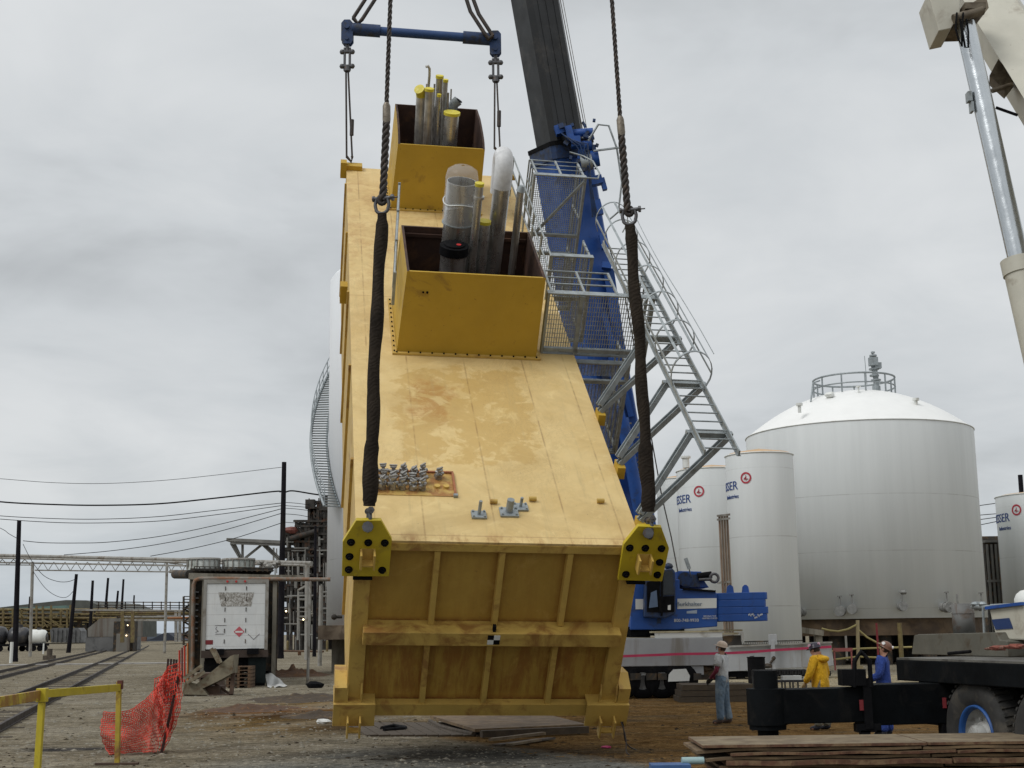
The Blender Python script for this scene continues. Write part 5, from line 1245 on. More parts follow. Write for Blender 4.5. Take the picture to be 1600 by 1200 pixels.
for k in range(14):
    an = 2*math.pi*k/14+.1; MB().cyl((cx4+R4*.85*math.cos(an), Y+R4*.85*math.sin(an), 0), (cx4+R4*.85*math.cos(an), Y+R4*.85*math.sin(an), zb4-.91), .42, n=14).build('pier', M['dkplant'], big)
for k in range(5): MB().box((cx4-4.6+k*2.3, Y+1, (zb4-.9)/2), (1.2, 4, zb4-.92)).build('inner_pier', M['dkplant'], big)
rl = MB(); rx = (at(1396, 600, Y).x-at(1272, 600, Y).x)/2; rc = (at(1334, 600, Y).x, Y); zr = at(1334, 622, Y-rx*.2).z
for h_, t_ in ((0.1, .05), (.75, .045), (1.3, .06)): ring(rl, rc, rx, zr-.1+h_*1.0, t_)
for k in range(11):
    an = 2*math.pi*(k+.3)/11; rl.beam((rc[0]+rx*math.cos(an), rc[1]+rx*math.sin(an), zr-.5), (rc[0]+rx*math.cos(an), rc[1]+rx*math.sin(an), zr+1.25), .08, .08)
for h_ in (.6, 1.0): rl.tube([(rc[0]-rx*.95, rc[1]-rx*.4, zr+h_), (rc[0]-rx-.5, rc[1]-rx*.8, zr+h_*.7), (rc[0]-rx-.8, rc[1]-rx*1.0, zr-.5)], .05, 6)
rl.build('roof_railing', M['galv'], big)
ms = MB(); mx_ = at(1369, 600, Y-.5).x; zm = at(1369, 617, Y-.5).z; k_ = (Y)/FPX
def my(py): return at(1369, py, Y-.5).z
ms.cyl((mx_, Y-.5, my(622)), (mx_, Y-.5, my(603)), .24, n=10); ms.cyl((mx_, Y-.5, my(603)), (mx_, Y-.5, my(590)), .16, n=10); ms.cyl((mx_, Y-.5, my(595)), (mx_, Y-.5, my(593)), .3, n=10); ms.cyl((mx_, Y-.5, my(590)), (mx_-.1, Y-.5, my(565)), .17, n=10)
for py_, r_ in ((588, .28), (578, .3), (570, .3), (563, .26), (557, .22), (552, .12)): ms.cyl((mx_-.08, Y-.5, my(py_)), (mx_-.08, Y-.5, my(py_-2.4)), r_, n=10)
ms.box((mx_-.15, Y-.7, my(566)), (.5, .4, .5)); ms.box((mx_+.12, Y-.6, my(572)), (.4, .4, .35)); ms.cyl((mx_-.1, Y-.5, my(562)), (mx_-.1, Y-.5, my(549)), .05, n=8)
ms.beam((mx_-.55, Y-.5, my(600)), (mx_-.6, Y-.5, my(556)), .03, .03)
ms.build('valve_mast', M['galv'], big)
b = MB()
for px, py in ((1249, 634), (1342, 618), (1431, 626)):
    q = at(px, py, Y-4.5 if px != 1342 else Y-3); b.cyl(q+V((0, 0, -.4)), q, .1, n=8); b.cyl(q, q+V((0, 0, .14)), .19, n=10)
    if px == 1342: b.cyl(q, q+V((0, 0, .55)), .05, n=8); b.cyl(q+V((0, 0, .5)), q+V((0, 0, .56)), .15, n=8)
b.rock(at(1297, 617, Y-3), .3, 3); b.build('roof_fitting', M['white'], big)
for (px, py, r_, st_, hd) in ((1251, 957, .22, 0, 0), (1315, 955, .24, 1, 0), (1333, 952, .22, 1, 0), (1407, 948, .20, 1, 1), (1473, 949, .24, 1, 2), (1528, 948, .2, 1, 0)):
    q0 = at(px, py, Y-R4); dx_ = max(-.96, min(.96, (q0.x-cx4)/R4)); yy_ = Y-R4*math.sqrt(1-dx_*dx_); q = at(px, py, yy_); dx_ = max(-.97, min(.97, (q.x-cx4)/R4)); nrm = V((dx_, -math.sqrt(1-dx_*dx_), 0)); q = V((cx4, Y, q.z))+nrm*R4
    b = MB(); b.cyl(q-nrm*.1, q+nrm*.5, r_, n=16); b.cyl(q+nrm*.5, q+nrm*.6, r_*1.2, n=16); b.cyl(q+nrm*.25, q+nrm*.32, r_*1.2, n=16)
    if st_: b.cyl(q+nrm*.4+V((0, 0, r_*.8)), q+nrm*.4+V((0, 0, r_+.55)), .04, n=6); b.cyl(q+nrm*.4+V((0, 0, r_+.52)), q+nrm*.4+V((0, 0, r_+.58)), .13, n=10)
    if hd == 1: b.rock(q+nrm*.4+V((.05, 0, .75)), .2, 2)
    if hd == 2: b.cyl(q+nrm*.5, q+nrm*.5+V((.6, 0, 0)), .12, n=10); b.cyl(q+nrm*.5+V((.5, 0, 0)), q+nrm*.5+V((.5, 0, .7)), .05, n=6)
    b.build('nozzle', paint('grey_insulation', (.20, .20, .19), .7, 0, .3, 5) if px == 1251 else bpy.data.materials['grey_insulation'], big)
# corrugated duct between the tanks at right
b = MB(); Yd = 86; a = at(1538, 848, Yd); c = at(1566, 946, Yd); b.bx(a.x, c.x, Yd, Yd+.4, 0, a.z); dct = b.build('pipe_screen', M['dkplant']); 
for v in dct.data.vertices: v.co -= V((a.x, Yd, 0))
dct.location = (a.x, Yd, 0); tag(dct, 'dark ribbed pipe screen between the big tank and the cut-off right tank', 'pipe screen')
for k in range(5):
    x = a.x+.12+k*.27; o_ = MB().cyl((x-a.x, -.1, 0), (x-a.x, -.1, a.z-.1), .09, n=8).build('pipe', M['tower2'], None); o_.parent = dct
b = MB(); b.bx(0, c.x-a.x, -.22, -.05, at(0, 897, Yd).z*0+2.9, 3.05); b.bx(0, c.x-a.x, -.22, -.05, 4.7, 4.85); b.bx(-.05, c.x-a.x+.05, -.25, .3, a.z+.003, a.z+.15); o_ = b.build('band', M['tower2']); o_.parent = dct
for k, (x0_, y0_, x1_, y1_) in enumerate(((1530, 790, 1562, 785), (1530, 805, 1562, 802), (1530, 812, 1562, 807), (1532, 820, 1562, 813))):
    wire([(x0_-14, y0_+2), (x0_, y0_), (x1_+4, y1_)], 100, 1.2, ('topmost', 'second', 'third', 'lowest')[k]+' of the short wires between the big tank and the cut-off right tank')
b = MB(); p = at(1593, 764, 130); b.cyl(V((p.x, 130, 0)), at(1594, 742, 130), .22, n=10); single(b, 'utility_pole', M['pole'], 'dark pole top rising behind the cut-off right tank', 'utility pole')
b = MB(); a = at(1530, 838, 120); b.bx(a.x, a.x+2.2, 120, 124, 0, a.z); single(b, 'building', M['dkplant'], 'dark low building seen between the big tank and the right tank', 'building')
# ================================================================ blue crane
YB = 42.0
bc = thing('mobile_crane', 'blue mobile crane with a black telescopic boom, standing behind the tan module', 'crane', gnd(1050, 1095))
def q_(x, y, d=0): return at(x, y, YB+d)
def panel(pts, th=.06, d=0.0): return MB().prism([q_(x, y, d) for x, y in pts], (0, th, 0))
M['dkglass'] = paint('dark_glass', (.012, .016, .02), .12, 0, .2, 2)
a, c = q_(1058, 921), q_(1120, 984)
b = MB(); b.prism([q_(985, 984), q_(985, 908), q_(1000, 905), q_(1062, 905), q_(1062, 920), q_(1118, 924), q_(1121, 930), q_(1121, 979), q_(1058, 984)], (0, 2.6, 0)); ho = b.build('engine_housing', M['blue'], bc, bevel=.03)
b = panel([(1058.5, 935.5), (1119.7, 934.5), (1119.7, 950), (1058.5, 951.5)], .01, -.012); wb = b.build('white_band', M['white'], bc)
b = panel([(993, 936), (1006, 936), (1006, 952), (993, 952)], .01, -.012); b.build('white_band', M['white'], bc)
Mx = lambda x, y, d: Matrix.Translation(q_(x, y, d)) @ Matrix.Rotation(math.pi/2, 4, 'X')
M['signgrey'] = paint('sign_grey_blue', (.10, .15, .24), .6)
text_part('Burkhalter', 'company_name', M['signgrey'], wb, Mx(1077, 944, -.03), .185, .003)
text_part('800-748-9930', 'phone_number', M['white'], ho, Mx(1072.5, 969.5, -.03), .135, .004)
text_part('SERVING THE\nUNITED STATES', 'service_text', M['white'], ho, Mx(1109, 964.5, -.03), .065, .003)
b = panel([(1073, 955), (1089, 953), (1089, 958.5), (1073, 958.5)], .01, -.012); lb = b.build('label_plate', paint('pale_blue_label', (.35, .42, .52), .6), bc)
b = panel([(1027, 965), (1033, 965), (1033, 974), (1027, 974)], .02, -.02); b.build('hatch', M['bluedk'], bc)
# cab
cb = thing('cab', None, None, q_(1035, 965)) ; bpy.data.objects.remove(cb)
b = MB(); b.prism([q_(1007, 964, -.5), q_(1008, 905, -.5), q_(1013, 893, -.5), q_(1051, 888, -.5), q_(1055, 893, -.5), q_(1056, 958, -.5), q_(1040, 966, -.5)], (0, 1.3, 0)); cab_ = b.build('cab', M['bluedk'], bc, bevel=.03)
panel([(1011, 956), (1011, 909), (1031, 906), (1031, 957)], .02, -.53).build('door_opening', M['black'], cab_)
panel([(1036, 930), (1037, 893), (1051, 892), (1053, 929)], .02, -.53).build('side_window', M['dkglass'], cab_)
panel([(1035, 957), (1036, 932), (1053.5, 931), (1053.5, 956)], .02, -.53).build('door_panel', M['black'], cab_)
panel([(1043.5, 953), (1043.5, 946), (1048, 945), (1048, 953)], .01, -.545).build('sticker', M['white'], cab_)
b = MB(); b.beam(q_(1034, 888, -.54), q_(1034, 962, -.54), .08, .06); b.beam(q_(1034, 932, -.54), q_(1032, 956, -.56), .05, .1); b.build('door_post', M['black'], cab_)
b = MB(); b.prism([q_(1014, 950, -.56), q_(1017, 926, -.56), q_(1026, 922, -.56), q_(1028, 948, -.56)], (0, .02, 0)); b.build('seat', M['signgrey'], cab_)
b = MB(); b.sph(q_(1045, 885, -.2), .14, 8, (1, 1, .8)); b.build('beacon', M['bluedk'], cab_)
# machinery on the deck
b = MB(); b.prism([q_(1058, 906, .3), q_(1060, 892, .3), q_(1096, 893, .3), q_(1098, 904, .3), q_(1108, 918, .3), q_(1066, 918, .3)], (0, 1.6, 0)); b.build('winch_frame', M['blue'], bc, bevel=.02)
b = MB(); b.prism([q_(1066, 918, .25), q_(1067, 900, .25), q_(1072, 897, .25), q_(1092, 898, .25), q_(1094, 917, .25)], (0, .04, 0)); b.build('winch_plate', M['bluedk'], bc)
b = MB(); b.cyl(q_(1070, 905, .1), q_(1070, 905, 1.2), .22, n=16); b.build('winch_drum', M['bluedk'], bc)
b = MB(); b.cyl(q_(1090, 901, .2), q_(1112, 898, .2), .11, n=12); b.build('exhaust', M['black'], bc)
b = MB(); b.tube([q_(1092, 906, .1), q_(1112, 905, .1)], .05, 8); b.tube([q_(1116, 903, .1)+V((.13*math.cos(t), 0, .13*math.sin(t))) for t in [2*math.pi*k/12 for k in range(12)]], .045, 8, closed=True); b.build('hook_bar', M['shackle'], bc)
b = MB(); b.prism([q_(1069, 873, -.3), q_(1074, 871, -.3), q_(1080, 888, -.3), q_(1075, 890, -.3)], (0, .08, 0)); b.beam(q_(1077, 889, -.25), q_(1080, 905, .2), .03, .03); b.build('mirror', M['galv'], bc)
b = MB(); b.beam(q_(1067, 920, -.05), q_(1118, 924, -.05), .1, .06); b.build('catwalk', M['black'], bc)
# counterweight slabs, each its own thing resting on the next
for k in range(4):
    y0 = 959.5-11.2*k; 
    b = MB(); e = .35 if k != 0 else .3
    xa, xb = q_(1120, 990).x+(.0, .05, -.02, .03)[k]*0, q_(1197, 990).x+(.0, .035, -.03, .02)[k]; z1 = q_(1160, y0+11.2).z; z2 = q_(1160, y0).z; ln_ = .6
    pl = [(xa, YB+.1), (xa+.75, YB-.45), (xb-.06, YB-.45), (xb, YB-.38), (xb, YB+2.5), (xa, YB+2.5)]
    b.prism([(x, y, z1) for x, y in pl], (0, 0, z2-z1-.004))
    o = single(b, 'counterweight_slab', M['blue'], 'blue steel counterweight slab, %s of the four stacked behind the blue crane' % ('lowest', 'second from below', 'second from the top', 'topmost')[k], 'counterweight', 'counterweight slabs on the blue crane', bevel=.015)
    if k == 3:
        for x in (1141, 1165):
            b = MB(); p = q_(x, 922, -.1); b.prism([p+V(v) for v in ((-.12, 0, -.12), (-.09, 0, .1), (-.03, 0, .16), (.03, 0, .16), (.09, 0, .1), (.12, 0, -.12))], (0, .06, 0))
            i_ = MB(); b.v = [v-o.location for v in b.v]; lo_ = b.build('lifting_eye', M['blue'], None); lo_.parent = o
    if k == 0:
        b = MB(); rd = random.Random(4)
        for j in range(14): p = q_(1170+j*1.6, 962+rd.uniform(-3, 4), -.463); b.box(p, (.02, .008, .05))
        b.v = [v-o.location for v in b.v]; w_ = b.build('white_marks', M['white'], None); w_.parent = o
# slew ring, deck, carrier body, wheels
b = MB(); b.cyl(q_(1010, 993, 1.3), q_(1010, 980, 1.3), 1.2, n=32); b.build('slew_ring', M['black'], bc)
b = MB(); b.prism([q_(985, 996, .2), q_(985, 968, .2), q_(1012, 968, .2), q_(1018, 984, .2), q_(1016, 996, .2)], (0, 1.8, 0)); b.build('under_frame', M['black'], bc)
M['deck'] = paint('dusty_deck', (.50, .45, .30), .8, 0, .15, 1.5, (.25, .2, .13), .3, 2)
zd_ = q_(1090, 987).z; xl, xr = q_(1015, 990).x, q_(1124, 990).x
b = MB(); b.bx(xl, xr, YB-.6, YB+2.4, zd_-.02, zd_+.03); b.build('deck', M['deck'], bc)
b = MB(); b.bx(xr+.02, xr+.75, YB+.2, YB+2.4, zd_+.0, zd_+.05); b.bx(xr+.02, xr+.6, YB+.1, YB+.15, zd_-.1, zd_-.04); b.build('deck', M['deck'], bc)
b = MB(); b.bx(xl+.1, xr, YB-.58, YB-.50, zd_-.17, zd_-.022)
b.build('deck_side', M['white'], bc)
M['carrier'] = paint('carrier_grey', (.33, .34, .35), .6, 0, .08, 1.5, (.20, .18, .15), .3, 1.5, True)
b = MB(); xl0 = q_(958, 990).x; z0_ = q_(1040, 1044).z; b.bx(xl0, xr, YB-.62, YB+2.2, q_(1040, 1040).z, zd_-.175); body_ = b.build('carrier_body', M['carrier'], bc, bevel=.02)
b = MB(); b.bx(xl0, xr-.6, YB-.55, YB+2.1, q_(1040, 1054).z, q_(1040, 1040).z-.004); b.build('side_skirt', M['carrier'], bc)
b = MB(); b.prism([q_(1044, 1065, -.66), q_(1045, 1054, -.66), q_(1052, 1046, -.66), q_(1072, 1045, -.66), q_(1078, 1056, -.66), q_(1077, 1064, -.66)], (0, .5, 0)); b.build('mudguard', M['white'], bc)
b = MB(); b.bx(xl0, xr-.5, YB-.3, YB+2, .55, q_(1040, 1055).z); b.build('chassis', M['black'], bc)
for px in (948, 974, 1004, 1034, 1064):
    p = q_(px, 1075, -.45); t_ = MB(); r_ = .52
    t_.lathe([(r_*.5, -.14), (r_*.93, -.16), (r_, -.1), (r_, .1), (r_*.93, .16), (r_*.5, .14)], (p.x, p.y, r_), (0, 1, 0), 28); tr_ = t_.build('wheel', M['black'], bc)
    MB().cyl((p.x, p.y-.08, r_), (p.x, p.y+.05, r_), r_*.5, n=20).build('rim', M['tankgrey'], tr_)
for x0_, x1_ in ((985, 1002), (1010, 1026), (1028, 1042), (1084, 1096)):
    MB().prism([q_(x0_, 1063, -.64), q_(x0_, 1052, -.64), q_(x1_, 1052, -.64), q_(x1_, 1062, -.64)], (0, .3, 0)).build('axle_box', M['dkplant'], bc)
b = MB(); b.rock(q_(1102, 1046, -.3), .22, 2); b.rock(q_(1112, 1040, -.3), .18, 5); b.box(q_(1106, 1054, -.3), (.8, .3, .3)); b.box(q_(1118, 1044, -.2), (.3, .3, .7)); b.build('rear_fittings', M['dkplant'], bc)
# lower tail of the carrier with a post and grating rows
YT = 56.0; xm, xe = at(1123, 1020, YT).x, at(1302, 1020, YT).x
tl_ = thing('trailer_bed', 'low grey steel equipment bed on the ground, right of the blue crane carrier', 'equipment bed', (xm, YT, 0))
def sl(x, y): return at(x, y, YT)     # follows the slight rise to the right
MB().prism([sl(1124, 1012), sl(1299, 1004), sl(1303, 1040), sl(1124, 1050)], (0, 1.8, 0)).build('side_panel', M['carrier'], tl_, bevel=.01)
b = MB(); b.beam(sl(1138, 1010)+V((0, -.1, 0)), sl(1299, 1003.5)+V((0, -.1, 0)), .14, .06); b.build('top_edge', M['gantry'], tl_)
b = MB(); b.beam(sl(1139, 1003.5)+V((0, .6, 0)), sl(1258, 1001)+V((0, .6, 0)), .1, .05); b.beam(sl(1139, 1008)+V((0, .62, 0)), sl(1258, 1006)+V((0, .62, 0)), .1, .03)
for k in range(42): x = 1140+k*2.8; b.beam(sl(x, 1008)+V((0, .6, 0)), sl(x, 1003)+V((0, .6, 0)), .025, .02)
b.build('grating_row', M['dkplant'], tl_)
b = MB(); b.beam(sl(1206, 1046)+V((0, -.3, 0)), sl(1205, 1000)+V((0, -.3, 0)), .17, .15); b.box(sl(1205, 1000)+V((0, -.32, .02)), (.34, .08, .42)); b.build('post', M['carrier'], tl_, bevel=.01)
b = MB(); b.bx(sl(1126, 990).x, sl(1160, 990).x, YT+.4, YT+2, sl(1126, 1010).z, sl(1126, 993).z); b.build('tool_box', M['dkplant'], tl_)
b = MB(); b.beam(sl(1130, 993)+V((0, .3, 0)), sl(1162, 988)+V((0, .3, 0)), .1, .07); b.beam(sl(1161, 988)+V((0, .3, 0)), sl(1163, 1004)+V((0, .3, 0)), .16, .1); b.build('bracket', M['gantry'], tl_)
b = MB(); b.beam(sl(1171, 1048)+V((0, -.2, 0)), sl(1170, 1026)+V((0, -.2, 0)), .03, .03); b.beam(sl(1170, 1026)+V((0, -.2, 0)), sl(1177, 1025)+V((0, -.2, 0)), .03, .03); b.build('crank', M['black'], tl_)
b = MB(); b.bx(xm+.1, xe-.1, YT+.2, YT+1.6, .08, sl(1150, 1050).z-.01); b.build('understructure', M['black'], tl_)
for x in (1135, 1160, 1240, 1290): b = MB(); p = sl(x, 1040); b.bx(p.x-.15, p.x+.15, YT+.3, YT+.8, 0, .08); b.build('support', M['dkplant'], tl_)
b = MB(); p = sl(1197, 1040); b.rock(p+V((0, -.4, 0)), .15, 3, (1.4, .7, .7)); b.rock(p+V((.25, -.4, .3)), .09, 9, (1, 1, 1)); b.rock(p+V((-.2, -.4, .05)), .11, 5); b.cyl(p+V((.1, -.4, .1)), p+V((.3, -.4, .35)), .05, n=8); b.build('coupling', M['dkplant'], tl_)
# pink barrier tape
b = MB(); tp = [(955, 1026), (1010, 1024), (1060, 1022), (1128, 1021), (1170, 1019), (1215, 1015.5), (1260, 1013), (1299, 1010.5)]
for k in range(len(tp)-1): b.beam(at(*tp[k], YB-.95), at(*tp[k+1], YB-.95), .012, .075)
single(b, 'barrier_tape', paint('pink_tape', (.48, .035, .10), .6), 'pink-red barrier tape stretched in front of the blue crane carrier', 'tape')
# shackle stands
M['dksteel'] = paint('dark_steel', (.04, .04, .042), .6, .3, .3, 4)
for k in range(6):
    x = 1187+k*12.5; p = gnd(x, 1076); h_ = .62; s_ = .22
    b = MB()
    for dx_ in (-s_, s_): b.beam(p+V((dx_, 0, 0)), p+V((dx_, 0, h_)), .05, .05, (1, 0, 0))
    b.beam(p+V((-s_, 0, h_)), p+V((s_, 0, h_)), .05, .05); b.beam(p+V((-s_, 0, h_*.45)), p+V((s_, 0, h_*.45)), .04, .04)
    for j in range(4):
        c = p+V((-s_+.05+j*.12, -.05, h_*.86)); b.tube([c+V((-.035, 0, .1)), c+V((-.04, 0, -.04)), c+V((0, 0, -.11)), c+V((.04, 0, -.04)), c+V((.035, 0, .1))], .016, 6)
    single(b, 'shackle_stand', M['dksteel'], 'small dark steel stand hung with shackles, %s of six behind the outrigger' % ('leftmost', 'second from left', 'third from left', 'fourth from left', 'fifth from left', 'rightmost')[k], 'stand', 'stands hung with shackles')
# timber mats between the carrier and the man
M['mat'] = paint('greyish_timber', (.07, .052, .034), .85, 0, .3, 3, (.07, .05, .03), .4, 4, bump=.2)
for k in range(3):
    p = gnd(1128, 1097); b = MB()
    for j in range(5): b.bx(p.x-1.2+.05*k, p.x+.95-.03*k, p.y+j*.3, p.y+j*.3+.27, k*.165+.003, k*.165+.155)
    single(b, 'timber_mat', M['mat'], 'timber crane mat behind the man in jeans, %s of the pile' % ('lowest', 'middle one', 'topmost')[k], 'timber mat', 'timber mats behind the man')
b = MB(); p = gnd(1150, 1075); b.bx(p.x-.5, p.x+.7, p.y, p.y+.35, 0, .12); single(b, 'yellow_box', M['yellow'], 'small yellow steel block on the ground right of the timber mats', 'block')
b = MB(); p = gnd(1183, 1068); b.cyl(p, p+V((0, 0, .95)), .33, n=20); b.cyl(p+V((0, 0, .95)), p+V((0, 0, .98)), .35, n=20); single(b, 'drum', M['black'], 'black steel drum on the ground behind the outrigger jack', 'drum')
b = MB(); p = gnd(1245, 1084); b.bx(p.x-1.2, p.x+1.0, p.y, p.y+.6, .35, .42); 
for dx_ in (-1.1, .9): b.bx(p.x+dx_-.05, p.x+dx_+.05, p.y+.1, p.y+.5, 0, .35)
o = single(b, 'bench', M['dksteel'], 'low dark steel bench left of the man in the yellow raincoat', 'bench')
b = MB(); b.bx(p.x-.4, p.x+.2, p.y+.1, p.y+.4, .423, .55); b.bx(p.x+.3, p.x+.6, p.y+.1, p.y+.4, .423, .50); single(b, 'papers', M['white'], 'white papers lying on the low dark bench', 'papers')
# pale sandy ground behind the men
q0 = [gnd(1130, 1092), gnd(1420, 1078), gnd(1420, 1048), gnd(1230, 1050), gnd(1150, 1066)]
# ------------------------------------------------ boom
base = at(990, 884, 44.6); top0 = at(836, 0, 41.0); d = (top0-base).normalized()
def bax(y):   # point of the boom axis seen at photo height y
    lo, hi = -5, 60
    for _ in range(40):
        m = (lo+hi)/2; p = base+d*m; v = p-CP; x_, u_ = v.x/(v.y*_c+v.z*_s), (-v.y*_s+v.z*_c)/(v.y*_c+v.z*_s); py = 600-FPX*(_cr*u_)+(-_sr)*FPX*x_
        if py > y: lo = m
        else: hi = m
    return lo
view = (base-CP).normalized(); rr_ = d.cross(-view).normalized()*-1; ff = rr_.cross(d).normalized()
if ff.dot(view) > 0: ff = -ff
if rr_.x < 0: rr_ = -rr_
th = R(33)
ea = (rr_*math.cos(th)+ff*-math.sin(th)*-1*-1); ea = rr_*math.cos(th)-ff*math.sin(th); eb = rr_*math.sin(th)+ff*math.cos(th)
def bsec(w, h, s0, s1, rnd=.12):
    """box section with chamfered corners between axis positions s0..s1"""
    pr = []
    for a_, b_ in ((-w/2+rnd, -h/2), (w/2-rnd, -h/2), (w/2, -h/2+rnd), (w/2, h/2-rnd), (w/2-rnd, h/2), (-w/2+rnd, h/2), (-w/2, h/2-rnd), (-w/2, -h/2+rnd)): pr.append(base+d*s0+ea*a_+eb*b_)
    return pr, d*(s1-s0)
s_c = bax(232); s_t = bax(-420); bm = bpy.data.objects['mobile_crane']
b = MB(); b.prism(*bsec(1.28, 1.22, s_c-2, s_t, .16)); ib = b.build('boom_inner', M['boom'], bc)
b = MB()
for k_ in range(-1, 2): b.beam(base+d*(s_c)+eb*.615+ea*(.30*k_), base+d*s_t+eb*.615+ea*(.30*k_), .03, .02, eb)
for k_ in (-1, 1): b.beam(base+d*(s_c)+ea*.645+eb*(.3*k_), base+d*s_t+ea*.645+eb*(.3*k_), .03, .02, ea)
b.build('boom_ridge', M['boom'], ib)
b = MB(); b.prism(*bsec(1.50, 1.45, -.3, s_c, .12)); ob_ = b.build('boom_outer', M['blue'], bc)
b = MB(); b.prism(*bsec(1.66, 1.60, s_c-.45, s_c-.02, .12)); b.build('boom_collar', M['bluedk'], ob_)
b = MB(); b.prism(*bsec(1.70, 1.64, s_c-.018, s_c+.12, .12)); b.build('collar_lip', M['black'], ob_)
# fittings near the boom collar: winch, motor, brackets
def bp_(s, r, f): return base+d*s+rr_*r+ff*f
b = MB(); b.cyl(bp_(s_c-.2, .55, .9), bp_(s_c-.2, 1.0, .9), .17, n=16); b.cyl(bp_(s_c-.65, .9, .9), bp_(s_c-.65, 1.15, .9), .27, n=18); b.cyl(bp_(s_c+.3, .3, .8), bp_(s_c+.2, 1.1, .9), .13, n=12); b.build('winch', M['blue'], ob_)
b = MB(); b.cyl(bp_(s_c-.75, .55, 1.0), bp_(s_c-.75, .92, 1.0), .26, n=16); b.build('winch_motor', M['galv'], ob_)
rd = random.Random(31)
for (s, r, f, sz) in ((s_c+.45, .05, .85, (.28, .3, .3)), (s_c+.25, .35, .95, (.22, .3, .5)), (s_c-.05, .50, 1.0, (.3, .3, .35)), (s_c-.35, .62, .9, (.2, .3, .6)), (s_c-1.35, .95, .8, (.35, .3, .28)), (s_c-1.5, 1.15, .8, (.14, .2, .4)), (s_c-3.3, .85, .7, (.24, .3, .5)), (s_c-4.1, .8, .8, (.3, .3, .2)), (s_c-2.2, .88, .75, (.18, .2, .5))): MB().box(bp_(s, r, f), sz, Matrix.Rotation(rd.uniform(-.3, .3), 3, 'Y')).build('boom_bracket', M['blue'], ob_)
b = MB()
for k in range(22): b.box(bp_(s_c+rd.uniform(-1.3, .55), rd.uniform(.1, 1.2), rd.uniform(.95, 1.2)), (rd.uniform(.05, .18), .12, rd.uniform(.05, .22)), Matrix.Rotation(rd.uniform(-.6, .6), 3, 'Y'))
for k in range(4): b.tube([bp_(s_c+.3-.1*k, .1+.1*k, 1.15), bp_(s_c-.2, .5+.12*k, 1.3), bp_(s_c-.9-.2*k, .75, 1.15), bp_(s_c-2.5, .62+.05*k, 1.05)], .025, 6)
tag(b.build('winch_clutter', M['bluedk'], ob_), kind='stuff')
b = MB(); b.beam(bp_(s_c-4.2, .85, .5), bp_(2.5, .62, .9), .34, .25, ff); b.beam(bp_(s_c-5.5, .45, .95), bp_(s_c-9.0, .75, 1.0), .18, .12, ff); b.beam(bp_(s_c-9, .1, 1.0), bp_(s_c-6.5, .55, 1.0), .22, .1, ff); b.build('boom_rib', M['blue'], ob_)
b = MB(); b.prism([bp_(s_c-7.0, .15, 1.04), bp_(s_c-8.0, -.05, 1.04), bp_(s_c-8.5, .25, 1.04), bp_(s_c-7.5, .5, 1.04)], ff*.05); b.build('boom_plate', M['bluedk'], ob_)
b = MB(); b.cyl(bp_(1.0, .5, 1.3), bp_(s_c-9.0, .45, 1.15), .20, n=16); b.cyl(bp_(s_c-9.0, .45, 1.15), bp_(s_c-7.5, .4, 1.1), .12, n=12); b.build('luffing_cylinder', M['blue'], ob_)
rd = random.Random(8); b = MB()
for k in range(26): b.box(bp_(s_c-9.2-k*.16, .72+rd.uniform(-.16, .16), 1.12), (.16, .03, .05))
b.build('reeving_marks', M['swage'], ob_)
hg = MB(); hp = [bp_(s_c-.1, .9, 1.2), bp_(s_c+.35, 1.3, 1.2), bp_(s_c+.25, 1.62, 1.2), bp_(s_c-.5, 1.75, 1.2), bp_(s_c-1.6, 1.72, 1.2), bp_(s_c-2.5, 1.45, 1.2), bp_(s_c-2.7, 1.1, 1.2)]
hg.tube(hp, .035, 6); hg.beam(bp_(s_c-.45, 1.0, 1.2), bp_(s_c-.5, 1.95, 1.2), .07, .05); hg.build('winch_guard', M['galv'], ob_)
for (x0_, y0_, x1_, y1_, w_) in ((792, -60, 838, 213, 1.6), (795, -60, 841, 213, 1.2), (860, -60, 912, 212, 1.6), (864, -60, 916, 212, 1.4), (868, -60, 919, 212, 1.0)):
    b = MB(); dq = 41.0; b.cyl(at(x0_, y0_, 41.3), at(x1_, y1_, 42.0), w_/2*45/FPX, n=6); b.build('hoist_rope', M['swage'], ob_)
b = MB(); b.tube([at(930, 300, 42.3), at(948, 375, 42.8), at(975, 455, 43.0), at(1010, 640, 43.2), at(1034, 775, 43.2), at(1049, 840, 43), at(1059, 893, 42.4)], .022, 6); b.build('guy_line', M['rope'], ob_)

# ================================================================ white crane in the right foreground
C0 = V((5.15, 18.6, 0)); AU = V((.225, -.974, 0)).normalized(); AN = V((-AU.y*-1, 0, 0)); AN = V((AU.y, -AU.x, 0)).normalized()
if AN.x > 0: AN = -AN           # AN points from the carrier towards the left side
wc = thing('truck_crane', 'black decked truck crane with cream boom at the right edge of the photo', 'crane', C0+AU*3)
def w3(u, n, z): return C0+AU*u+AN*n+V((0, 0, z))
def wbox(b, u0, u1, n0, n1, z0, z1):
    vs = [w3(u, n, z) for z in (z0, z1) for n in (n0, n1) for u in (u0, u1)]
    c = sum(vs, V())/8; m = Matrix((AU, AN, V((0, 0, 1)))).transposed()
    return b.box(c, (abs(u1-u0), abs(n1-n0), abs(z1-z0)), m)
M['blackdk'] = paint('worn_black_deck', (.005, .006, .007), .7, 0, .4, 2.5, (.016, .015, .014), .25, 2, spec=.08)
M['decktop'] = paint('dusty_deck_plate', (.13, .125, .11), .7, .1, .3, 1.5, (.05, .045, .04), .6, 2)
ZD = 1.63
b = MB(); wbox(b, 0, 9.5, -2.75, 0, ZD-.30, ZD-.03); b.build('deck_frame', M['blackdk'], wc, bevel=.012)
b = MB(); wbox(b, .01, 9.5, -2.74, -.01, ZD-.027, ZD); b.build('deck_plate', M['decktop'], wc)
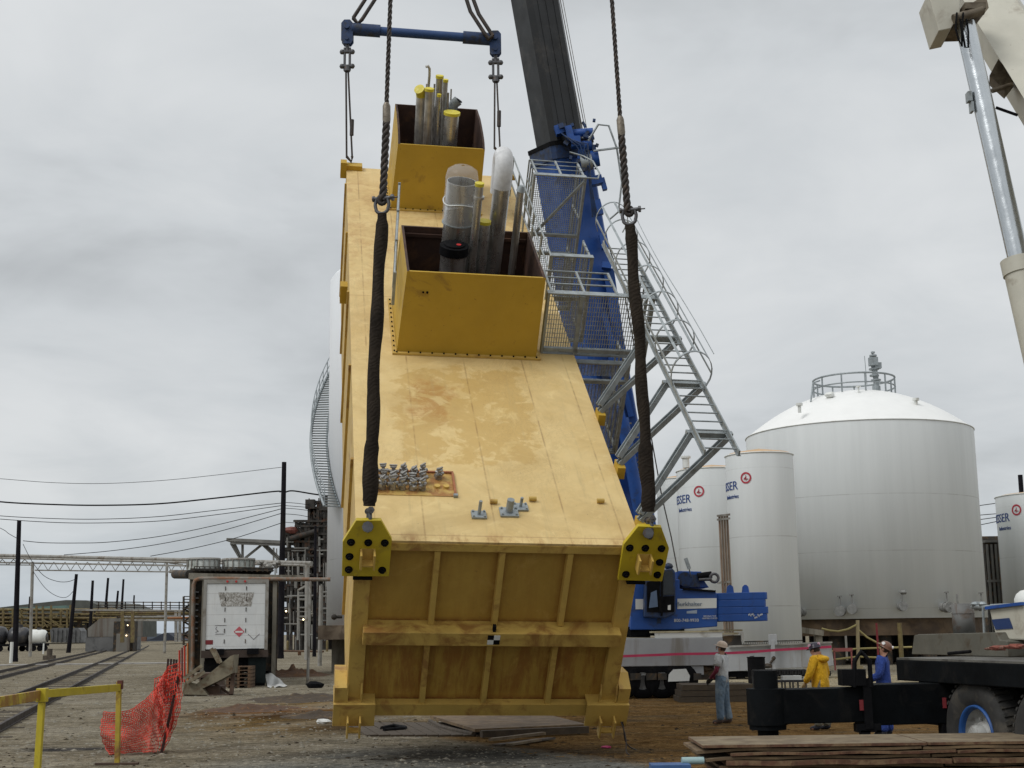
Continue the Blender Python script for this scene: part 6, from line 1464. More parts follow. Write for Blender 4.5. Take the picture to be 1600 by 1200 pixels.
b = MB(); wbox(b, .5, 9.5, -2.2, -.62, .75, ZD-.302); b.build('chassis', M['black'], wc)
b = MB(); wbox(b, .95, 1.05, -.6, -.02, .35, ZD-.303); b.build('fender_plate', M['black'], wc)
b = MB(); wbox(b, -.05, .9, -.9, -.35, .75, ZD-.303); b.build('outrigger_housing', M['black'], wc)
M['tyre'] = paint('tyre_rubber', (.030, .029, .027), .85, 0, .25, 4, (.075, .065, .05), .4, 3)
M['rimwhite'] = paint('rim_dirty_white', (.34, .34, .32), .55, 0, .12, 4, (.16, .14, .12), .4, 4)
M['rimblue'] = paint('rim_blue', (.015, .075, .25), .5, 0, .15, 4)
RW = .70
def bigwheel(u):
    c = w3(u, -.10, RW); w_ = thing('wheel', None, None, c); bpy.data.objects.remove(w_)
    b = MB(); pr = [(.38, -.03), (.44, .02), (.60, .035), (.665, .01), (.695, -.03), (.70, -.06), (.70, -.34), (.665, -.40), (.6, -.43), (.38, -.38)]
    b.lathe([(r_*1.0, h_) for r_, h_ in pr], c, AN, 56)
    for k in range(44):
        a_ = 2*math.pi*k/44; zx = V((0, 0, 1)); p = c+(AU*math.cos(a_)+zx*math.sin(a_))*.705-AN*.12
        nrm = (AU*math.cos(a_)+zx*math.sin(a_)); b.beam(p+AN*.12, p-AN*.10+(AU*-math.sin(a_)+zx*math.cos(a_))*.03, .045, .025, nrm)
    o = b.build('wheel', M['tyre'], wc)
    b = MB(); b.lathe([(.385, -.03), (.38, .006), (.36, .008), (.34, -.02), (.33, -.07)], c, AN, 48); b.build('rim_ring', M['rimblue'], o)
    b = MB(); b.lathe([(.329, -.06), (.32, -.13), (.26, -.16), (.19, -.15), (.17, -.08), (.10, -.06), (0, -.05)], c, AN, 48)
    for k in range(10):
        a_ = 2*math.pi*k/10; p = c+(AU*math.cos(a_)+V((0, 0, 1))*math.sin(a_))*.225-AN*.15; b.cyl(p, p+AN*.04, .018, n=6)
    b.build('rim', M['rimwhite'], o)
    b = MB(); b.lathe([(.15, -.075), (.14, .02), (.10, .05), (0, .05)], c, AN, 24); b.build('hub', M['rimwhite'], o)
def fu(px, z, n=0.0):   # u along the carrier side for a photo column
    lo, hi = 0, 9
    for _ in range(40):
        m = (lo+hi)/2; p = w3(m, n, z)-CP; x = 800+FPX*p.x/(p.y*_c+p.z*_s)
        if x < px: lo = m
        else: hi = m
    return lo
uw = fu(1506, .7); bigwheel(uw); bigwheel(uw+1.5)
# outrigger beam with jack
J0 = w3(fu(1449, 1.1), -.2, 0); ox = AN
ob0 = V((5.5, 17.85, 0)); 
def wo_(L, z): return ob0+AN*L+V((0, 0, z))
b = MB(); b.beam(wo_(-.3, 1.075), wo_(1.12, 1.075), .50, .50); outb = b.build('outrigger_sleeve', M['blackdk'], wc, bevel=.01)
b = MB(); b.beam(wo_(1.12, 1.08), wo_(2.42, 1.08), .42, .42); ib_ = b.build('outrigger_beam', M['blackdk'], wc, bevel=.01)
jp = wo_(2.42, 0)
b = MB(); b.cyl(jp+V((0, 0, .86)), jp+V((0, 0, 1.30)), .25, n=24); b.cyl(jp+V((0, 0, 1.3)), jp+V((0, 0, 1.52)), .15, n=20); b.cyl(jp+V((0, 0, .80)), jp+V((0, 0, .86)), .23, n=20); b.build('jack_housing', M['blackdk'], ib_)
b = MB(); b.cyl(jp+V((0, 0, .12)), jp+V((0, 0, .8)), .13, n=20); b.cyl(jp+V((0, 0, .03)), jp+V((0, 0, .12)), .34, n=24); b.build('jack_leg', M['black'], ib_)
b = MB(); b.beam(wo_(1.05, 1.33), wo_(1.3, 1.33), .4, .05); 
kp = wo_(1.12, 0)+V((0, -.3, 0))
b.box(kp+V((0, .02, 1.1)), (.10, .06, .62)); b.tube([kp+V((-.16, 0, 1.3)), kp+V((-.14, 0, 1.62)), kp+V((-.05, 0, 1.74)), kp+V((.05, 0, 1.62)), kp+V((.05, 0, 1.3))], .03, 8); b.box(kp+V((-.16, .1, 1.42)), (.3, .25, .2)); b.box(kp+V((.0, .1, .8)), (.3, .2, .1)); b.box(kp+V((-.05, .05, .72)), (.12, .1, .1)); b.box(kp+V((.12, .05, .71)), (.06, .1, .12)); b.build('outrigger_lock', M['black'], outb)
for L in (1.2, -.0+.05): 
    p = wo_(L, 1.08)+V((0, -.262, 0)); MB().box(p, (.05, .012, .13)).build('red_reflector', M['darkred'], outb)
# things on the deck
M['dkgrey'] = paint('dusty_grey_steel', (.115, .11, .088), .75, 0, .15, 2.5, (.07, .05, .03), .3, 3)
def fz(px, py, n, u=None):
    """point on the vertical plane n seen at the photo pixel"""
    dd = ray(px, py); den = dd.dot(AN); t_ = ((C0+AN*n)-CP).dot(AN)/den; return CP+dd*t_
nn_ = -1.1
b = MB(); P_ = [fz(1424, 1018, nn_), fz(1428, 993, nn_), fz(1434, 991, nn_), fz(1556, 988, nn_), fz(1562, 1000, nn_), fz(1574, 1002, nn_), fz(1574, 1012, nn_)]
for p in P_:
    if p.z < ZD+.02: p.z = ZD+.004
P_[0].z = ZD+.004; P_[-1].z = ZD+.004
b.prism(P_, -AN*1.0); b.build('deck_box', M['dkgrey'], wc, bevel=.01)
p0, p1 = fz(1507, 990, -1.5), fz(1507, 943, -1.5); 
b = MB(); b.lathe([(0, 0), (.155, 0), (.155, p1.z-p0.z), (.14, p1.z-p0.z), (.13, p1.z-p0.z-.06), (0, p1.z-p0.z-.1)], p0, (0, 0, 1), 28); b.lathe([(.158, (p1.z-p0.z)*.66), (.164, (p1.z-p0.z)*.67), (.158, (p1.z-p0.z)*.68)], p0, (0, 0, 1), 28); b.build('exhaust_muffler', paint('dull_grey_muffler', (.15, .15, .145), .75, 0, .2, 4, (.10, .07, .05), .4, 5), wc)
b = MB(); b.tube([fz(1538, 990, -1.2), fz(1536, 955, -1.2), fz(1536, 948, -1.2)], .018, 8); b.tube([fz(1520, 948, -1.3), fz(1552, 949, -1.3), fz(1590, 946, -1.3)], .03, 8); b.tube([fz(1548, 946, -1.3), fz(1592, 944, -1.3)], .018, 8); b.rock(fz(1534, 944, -1.3), .06, 2); b.rock(fz(1524, 944, -1.3), .06, 3); b.build('hose_fittings', M['galv'], wc)
b = MB(); b.tube([fz(1482, 1021, -.4), fz(1516, 1018, -.4)], .022, 8); b.build('loose_pipe', M['black'], wc)
M['rag'] = paint('red_brown_rags', (.22, .07, .05), .9, 0, .5, 6, (.30, .20, .15), .4, 5, bump=.4)
b = MB()
for k in range(9): b.rock(fz(1544+k*9, 1014-k*.8, -.6)*1.0+V((0, 0, 0)), .03+.03*((k*7)%3)/2, k, (1.9, 1, .55), 10)
b.build('rags', M['rag'], wc)
# superstructure: cream cab panel with a blue patch, turret and boom pivot off to the right
nt_ = -1.25
T_ = [fz(1545, 951, nt_), fz(1600, 944, nt_), fz(1700, 930, nt_), fz(1700, 1004, nt_), fz(1557, 999, nt_)]
b = MB(); b.prism(T_, -AN*1.4); tu = b.build('turret', M['cream'], wc, bevel=.02)
b = MB(); b.prism([fz(1550, 968, nt_+.006), fz(1577, 965.5, nt_+.006), fz(1583, 982, nt_+.006), fz(1556, 984, nt_+.006)], AN*.006); b.build('blue_patch', paint('dark_blue_patch', (.015, .04, .13), .5), tu)
b = MB(); b.beam(fz(1544, 950, nt_), fz(1600, 943, nt_), .1, .04); b.build('blue_edge', M['blue'], tu)
b = MB(); b.sph(fz(1604, 940, nt_-.3), .16, 14); b.build('lamp_housing', M['white'], tu)
b = MB(); cT = w3(5.2, -1.4, 0); b.cyl(cT+V((0, 0, ZD+.002)), cT+V((0, 0, ZD+.35)), .9, n=36); b.build('slew_ring', M['black'], wc)
# boom (steep, its head far above the module) and lifting cylinder
bp0 = V((5.35, 15.05, 8.9)); bd = V((-5.2, 5.5, 20)).normalized()
def mk(px, py, Y): return at(px, py, Y)
E1, E2 = at(1528, 37, 15.9), at(1600, 154, 15.0)       # lower left edge of the boom
ed = (E1-E2).normalized()
vw_ = (E2-CP).normalized(); side = ed.cross(vw_).normalized()
if side.x < 0: side = -side
back = side.cross(ed).normalized()
if back.dot(vw_) < 0: back = -back
th2 = R(30); sa_ = side*math.cos(th2)+back*math.sin(th2); sb_ = back*math.cos(th2)+side*-math.sin(th2)*.0
sb_ = (sb_-sa_*sb_.dot(sa_)).normalized()
Lb = 17.0; B0 = E2-ed*7.0; 
b = MB(); rn = .1; w_, h_ = .72, .85
b.prism([B0+sa_*a_+sb_*c_ for a_, c_ in ((0, 0), (w_-rn, 0), (w_, rn), (w_, h_), (.3, h_), (.28, h_*.5))], ed*(Lb+6)); bo_ = b.build('boom', M['cream'], wc)
# bracket on the boom that takes the cylinder head
def o15(px, py, dY=0): return at(px, py, 15.2+dY)
b = MB(); b.prism([o15(1450, -12), o15(1467, 48), o15(1486, 44), o15(1500, 20), o15(1500, -30)], (0.05, .55, 0)); b.build('cylinder_bracket', M['cream'], bo_, bevel=.008)
b = MB(); b.prism([o15(1486, 46, .1), o15(1483, 30, .1), o15(1540, -10, .1), o15(1545, 12, .1), o15(1520, 45, .1)], (.0, .35, 0)); b.cyl(o15(1490, 30, -.05), o15(1535, 16, -.05), .06, n=12); b.box(o15(1520, 14, .0), (.25, .2, .08)); b.build('cylinder_pin', paint('rust_stained_cream', (.16, .13, .09), .6, .1, .3, 4, (.07, .05, .03), .6, 5), bo_)
b = MB()
for k in range(2):
    xx = 1497+k*10; b.tube([o15(xx-2, 20, -.12), o15(xx-4, 44, -.16), o15(xx+1, 62+k*12, -.18), o15(xx+6, 72+k*2, -.16), o15(xx+6, 50, -.14), o15(xx+3, 30, -.12)], .012, 6)
b.build('hose', M['black'], bo_)
c_top, c_mid, c_bot = o15(1508, 38, .12), at(1592, 408, 14.9), at(1712, 935, 14.5)
b = MB(); b.cyl(c_top, c_mid, .118, n=32); rod = b.build('cylinder_rod', M['chrome'], wc)
dd_ = (c_bot-c_mid).normalized(); b = MB(); b.cyl(c_mid, c_bot, .19, n=32); b.cyl(c_mid-dd_*.02, c_mid+dd_*.16, .205, n=32); b.build('cylinder_barrel', M['cream'], wc)
b = MB(); b.prism([o15(1546, 118, .5), o15(1560, 92, .5), o15(1584, 122, .5), o15(1570, 140, .5)], (.1, .3, 0)); b.cyl(o15(1550, 142, .3), o15(1582, 132, .3), .03, n=10); MB().beam(o15(1556, 168, .2), o15(1590, 180, .2), .02, .03).build('aerial', M['black'], bo_); b.build('light_bracket', bpy.data.materials['rust_stained_cream'], bo_)
b = MB(); b.box(o15(1514, 152, -.02), (.05, .1, .12)); b.box(o15(1518, 168, -.02), (.03, .1, .12)); b.build('rod_guide', M['galv'], rod)
# boom base pivot for a believable machine outside the frame
b = MB(); b.cyl(B0-AU*.5, B0+AU*.5, .35, n=20); b.build('boom_pivot', M['cream'], bo_)

# ================================================================ foreground on the right
M['ply'] = paint('weathered_plywood', (.185, .125, .067), .8, 0, .2, 2, (.10, .065, .035), .7, 2.5, bump=.15)
M['plyedge'] = paint('plywood_edge', (.10, .045, .025), .85, 0, .4, 8, (.20, .13, .07), .6, 6)
M['plypale'] = paint('pale_plywood', (.20, .155, .095), .8, 0, .2, 2, (.12, .085, .05), .6, 3)
zt_ = .80; A_ = gnd(1078, 1151, zt_); rd = random.Random(9); z = zt_
LW = .75
for k in range(14):
    th_ = .032 if k not in (4, 8) else .055
    dx_ = 0 if k == 0 else rd.uniform(-.1, .22)+(.12 if k > 1 else 0); dy_ = rd.uniform(-.04, .05) if k else 0; rz = rd.uniform(-.012, .012)
    b = MB(); x0_ = A_.x+dx_-.02; y1_ = A_.y+dy_; y0_ = y1_-1.22
    for i in range(2):
        xa = x0_+i*2.46; 
        nx = 12; vs = []
        for j in range(nx+1):
            xx = xa+2.44*j/nx; wob = .006*math.sin(j*1.3+k)+(.02*(1-j/3)**2 if (k in (1, 3) and i == 0 and j < 3) else 0)
            for (yy_, zz_) in ((y0_, z-th_+.003), (y1_, z-th_+.003), (y1_, z), (y0_, z)): vs.append((xx, yy_+rz*(xx-x0_), zz_-wob*(1 if k else 0)))
        fs = [(0, 1, 2, 3), tuple(4*nx+q for q in (3, 2, 1, 0))]
        for j in range(nx):
            for q in range(4): fs.append((4*j+q, 4*j+4+q, 4*j+4+(q+1) % 4, 4*j+(q+1) % 4))
        b.add(vs, fs)
        for f_ in range(len(b.f)-len(fs), len(b.f)):
            idx = f_-(len(b.f)-len(fs)); b.mi[f_] = 0 if (idx >= 2 and (idx-2) % 4 == 2) else 1
    single(b, 'plywood_sheets', [M['ply'] if k % 3 else M['plypale'], M['plyedge'] if k % 2 == 0 else M['ply']], ('topmost layer' if k == 0 else 'layer %d from the top' % (k+1))+' of the brown plywood pile in the right foreground', 'plywood', 'plywood pile in the foreground')
    z -= th_+rd.uniform(.004, .016)
b = MB(); zz0 = z
for i in range(4): b.bx(A_.x+.3+i*1.3, A_.x+.42+i*1.3, A_.y-1.2, A_.y-.02, .0, zz0); 
single(b, 'timber_bearers', M['timber'], 'dark timber bearers under the plywood pile in the right foreground', 'timber')
p = gnd(1042, 1192, .62); b = MB(); b.box(p+V((0.02, -.1, -.31)), (.42, .3, .62)); o = single(b, 'blue_crate', paint('blue_crate', (.04, .10, .25), .5, 0, .2, 4), 'blue box just left of the plywood pile at the bottom edge', 'box')
b = MB(); p = p+V((.28, -.02, .02)); b.cyl(p+V((-.12, 0, .0)), p+V((.12, .02, .0)), .04, n=12); single(b, 'pipe_piece', paint('pale_turquoise', (.30, .42, .42), .4), 'short pale turquoise pipe piece on top of the blue box', 'pipe')
# boards on the ground beneath the module
def board(c0, c1, w_, h_, lab, mat='mat', z0=0.02, grp=None):
    b = MB(); b.beam(V((c0.x, c0.y, z0+h_/2)), V((c1.x, c1.y, z0+h_/2+.003)), w_, h_); return single(b, 'board', M[mat], lab, 'board', grp)
mt = MB(); c = [gnd(672, 1129), gnd(858, 1128), gnd(917, 1144), gnd(742, 1152)]
b = MB(); b.prism([p+V((0, 0, .10)) for p in c], (0, 0, .06)); o = b.build('plywood_sheet', M['ply']); o.location = c[0]
for v in o.data.vertices: v.co -= c[0]
tag(o, 'large weathered plywood sheet on the ground right below the module', 'plywood')
board(gnd(752, 1154), gnd(918, 1147), .16, .13, 'long dark-edged beam along the near edge of the plywood sheet below the module')
b = MB(); b.beam(gnd(766, 1160)+V((0, 0, .05)), gnd(850, 1154)+V((0, 0, .10)), .12, .05); single(b, 'board', M['plypale'], 'pale broken plank below the module, upper of two', 'board')
b = MB(); b.beam(gnd(795, 1166)+V((0, 0, .03)), gnd(842, 1160)+V((0, 0, .05)), .14, .04); single(b, 'board', M['plypale'], 'pale broken plank below the module, lower and shorter of two', 'board')
b = MB(); b.beam(gnd(775, 1166)+V((0, 0, .02)), gnd(862, 1157)+V((0, 0, .04)), .2, .03); single(b, 'board', M['sleeper'], 'thin dark plank under the two pale broken planks', 'board')
names = ['first', 'second', 'third', 'fourth', 'fifth', 'sixth', 'seventh', 'eighth', 'ninth', 'tenth']
for k in range(10):
    x = 548+k*18; b = MB(); b.beam(gnd(x, 1131)+V((0, 0, .02)), gnd(x+34+k, 1151)+V((0, 0, .02)), .22, .035)
    single(b, 'board', M['mat'], 'grey weathered deck board on the ground below the module, %s from the left' % names[k], 'board', 'grey boards below the module')
b = MB(); b.tube([gnd(672, 1130)+V((0, 0, .05)), gnd(690, 1140)+V((0, 0, .05)), gnd(715, 1146)+V((0, 0, .05)), gnd(740, 1151)+V((0, 0, .05))], .045, 8); single(b, 'hose', M['sleeper'], 'thick dark hose curving over the grey boards below the module', 'hose')
b = MB(); b.tube([gnd(597, 1142)+V((0, 0, .05)), gnd(615, 1139)+V((0, 0, .06)), gnd(633, 1141)+V((0, 0, .05)), gnd(628, 1143)+V((0, 0, .05)), gnd(600, 1145)+V((0, 0, .05))], .05, 8); single(b, 'chain', M['black'], 'small heap of dark chain on the grey boards below the module', 'chain')
p = gnd(948, 1169); b = MB(); b.rock(p+V((0, 0, .02)), .06, 3, (1.6, 1, .4)); single(b, 'pink_scrap', paint('pink_scrap', (.5, .05, .16), .7), 'small bright pink scrap on the brown ground right of the module', 'scrap')
# yellow post and rope barrier in front of the large tank
pp_ = gnd(1341, 1047); YP = pp_.y
b = MB(); b.cyl(pp_, at(1340, 969, YP), .085, n=10); b.box(pp_+V((0, 0, .1)), (.4, .4, .2)); single(b, 'barrier_post', paint('pale_yellow_post', (.36, .29, .16), .7), 'pale yellow barrier post standing in front of the large domed tank', 'post')
def rope_(pts, r, Y, label, mat):
    b = MB(); b.tube([at(x, y, Y) for x, y in pts], r, 6); return single(b, 'barrier_rope', mat, label, 'rope')
M['ropey'] = paint('yellow_rope', (.36, .30, .12), .8)
rope_([(1284, 982), (1295, 985), (1310, 986.5), (1325, 983), (1339, 976)], .05, YP, 'pale rope sagging left from the top of the pale yellow post', M['ropey'])
rope_([(1341, 984), (1355, 996), (1370, 1004), (1385, 1010)], .05, YP, 'pale rope slanting down right from the pale yellow post', M['ropey'])
rope_([(1285, 1019), (1340, 1013.5), (1425, 1011)], .05, YP, 'upper thin yellow rope along the pale yellow post', M['ropey'])
rope_([(1300, 1031), (1340, 1026), (1385, 1028)], .05, YP, 'lower thin yellow rope along the pale yellow post', M['ropey'])
b = MB(); a, c = at(1249, 984, 62), at(1286, 984, 62); b.beam(a, c+V((0, 0, -.15)), .3, .25); b.bx(c.x-.35, c.x-.05, 62, 62.4, 0, c.z-.2); b.bx(a.x-.2, a.x+.05, 62, 62.4, 0, a.z-.2); single(b, 'concrete_bent', M['conc'], 'pale concrete beam on two posts left of the pale yellow post', 'beam')
b = MB(); p = at(1371, 1000, YP-2); b.cyl(V((p.x, p.y, 0)), V((p.x, p.y, 2.2)), .05, n=8); single(b, 'striped_post', M['darkred'], 'thin red post between the two right-hand workers', 'post')
b = MB(); p = at(1407, 1000, YP-2); b.cyl(V((p.x, p.y, 0)), V((p.x, p.y, 2.2)), .11, n=8); single(b, 'yellow_post', M['ylsteel'], 'thicker yellow post under the large tank right of the man in blue', 'post')
b = MB(); p = at(1317, 1021, YP-1); b.box(p, (.9, .1, .16)); b.box(p+V((-.4, 0, -.5)), (.06, .1, .9)); b.box(p+V((.4, 0, -.5)), (.06, .1, .9)); b.v = [v+V((0, 0, -p.z+.98)) for v in b.v]; single(b, 'warning_board', paint('faded_red', (.35, .10, .09), .7), 'small faded red board under the large tank', 'board')
b = MB(); p = at(1316, 1000, 96); b.bx(p.x-1.6, p.x+1.7, 96, 97, 0, 3.4); single(b, 'background_clutter', M['gantry'], 'pale equipment seen through the gap under the large tank', 'equipment')

# ================================================================ left foreground: yellow barrier and orange net
Pq = gnd(183, 1195); P2t = at(186, 1067, Pq.y); zt2 = P2t.z; P1 = gnd(66, 1086, zt2-.06); P1b = V((P1.x-.02, P1.y, 0)); P0 = gnd(-70, 1107, zt2-.06)
yb = thing('barrier_rail', 'yellow steel barrier rail with rust, crossing the lower left corner', 'barrier', Pq)
M['yrust'] = paint('rusty_yellow', (.46, .37, .03), .55, 0, .12, 2.5, (.24, .10, .03), .8, 4)
MB().beam(V((P1.x, P1.y, zt2-.045)), V((Pq.x, Pq.y+.0, zt2-.075)), .05, .115).build('rail', M['yellow'], yb, bevel=.006)
MB().beam(V((P0.x, P0.y, zt2-.075)), V((P1.x-.03, P1.y, zt2-.06)), .05, .14).build('rail', M['yrust'], yb, bevel=.006)
MB().box((P1.x, P1.y, zt2-.06), (.14, .13, .19)).build('joint_sleeve', M['yellow'], yb, bevel=.006)
MB().beam((P1b.x, P1b.y-.002, 0), (P1.x, P1.y-.002, zt2-.16), .085, .085, (0, 1, 0)).build('post', M['yellow'], yb, bevel=.006)
po_ = MB().beam((Pq.x, Pq.y, 0), (P2t.x, P2t.y, zt2+.02), .075, .075, (0, 1, 0)).build('post', paint('rusty_yellow_post', (.40, .29, .03), .65, 0, .2, 2.5, (.16, .065, .03), .35, 3), yb, bevel=.006)
MB().box((Pq.x, Pq.y, zt2-.03), (.078+.004, .08, .14)).build('post_cap', paint('rust_cap', (.10, .03, .02), .8), po_)
MB().beam((Pq.x-.35, Pq.y, .02), (Pq.x+.35, Pq.y-.02, .02), .1, .03).build('foot_bar', M['scraprust'], yb)
# drooping orange safety net
NW, NH = 34, 22
def nb(u):   # lower edge of the net in the photo
    return (171+u*83, 1179-3*math.sin(u*3)-2*u)
def ntop(u):
    pts = [(163, 1112), (182, 1114), (205, 1109), (225, 1095), (243, 1077), (255, 1055), (264, 1040), (280, 1036)]
    q = u*7; i = min(6, int(q)); q -= i; return (pts[i][0]*(1-q)+pts[i+1][0]*q, pts[i][1]*(1-q)+pts[i+1][1]*q)
gN = gnd(205, 1180)
def npt(u, v):
    bx_, by_ = nb(u); tx, ty = ntop(u); bulge = 9*math.sin(v*math.pi)*(-1 if u < .15 else (1.6 if u > .9 else .2))
    x = bx_+(tx-bx_)*v+bulge; y = by_+(ty-by_)*v
    dep = .28*math.sin(u*15+v*3)*(.25+u)+.12*math.sin(v*9+u*7)+.5*u
    return at(x, y, gN.y+dep)
net = thing('safety_net', 'torn orange-red plastic safety net sagging between the yellow barrier and a leaning stake', 'safety net', gN)
b = MB(); rd = random.Random(2); wd = .006
def strip(pts, w_):
    for i in range(len(pts)-1): b.beam(pts[i], pts[i+1], w_, w_*.5, (0, -1, 0))
for j in range(NH+1): strip([npt(i/NW+rd.uniform(-.006, .006), j/NH+rd.uniform(-.01, .01)) for i in range(NW+1)], .014)
for i in range(NW+1): strip([npt(i/NW+.012*math.sin(j*1.7+i), j/NH) for j in range(NH+1)], .0115)
M['net'] = paint('orange_net', (.62, .055, .03), .6, 0, .2, 5)
b.build('mesh', M['net'], net)
b = MB()
def npt2(u, v):
    p0, p1, p2, p3 = (240, 1082), (254, 1176), (270, 1135), (282, 1052)
    x = (240+12*v*0+(254-240)*(1-v))*(1-u)+(282-12*(1-v)**2*1.5)*u; y = (1060+115*(1-v))*(1-u)+(1048+95*(1-v))*u
    return at(x+2*math.sin(v*14), y, gN.y+.35+.3*math.sin(u*9+v*5))
for j in range(0, 31, 2): strip([npt2(i/22, j/30+rd.uniform(-.01, .01)) for i in range(23)], .015)
for i in range(0, 23, 2): strip([npt2(i/22, j/30) for j in range(31)], .014)
b.build('mesh', M['net'], net)
M['stake'] = paint('dark_stake', (.045, .018, .015), .8, .1, .3, 5)
MB().beam(gnd(252, 1178), at(279, 1057, gnd(252, 1178).y+.1), .045, .045).build('stake', M['stake'], net)
q = gnd(253, 1176)
for k, x in enumerate((263, 267.5, 272, 276)):
    b = MB(); p = gnd(x-6, 1100); b.beam(p, at(x, 1029+k*.5, p.y), .055, .055)
    single(b, 'stake', M['stake'], 'dark steel stake above the safety net, %s of four' % ('leftmost', 'second from left', 'third from left', 'rightmost')[k], 'stake', 'stakes above the safety net')
for k, (x, y0_, y1_, m_) in enumerate(((280.5, 1046, 1016, 'net'), (284.5, 1044, 1012, 'darkred'), (288.5, 1040, 1009, 'net'), (293.5, 1036, 1005, 'orange'))):
    if m_ == 'orange': M['orange'] = paint('orange_panel', (.60, .20, .05), .6, 0, .2, 3)
    b = MB(); p = gnd(x, 1066); b.beam(V((p.x, p.y, 0)), at(x, y1_, p.y), .19 if k != 1 else .15, .04)
    single(b, 'marker_board', M[m_], ('red net roll on a stake, nearest the safety net stakes', 'dark red board between the two red net rolls', 'red net roll left of the orange board', 'orange-topped board, rightmost of the row beside the chute')[k], 'marker board')

# ================================================================ people
def skinned(name, joints, edges, radii, mat, parent, root=0, sub=1):
    me = bpy.data.meshes.new(name); me.from_pydata([tuple(j) for j in joints], edges, []); me.update()
    t_ = bpy.data.objects.new('tmp', me); COL.objects.link(t_)
    t_.modifiers.new('s', 'SKIN'); 
    for i, v in enumerate(me.skin_vertices[0].data):
        r_ = radii[i]; v.radius = r_ if isinstance(r_, tuple) else (r_, r_); v.use_root = (i == root)
    if sub: s_ = t_.modifiers.new('u', 'SUBSURF'); s_.levels = sub; s_.render_levels = sub
    bpy.context.view_layer.update(); dg = bpy.context.evaluated_depsgraph_get(); m2 = bpy.data.meshes.new_from_object(t_.evaluated_get(dg)); bpy.data.objects.remove(t_)
    for p in m2.polygons: p.use_smooth = True
    m2.name = name; m2.materials.clear(); m2.materials.append(mat); o = bpy.data.objects.new(name, m2); COL.objects.link(o); o.parent = parent; return o
M['skin'] = paint('skin', (.33, .17, .11), .6, 0, .08, 8)
M['hair'] = paint('hair', (.03, .018, .012), .8)
def person(label, feet, yaw, H, pose, mats):
    """local frame: x right, y forward, z up; pose gives head tilt, arm joints and leg joints"""
    t = thing('person', label, 'person', feet, yaw); k = H/1.78; INV.pop(t.name)
    tilt = pose.get('tilt', 0); lean = pose.get('lean', 0)
    def h(x, y, z): return V((x*k, y*k, z*k))
    pel = h(0, 0, .95); ab = h(0, .01+lean*.1, 1.12); ch = h(0, 0+lean*.25, 1.32); nk = h(0, -.01+lean*.35, 1.47); 
    hd = nk+Matrix.Rotation(tilt, 3, 'X') @ h(0, .035, .12); cr = nk+Matrix.Rotation(tilt, 3, 'X') @ h(0, .01, .21)
    J = [pel, ab, ch, nk, hd, cr]; E_ = [(0, 1), (1, 2), (2, 3), (3, 4), (4, 5)]; Rr = [(.15*k, .11*k), (.135*k, .105*k), (.16*k, .115*k), .06*k, (.082*k, .098*k), (.068*k, .078*k)]
    arms = []; legs = []
    for s in (-1, 1):
        sh_ = h(.17*s, lean*.3, 1.41); el = h(*[c*(s if i == 0 else 1) for i, c in enumerate(pose['elbow'][0 if s < 0 else 1])]); wr_ = h(*[c*(s if i == 0 else 1) for i, c in enumerate(pose['wrist'][0 if s < 0 else 1])])
        i0 = len(J); J += [sh_, el, wr_]; E_ += [(2, i0), (i0, i0+1), (i0+1, i0+2)]; Rr += [.062*k, .045*k, .030*k]; arms.append((sh_, el, wr_))
        hp_ = h(.095*s, 0, .90); kn = h(*[c*(s if i == 0 else 1) for i, c in enumerate(pose['knee'][0 if s < 0 else 1])]); an = h(*[c*(s if i == 0 else 1) for i, c in enumerate(pose['ankle'][0 if s < 0 else 1])]); toe = an+h(.02*s, .16, -.06)
        i0 = len(J); J += [hp_, kn, an, toe]; E_ += [(0, i0), (i0, i0+1), (i0+1, i0+2), (i0+2, i0+3)]; Rr += [.088*k, .058*k, .040*k, .035*k]; legs.append((hp_, kn, an, toe))
    skinned('body', J, E_, Rr, M['skin'], t)
    # face
    Rh = Matrix.Rotation(tilt, 3, 'X'); f = MB()
    f.prism([hd+Rh @ h(*v) for v in ((-.013, .085, -.02), (.013, .085, -.02), (0, .088, .03))], Rh @ h(0, .028, -.01))
    for s in (-1, 1): f.sph(hd+Rh @ h(.083*s, 0, 0), .022*k, 8, (.5, 1, 1.3))
    f.build('nose_and_ears', M['skin'], t, False)
    f = MB()
    for s in (-1, 1): f.sph(hd+Rh @ h(.03*s, .088, .025), .011*k, 8)
    f.box(hd+Rh @ h(0, .092, -.045), (.045*k, .008*k, .010*k), Rh); f.build('eyes_and_mouth', M['hair'], t, False)
    f = MB(); c_ = hd+Rh @ h(0, -.022, .02); f.sph(c_, .094*k, 12, (.92, .95, 1.0)); f.build('hair', M['hair'], t, False)
    # clothing
    tm_, sm_, lm_ = mats['top'], mats['sleeve'], mats['legs']
    Jt = [h(0, 0, .83 if not mats.get('coat') else .66), pel, ab, ch, h(0, lean*.33, 1.43)]; Et = [(0, 1), (1, 2), (2, 3), (3, 4)]; w0 = 1.0 if not mats.get('coat') else 1.28
    Rt = [(.195*k*w0, .16*k*w0), (.190*k*(1+(w0-1)*.6), .155*k*(1+(w0-1)*.6)), (.185*k*(1+(w0-1)*.4), .155*k), (.205*k, .158*k), (.09*k, .09*k)]
    sl_end = mats.get('short', False)
    for (sh_, el, wr_) in arms:
        i0 = len(Jt)
        if sl_end: Jt += [sh_, sh_.lerp(el, .78)]; Et += [(3, i0), (i0, i0+1)]; Rt += [.105*k, .098*k]
        else: Jt += [sh_, el, el.lerp(wr_, .93)]; Et += [(3, i0), (i0, i0+1), (i0+1, i0+2)]; Rt += [.102*k, .084*k, .064*k]
    skinned('coat' if mats.get('coat') else 'shirt', Jt, Et, Rt, tm_, t)
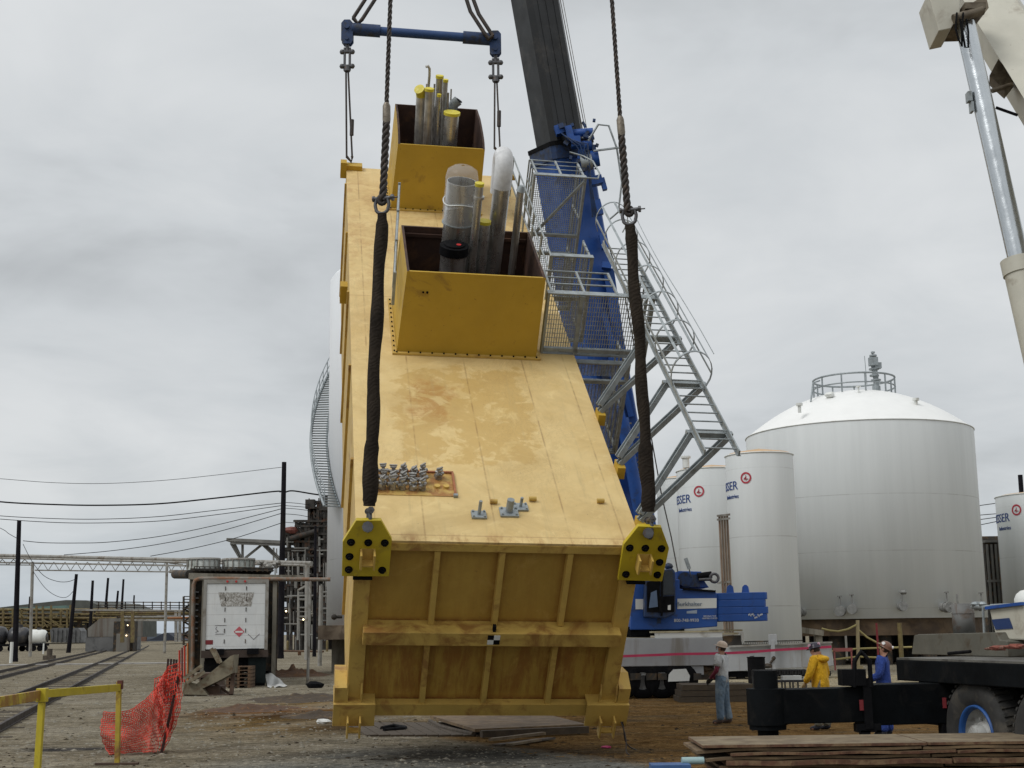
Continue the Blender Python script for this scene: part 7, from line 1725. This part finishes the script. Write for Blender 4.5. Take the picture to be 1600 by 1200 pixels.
    if sl_end:
        for (sh_, el, wr_) in arms: skinned('sleeve', [sh_.lerp(el, .55), el, el.lerp(wr_, .95)], [(0, 1), (1, 2)], [.058*k, .054*k, .040*k], sm_, t)
    Jl = [h(0, 0, 1.10), pel]; El = [(0, 1)]; Rl = [(.165*k, .13*k), (.18*k, .145*k)]
    for (hp_, kn, an, toe) in legs:
        i0 = len(Jl); Jl += [hp_, hp_.lerp(kn, .5), kn, kn.lerp(an, .55), an+h(0, 0, -.015)]; El += [(1, i0), (i0, i0+1), (i0+1, i0+2), (i0+2, i0+3), (i0+3, i0+4)]; Rl += [.130*k, .126*k, .106*k, .098*k, .095*k]
    skinned('trousers', Jl, El, Rl, lm_, t)
    for (hp_, kn, an, toe) in legs:
        heel = V((an.x, an.y-.05*k, .045*k)); toe_ = V((toe.x, toe.y+.03*k, .035*k)); mid = V((an.x, an.y+.05*k, .055*k))
        skinned('boot', [an+h(0, 0, .05), V((an.x, an.y, .06*k)), mid, toe_, heel], [(0, 1), (1, 2), (2, 3), (1, 4)], [.052*k, .052*k, .05*k, .035*k, .04*k], mats['boots'], t)
    for s, (sh_, el, wr_) in zip((-1, 1), arms):
        d_ = (wr_-el).normalized(); pal = wr_+d_*.05*k; x_ = d_.cross(V((0, 0, 1))); x_ = x_.normalized() if x_.length > .1 else V((1, 0, 0)); n_ = x_.cross(d_).normalized()
        hn = MB(); hn.tube([wr_-d_*.02*k, wr_+d_*.03*k, wr_+d_*.085*k], [.028*k, .037*k, .036*k], 10)
        for i in range(4):
            o_ = x_*((-.027+.018*i)*k); L_ = (.07, .08, .076, .06)[i]*k; p0 = wr_+d_*.08*k+o_
            hn.tube([p0, p0+d_*L_*.45-n_*.01*k, p0+d_*L_*.75-n_*.03*k, p0+d_*L_*.8-n_*.05*k], [.0095*k, .009*k, .008*k, .007*k], 6)
        p0 = wr_+d_*.03*k-x_*.03*k; hn.tube([p0, p0+d_*.035*k-x_*.025*k-n_*.01*k, p0+d_*.065*k-x_*.022*k-n_*.03*k], [.012*k, .010*k, .008*k], 6)
        hn.build('glove' if mats.get('gloves') else 'hand', mats.get('gloves') or M['skin'], t, False)
    # hard hat
    c_ = hd+Rh @ h(0, -.01, .055); up_ = (Rh @ V((0, 0, 1))); hm = MB()
    hm.lathe([(.130*k, -.012*k), (.122*k, .0), (.120*k, .03*k), (.105*k, .07*k), (.07*k, .10*k), (.03*k, .113*k), (0, .115*k)], c_, up_, 24)
    hh = hm.build('hard_hat', mats['hat'], t, False)
    bm_ = MB(); bf_ = Rh @ V((0, 1, 0)); pts = [c_+bf_*(.115*k)+(Rh @ V((x, 0, 0)))*k for x in (-.085, .085)]+[c_+bf_*(.175*k)+(Rh @ V((x, 0, -.01)))*k for x in (.05, -.05)]
    bm_.prism(pts, up_*.008*k); bm_.build('hat_peak', mats['hat'], hh, False)
    if mats.get('sticker'):
        st_ = MB(); st_.cyl(c_+Rh @ h(-.08, .04, .05), c_+Rh @ h(-.125, .055, .06), .032*k, n=10); st_.cyl(c_+Rh @ h(.08, .04, .05), c_+Rh @ h(.125, .055, .06), .032*k, n=10); st_.cyl(c_+Rh @ h(0, -.08, .05), c_+Rh @ h(0, -.13, .06), .03*k, n=10); st_.build('hat_sticker', mats['sticker'], hh, False)
    return t, hd, Rh, k
P_ = paint
F1 = gnd(1131, 1131)
person('man in white tee over maroon sleeves and jeans, looking up at the module', (F1.x, F1.y, 0), R(62), 1.80,
       dict(tilt=R(14), elbow=((.27, .02, 1.13), (.27, .05, 1.13)), wrist=((.10, .24, .95), (.08, .27, .93)), knee=((.11, .03, .50), (.12, -.01, .50)), ankle=((.13, .02, .08), (.15, -.08, .08))),
       dict(top=cloth('white_tee', (.50, .52, .53), (.36, .37, .38)), sleeve=cloth('maroon_sleeve', (.16, .015, .04)), legs=cloth('jeans', (.12, .18, .25), (.30, .36, .40)), boots=P_('brown_boots', (.07, .045, .035), .7), hat=P_('tan_hat', (.46, .36, .28), .4), short=True, gloves=P_('dark_gloves', (.02, .018, .015), .8)))
F2 = gnd(1286, 1141)
t, hd, Rh, k = person('man in a yellow raincoat and dark hard hat behind the outrigger beam', (F2.x, F2.y, 0), R(48), 1.78,
       dict(tilt=R(-14), lean=.1, elbow=((.30, .06, 1.12), (.30, .02, 1.12)), wrist=((.24, .22, .92), (.27, .10, .86)), knee=((.10, .02, .50), (.10, .0, .50)), ankle=((.12, .03, .08), (.13, -.04, .08))),
       dict(top=cloth('yellow_raincoat', (.72, .40, .01)), sleeve=None, legs=cloth('khaki_trousers', (.20, .19, .15)), boots=P_('dark_boots', (.015, .017, .03), .6), hat=P_('dark_hat', (.02, .015, .035), .35), sticker=P_('pink_sticker', (.55, .33, .42), .5), coat=True, gloves=P_('tan_gloves', (.35, .25, .12), .8)))
hdm = MB(); c_ = V((0, -.10*k, 1.41*k)); hdm.sph(c_, .13*k, 12, (1.35, .75, .55)); hdm.build('hood', bpy.data.materials['yellow_raincoat'], t, False)
F3 = gnd(1386, 1150)
person('man in blue coveralls and white-brown hard hat looking steeply upwards', (F3.x, F3.y, 0), R(66), 1.80,
       dict(tilt=R(30), elbow=((.27, .02, 1.12), (.27, .04, 1.13)), wrist=((.17, .28, 1.02), (.14, .30, 1.04)), knee=((.11, .03, .50), (.11, .0, .50)), ankle=((.13, .03, .08), (.14, -.03, .08))),
       dict(top=cloth('blue_coverall', (.02, .055, .27)), sleeve=None, legs=bpy.data.materials['blue_coverall'], boots=bpy.data.materials['dark_boots'], hat=P_('brown_hat', (.16, .07, .04), .4), sticker=P_('white_sticker', (.7, .7, .7), .5), gloves=bpy.data.materials['tan_gloves']))
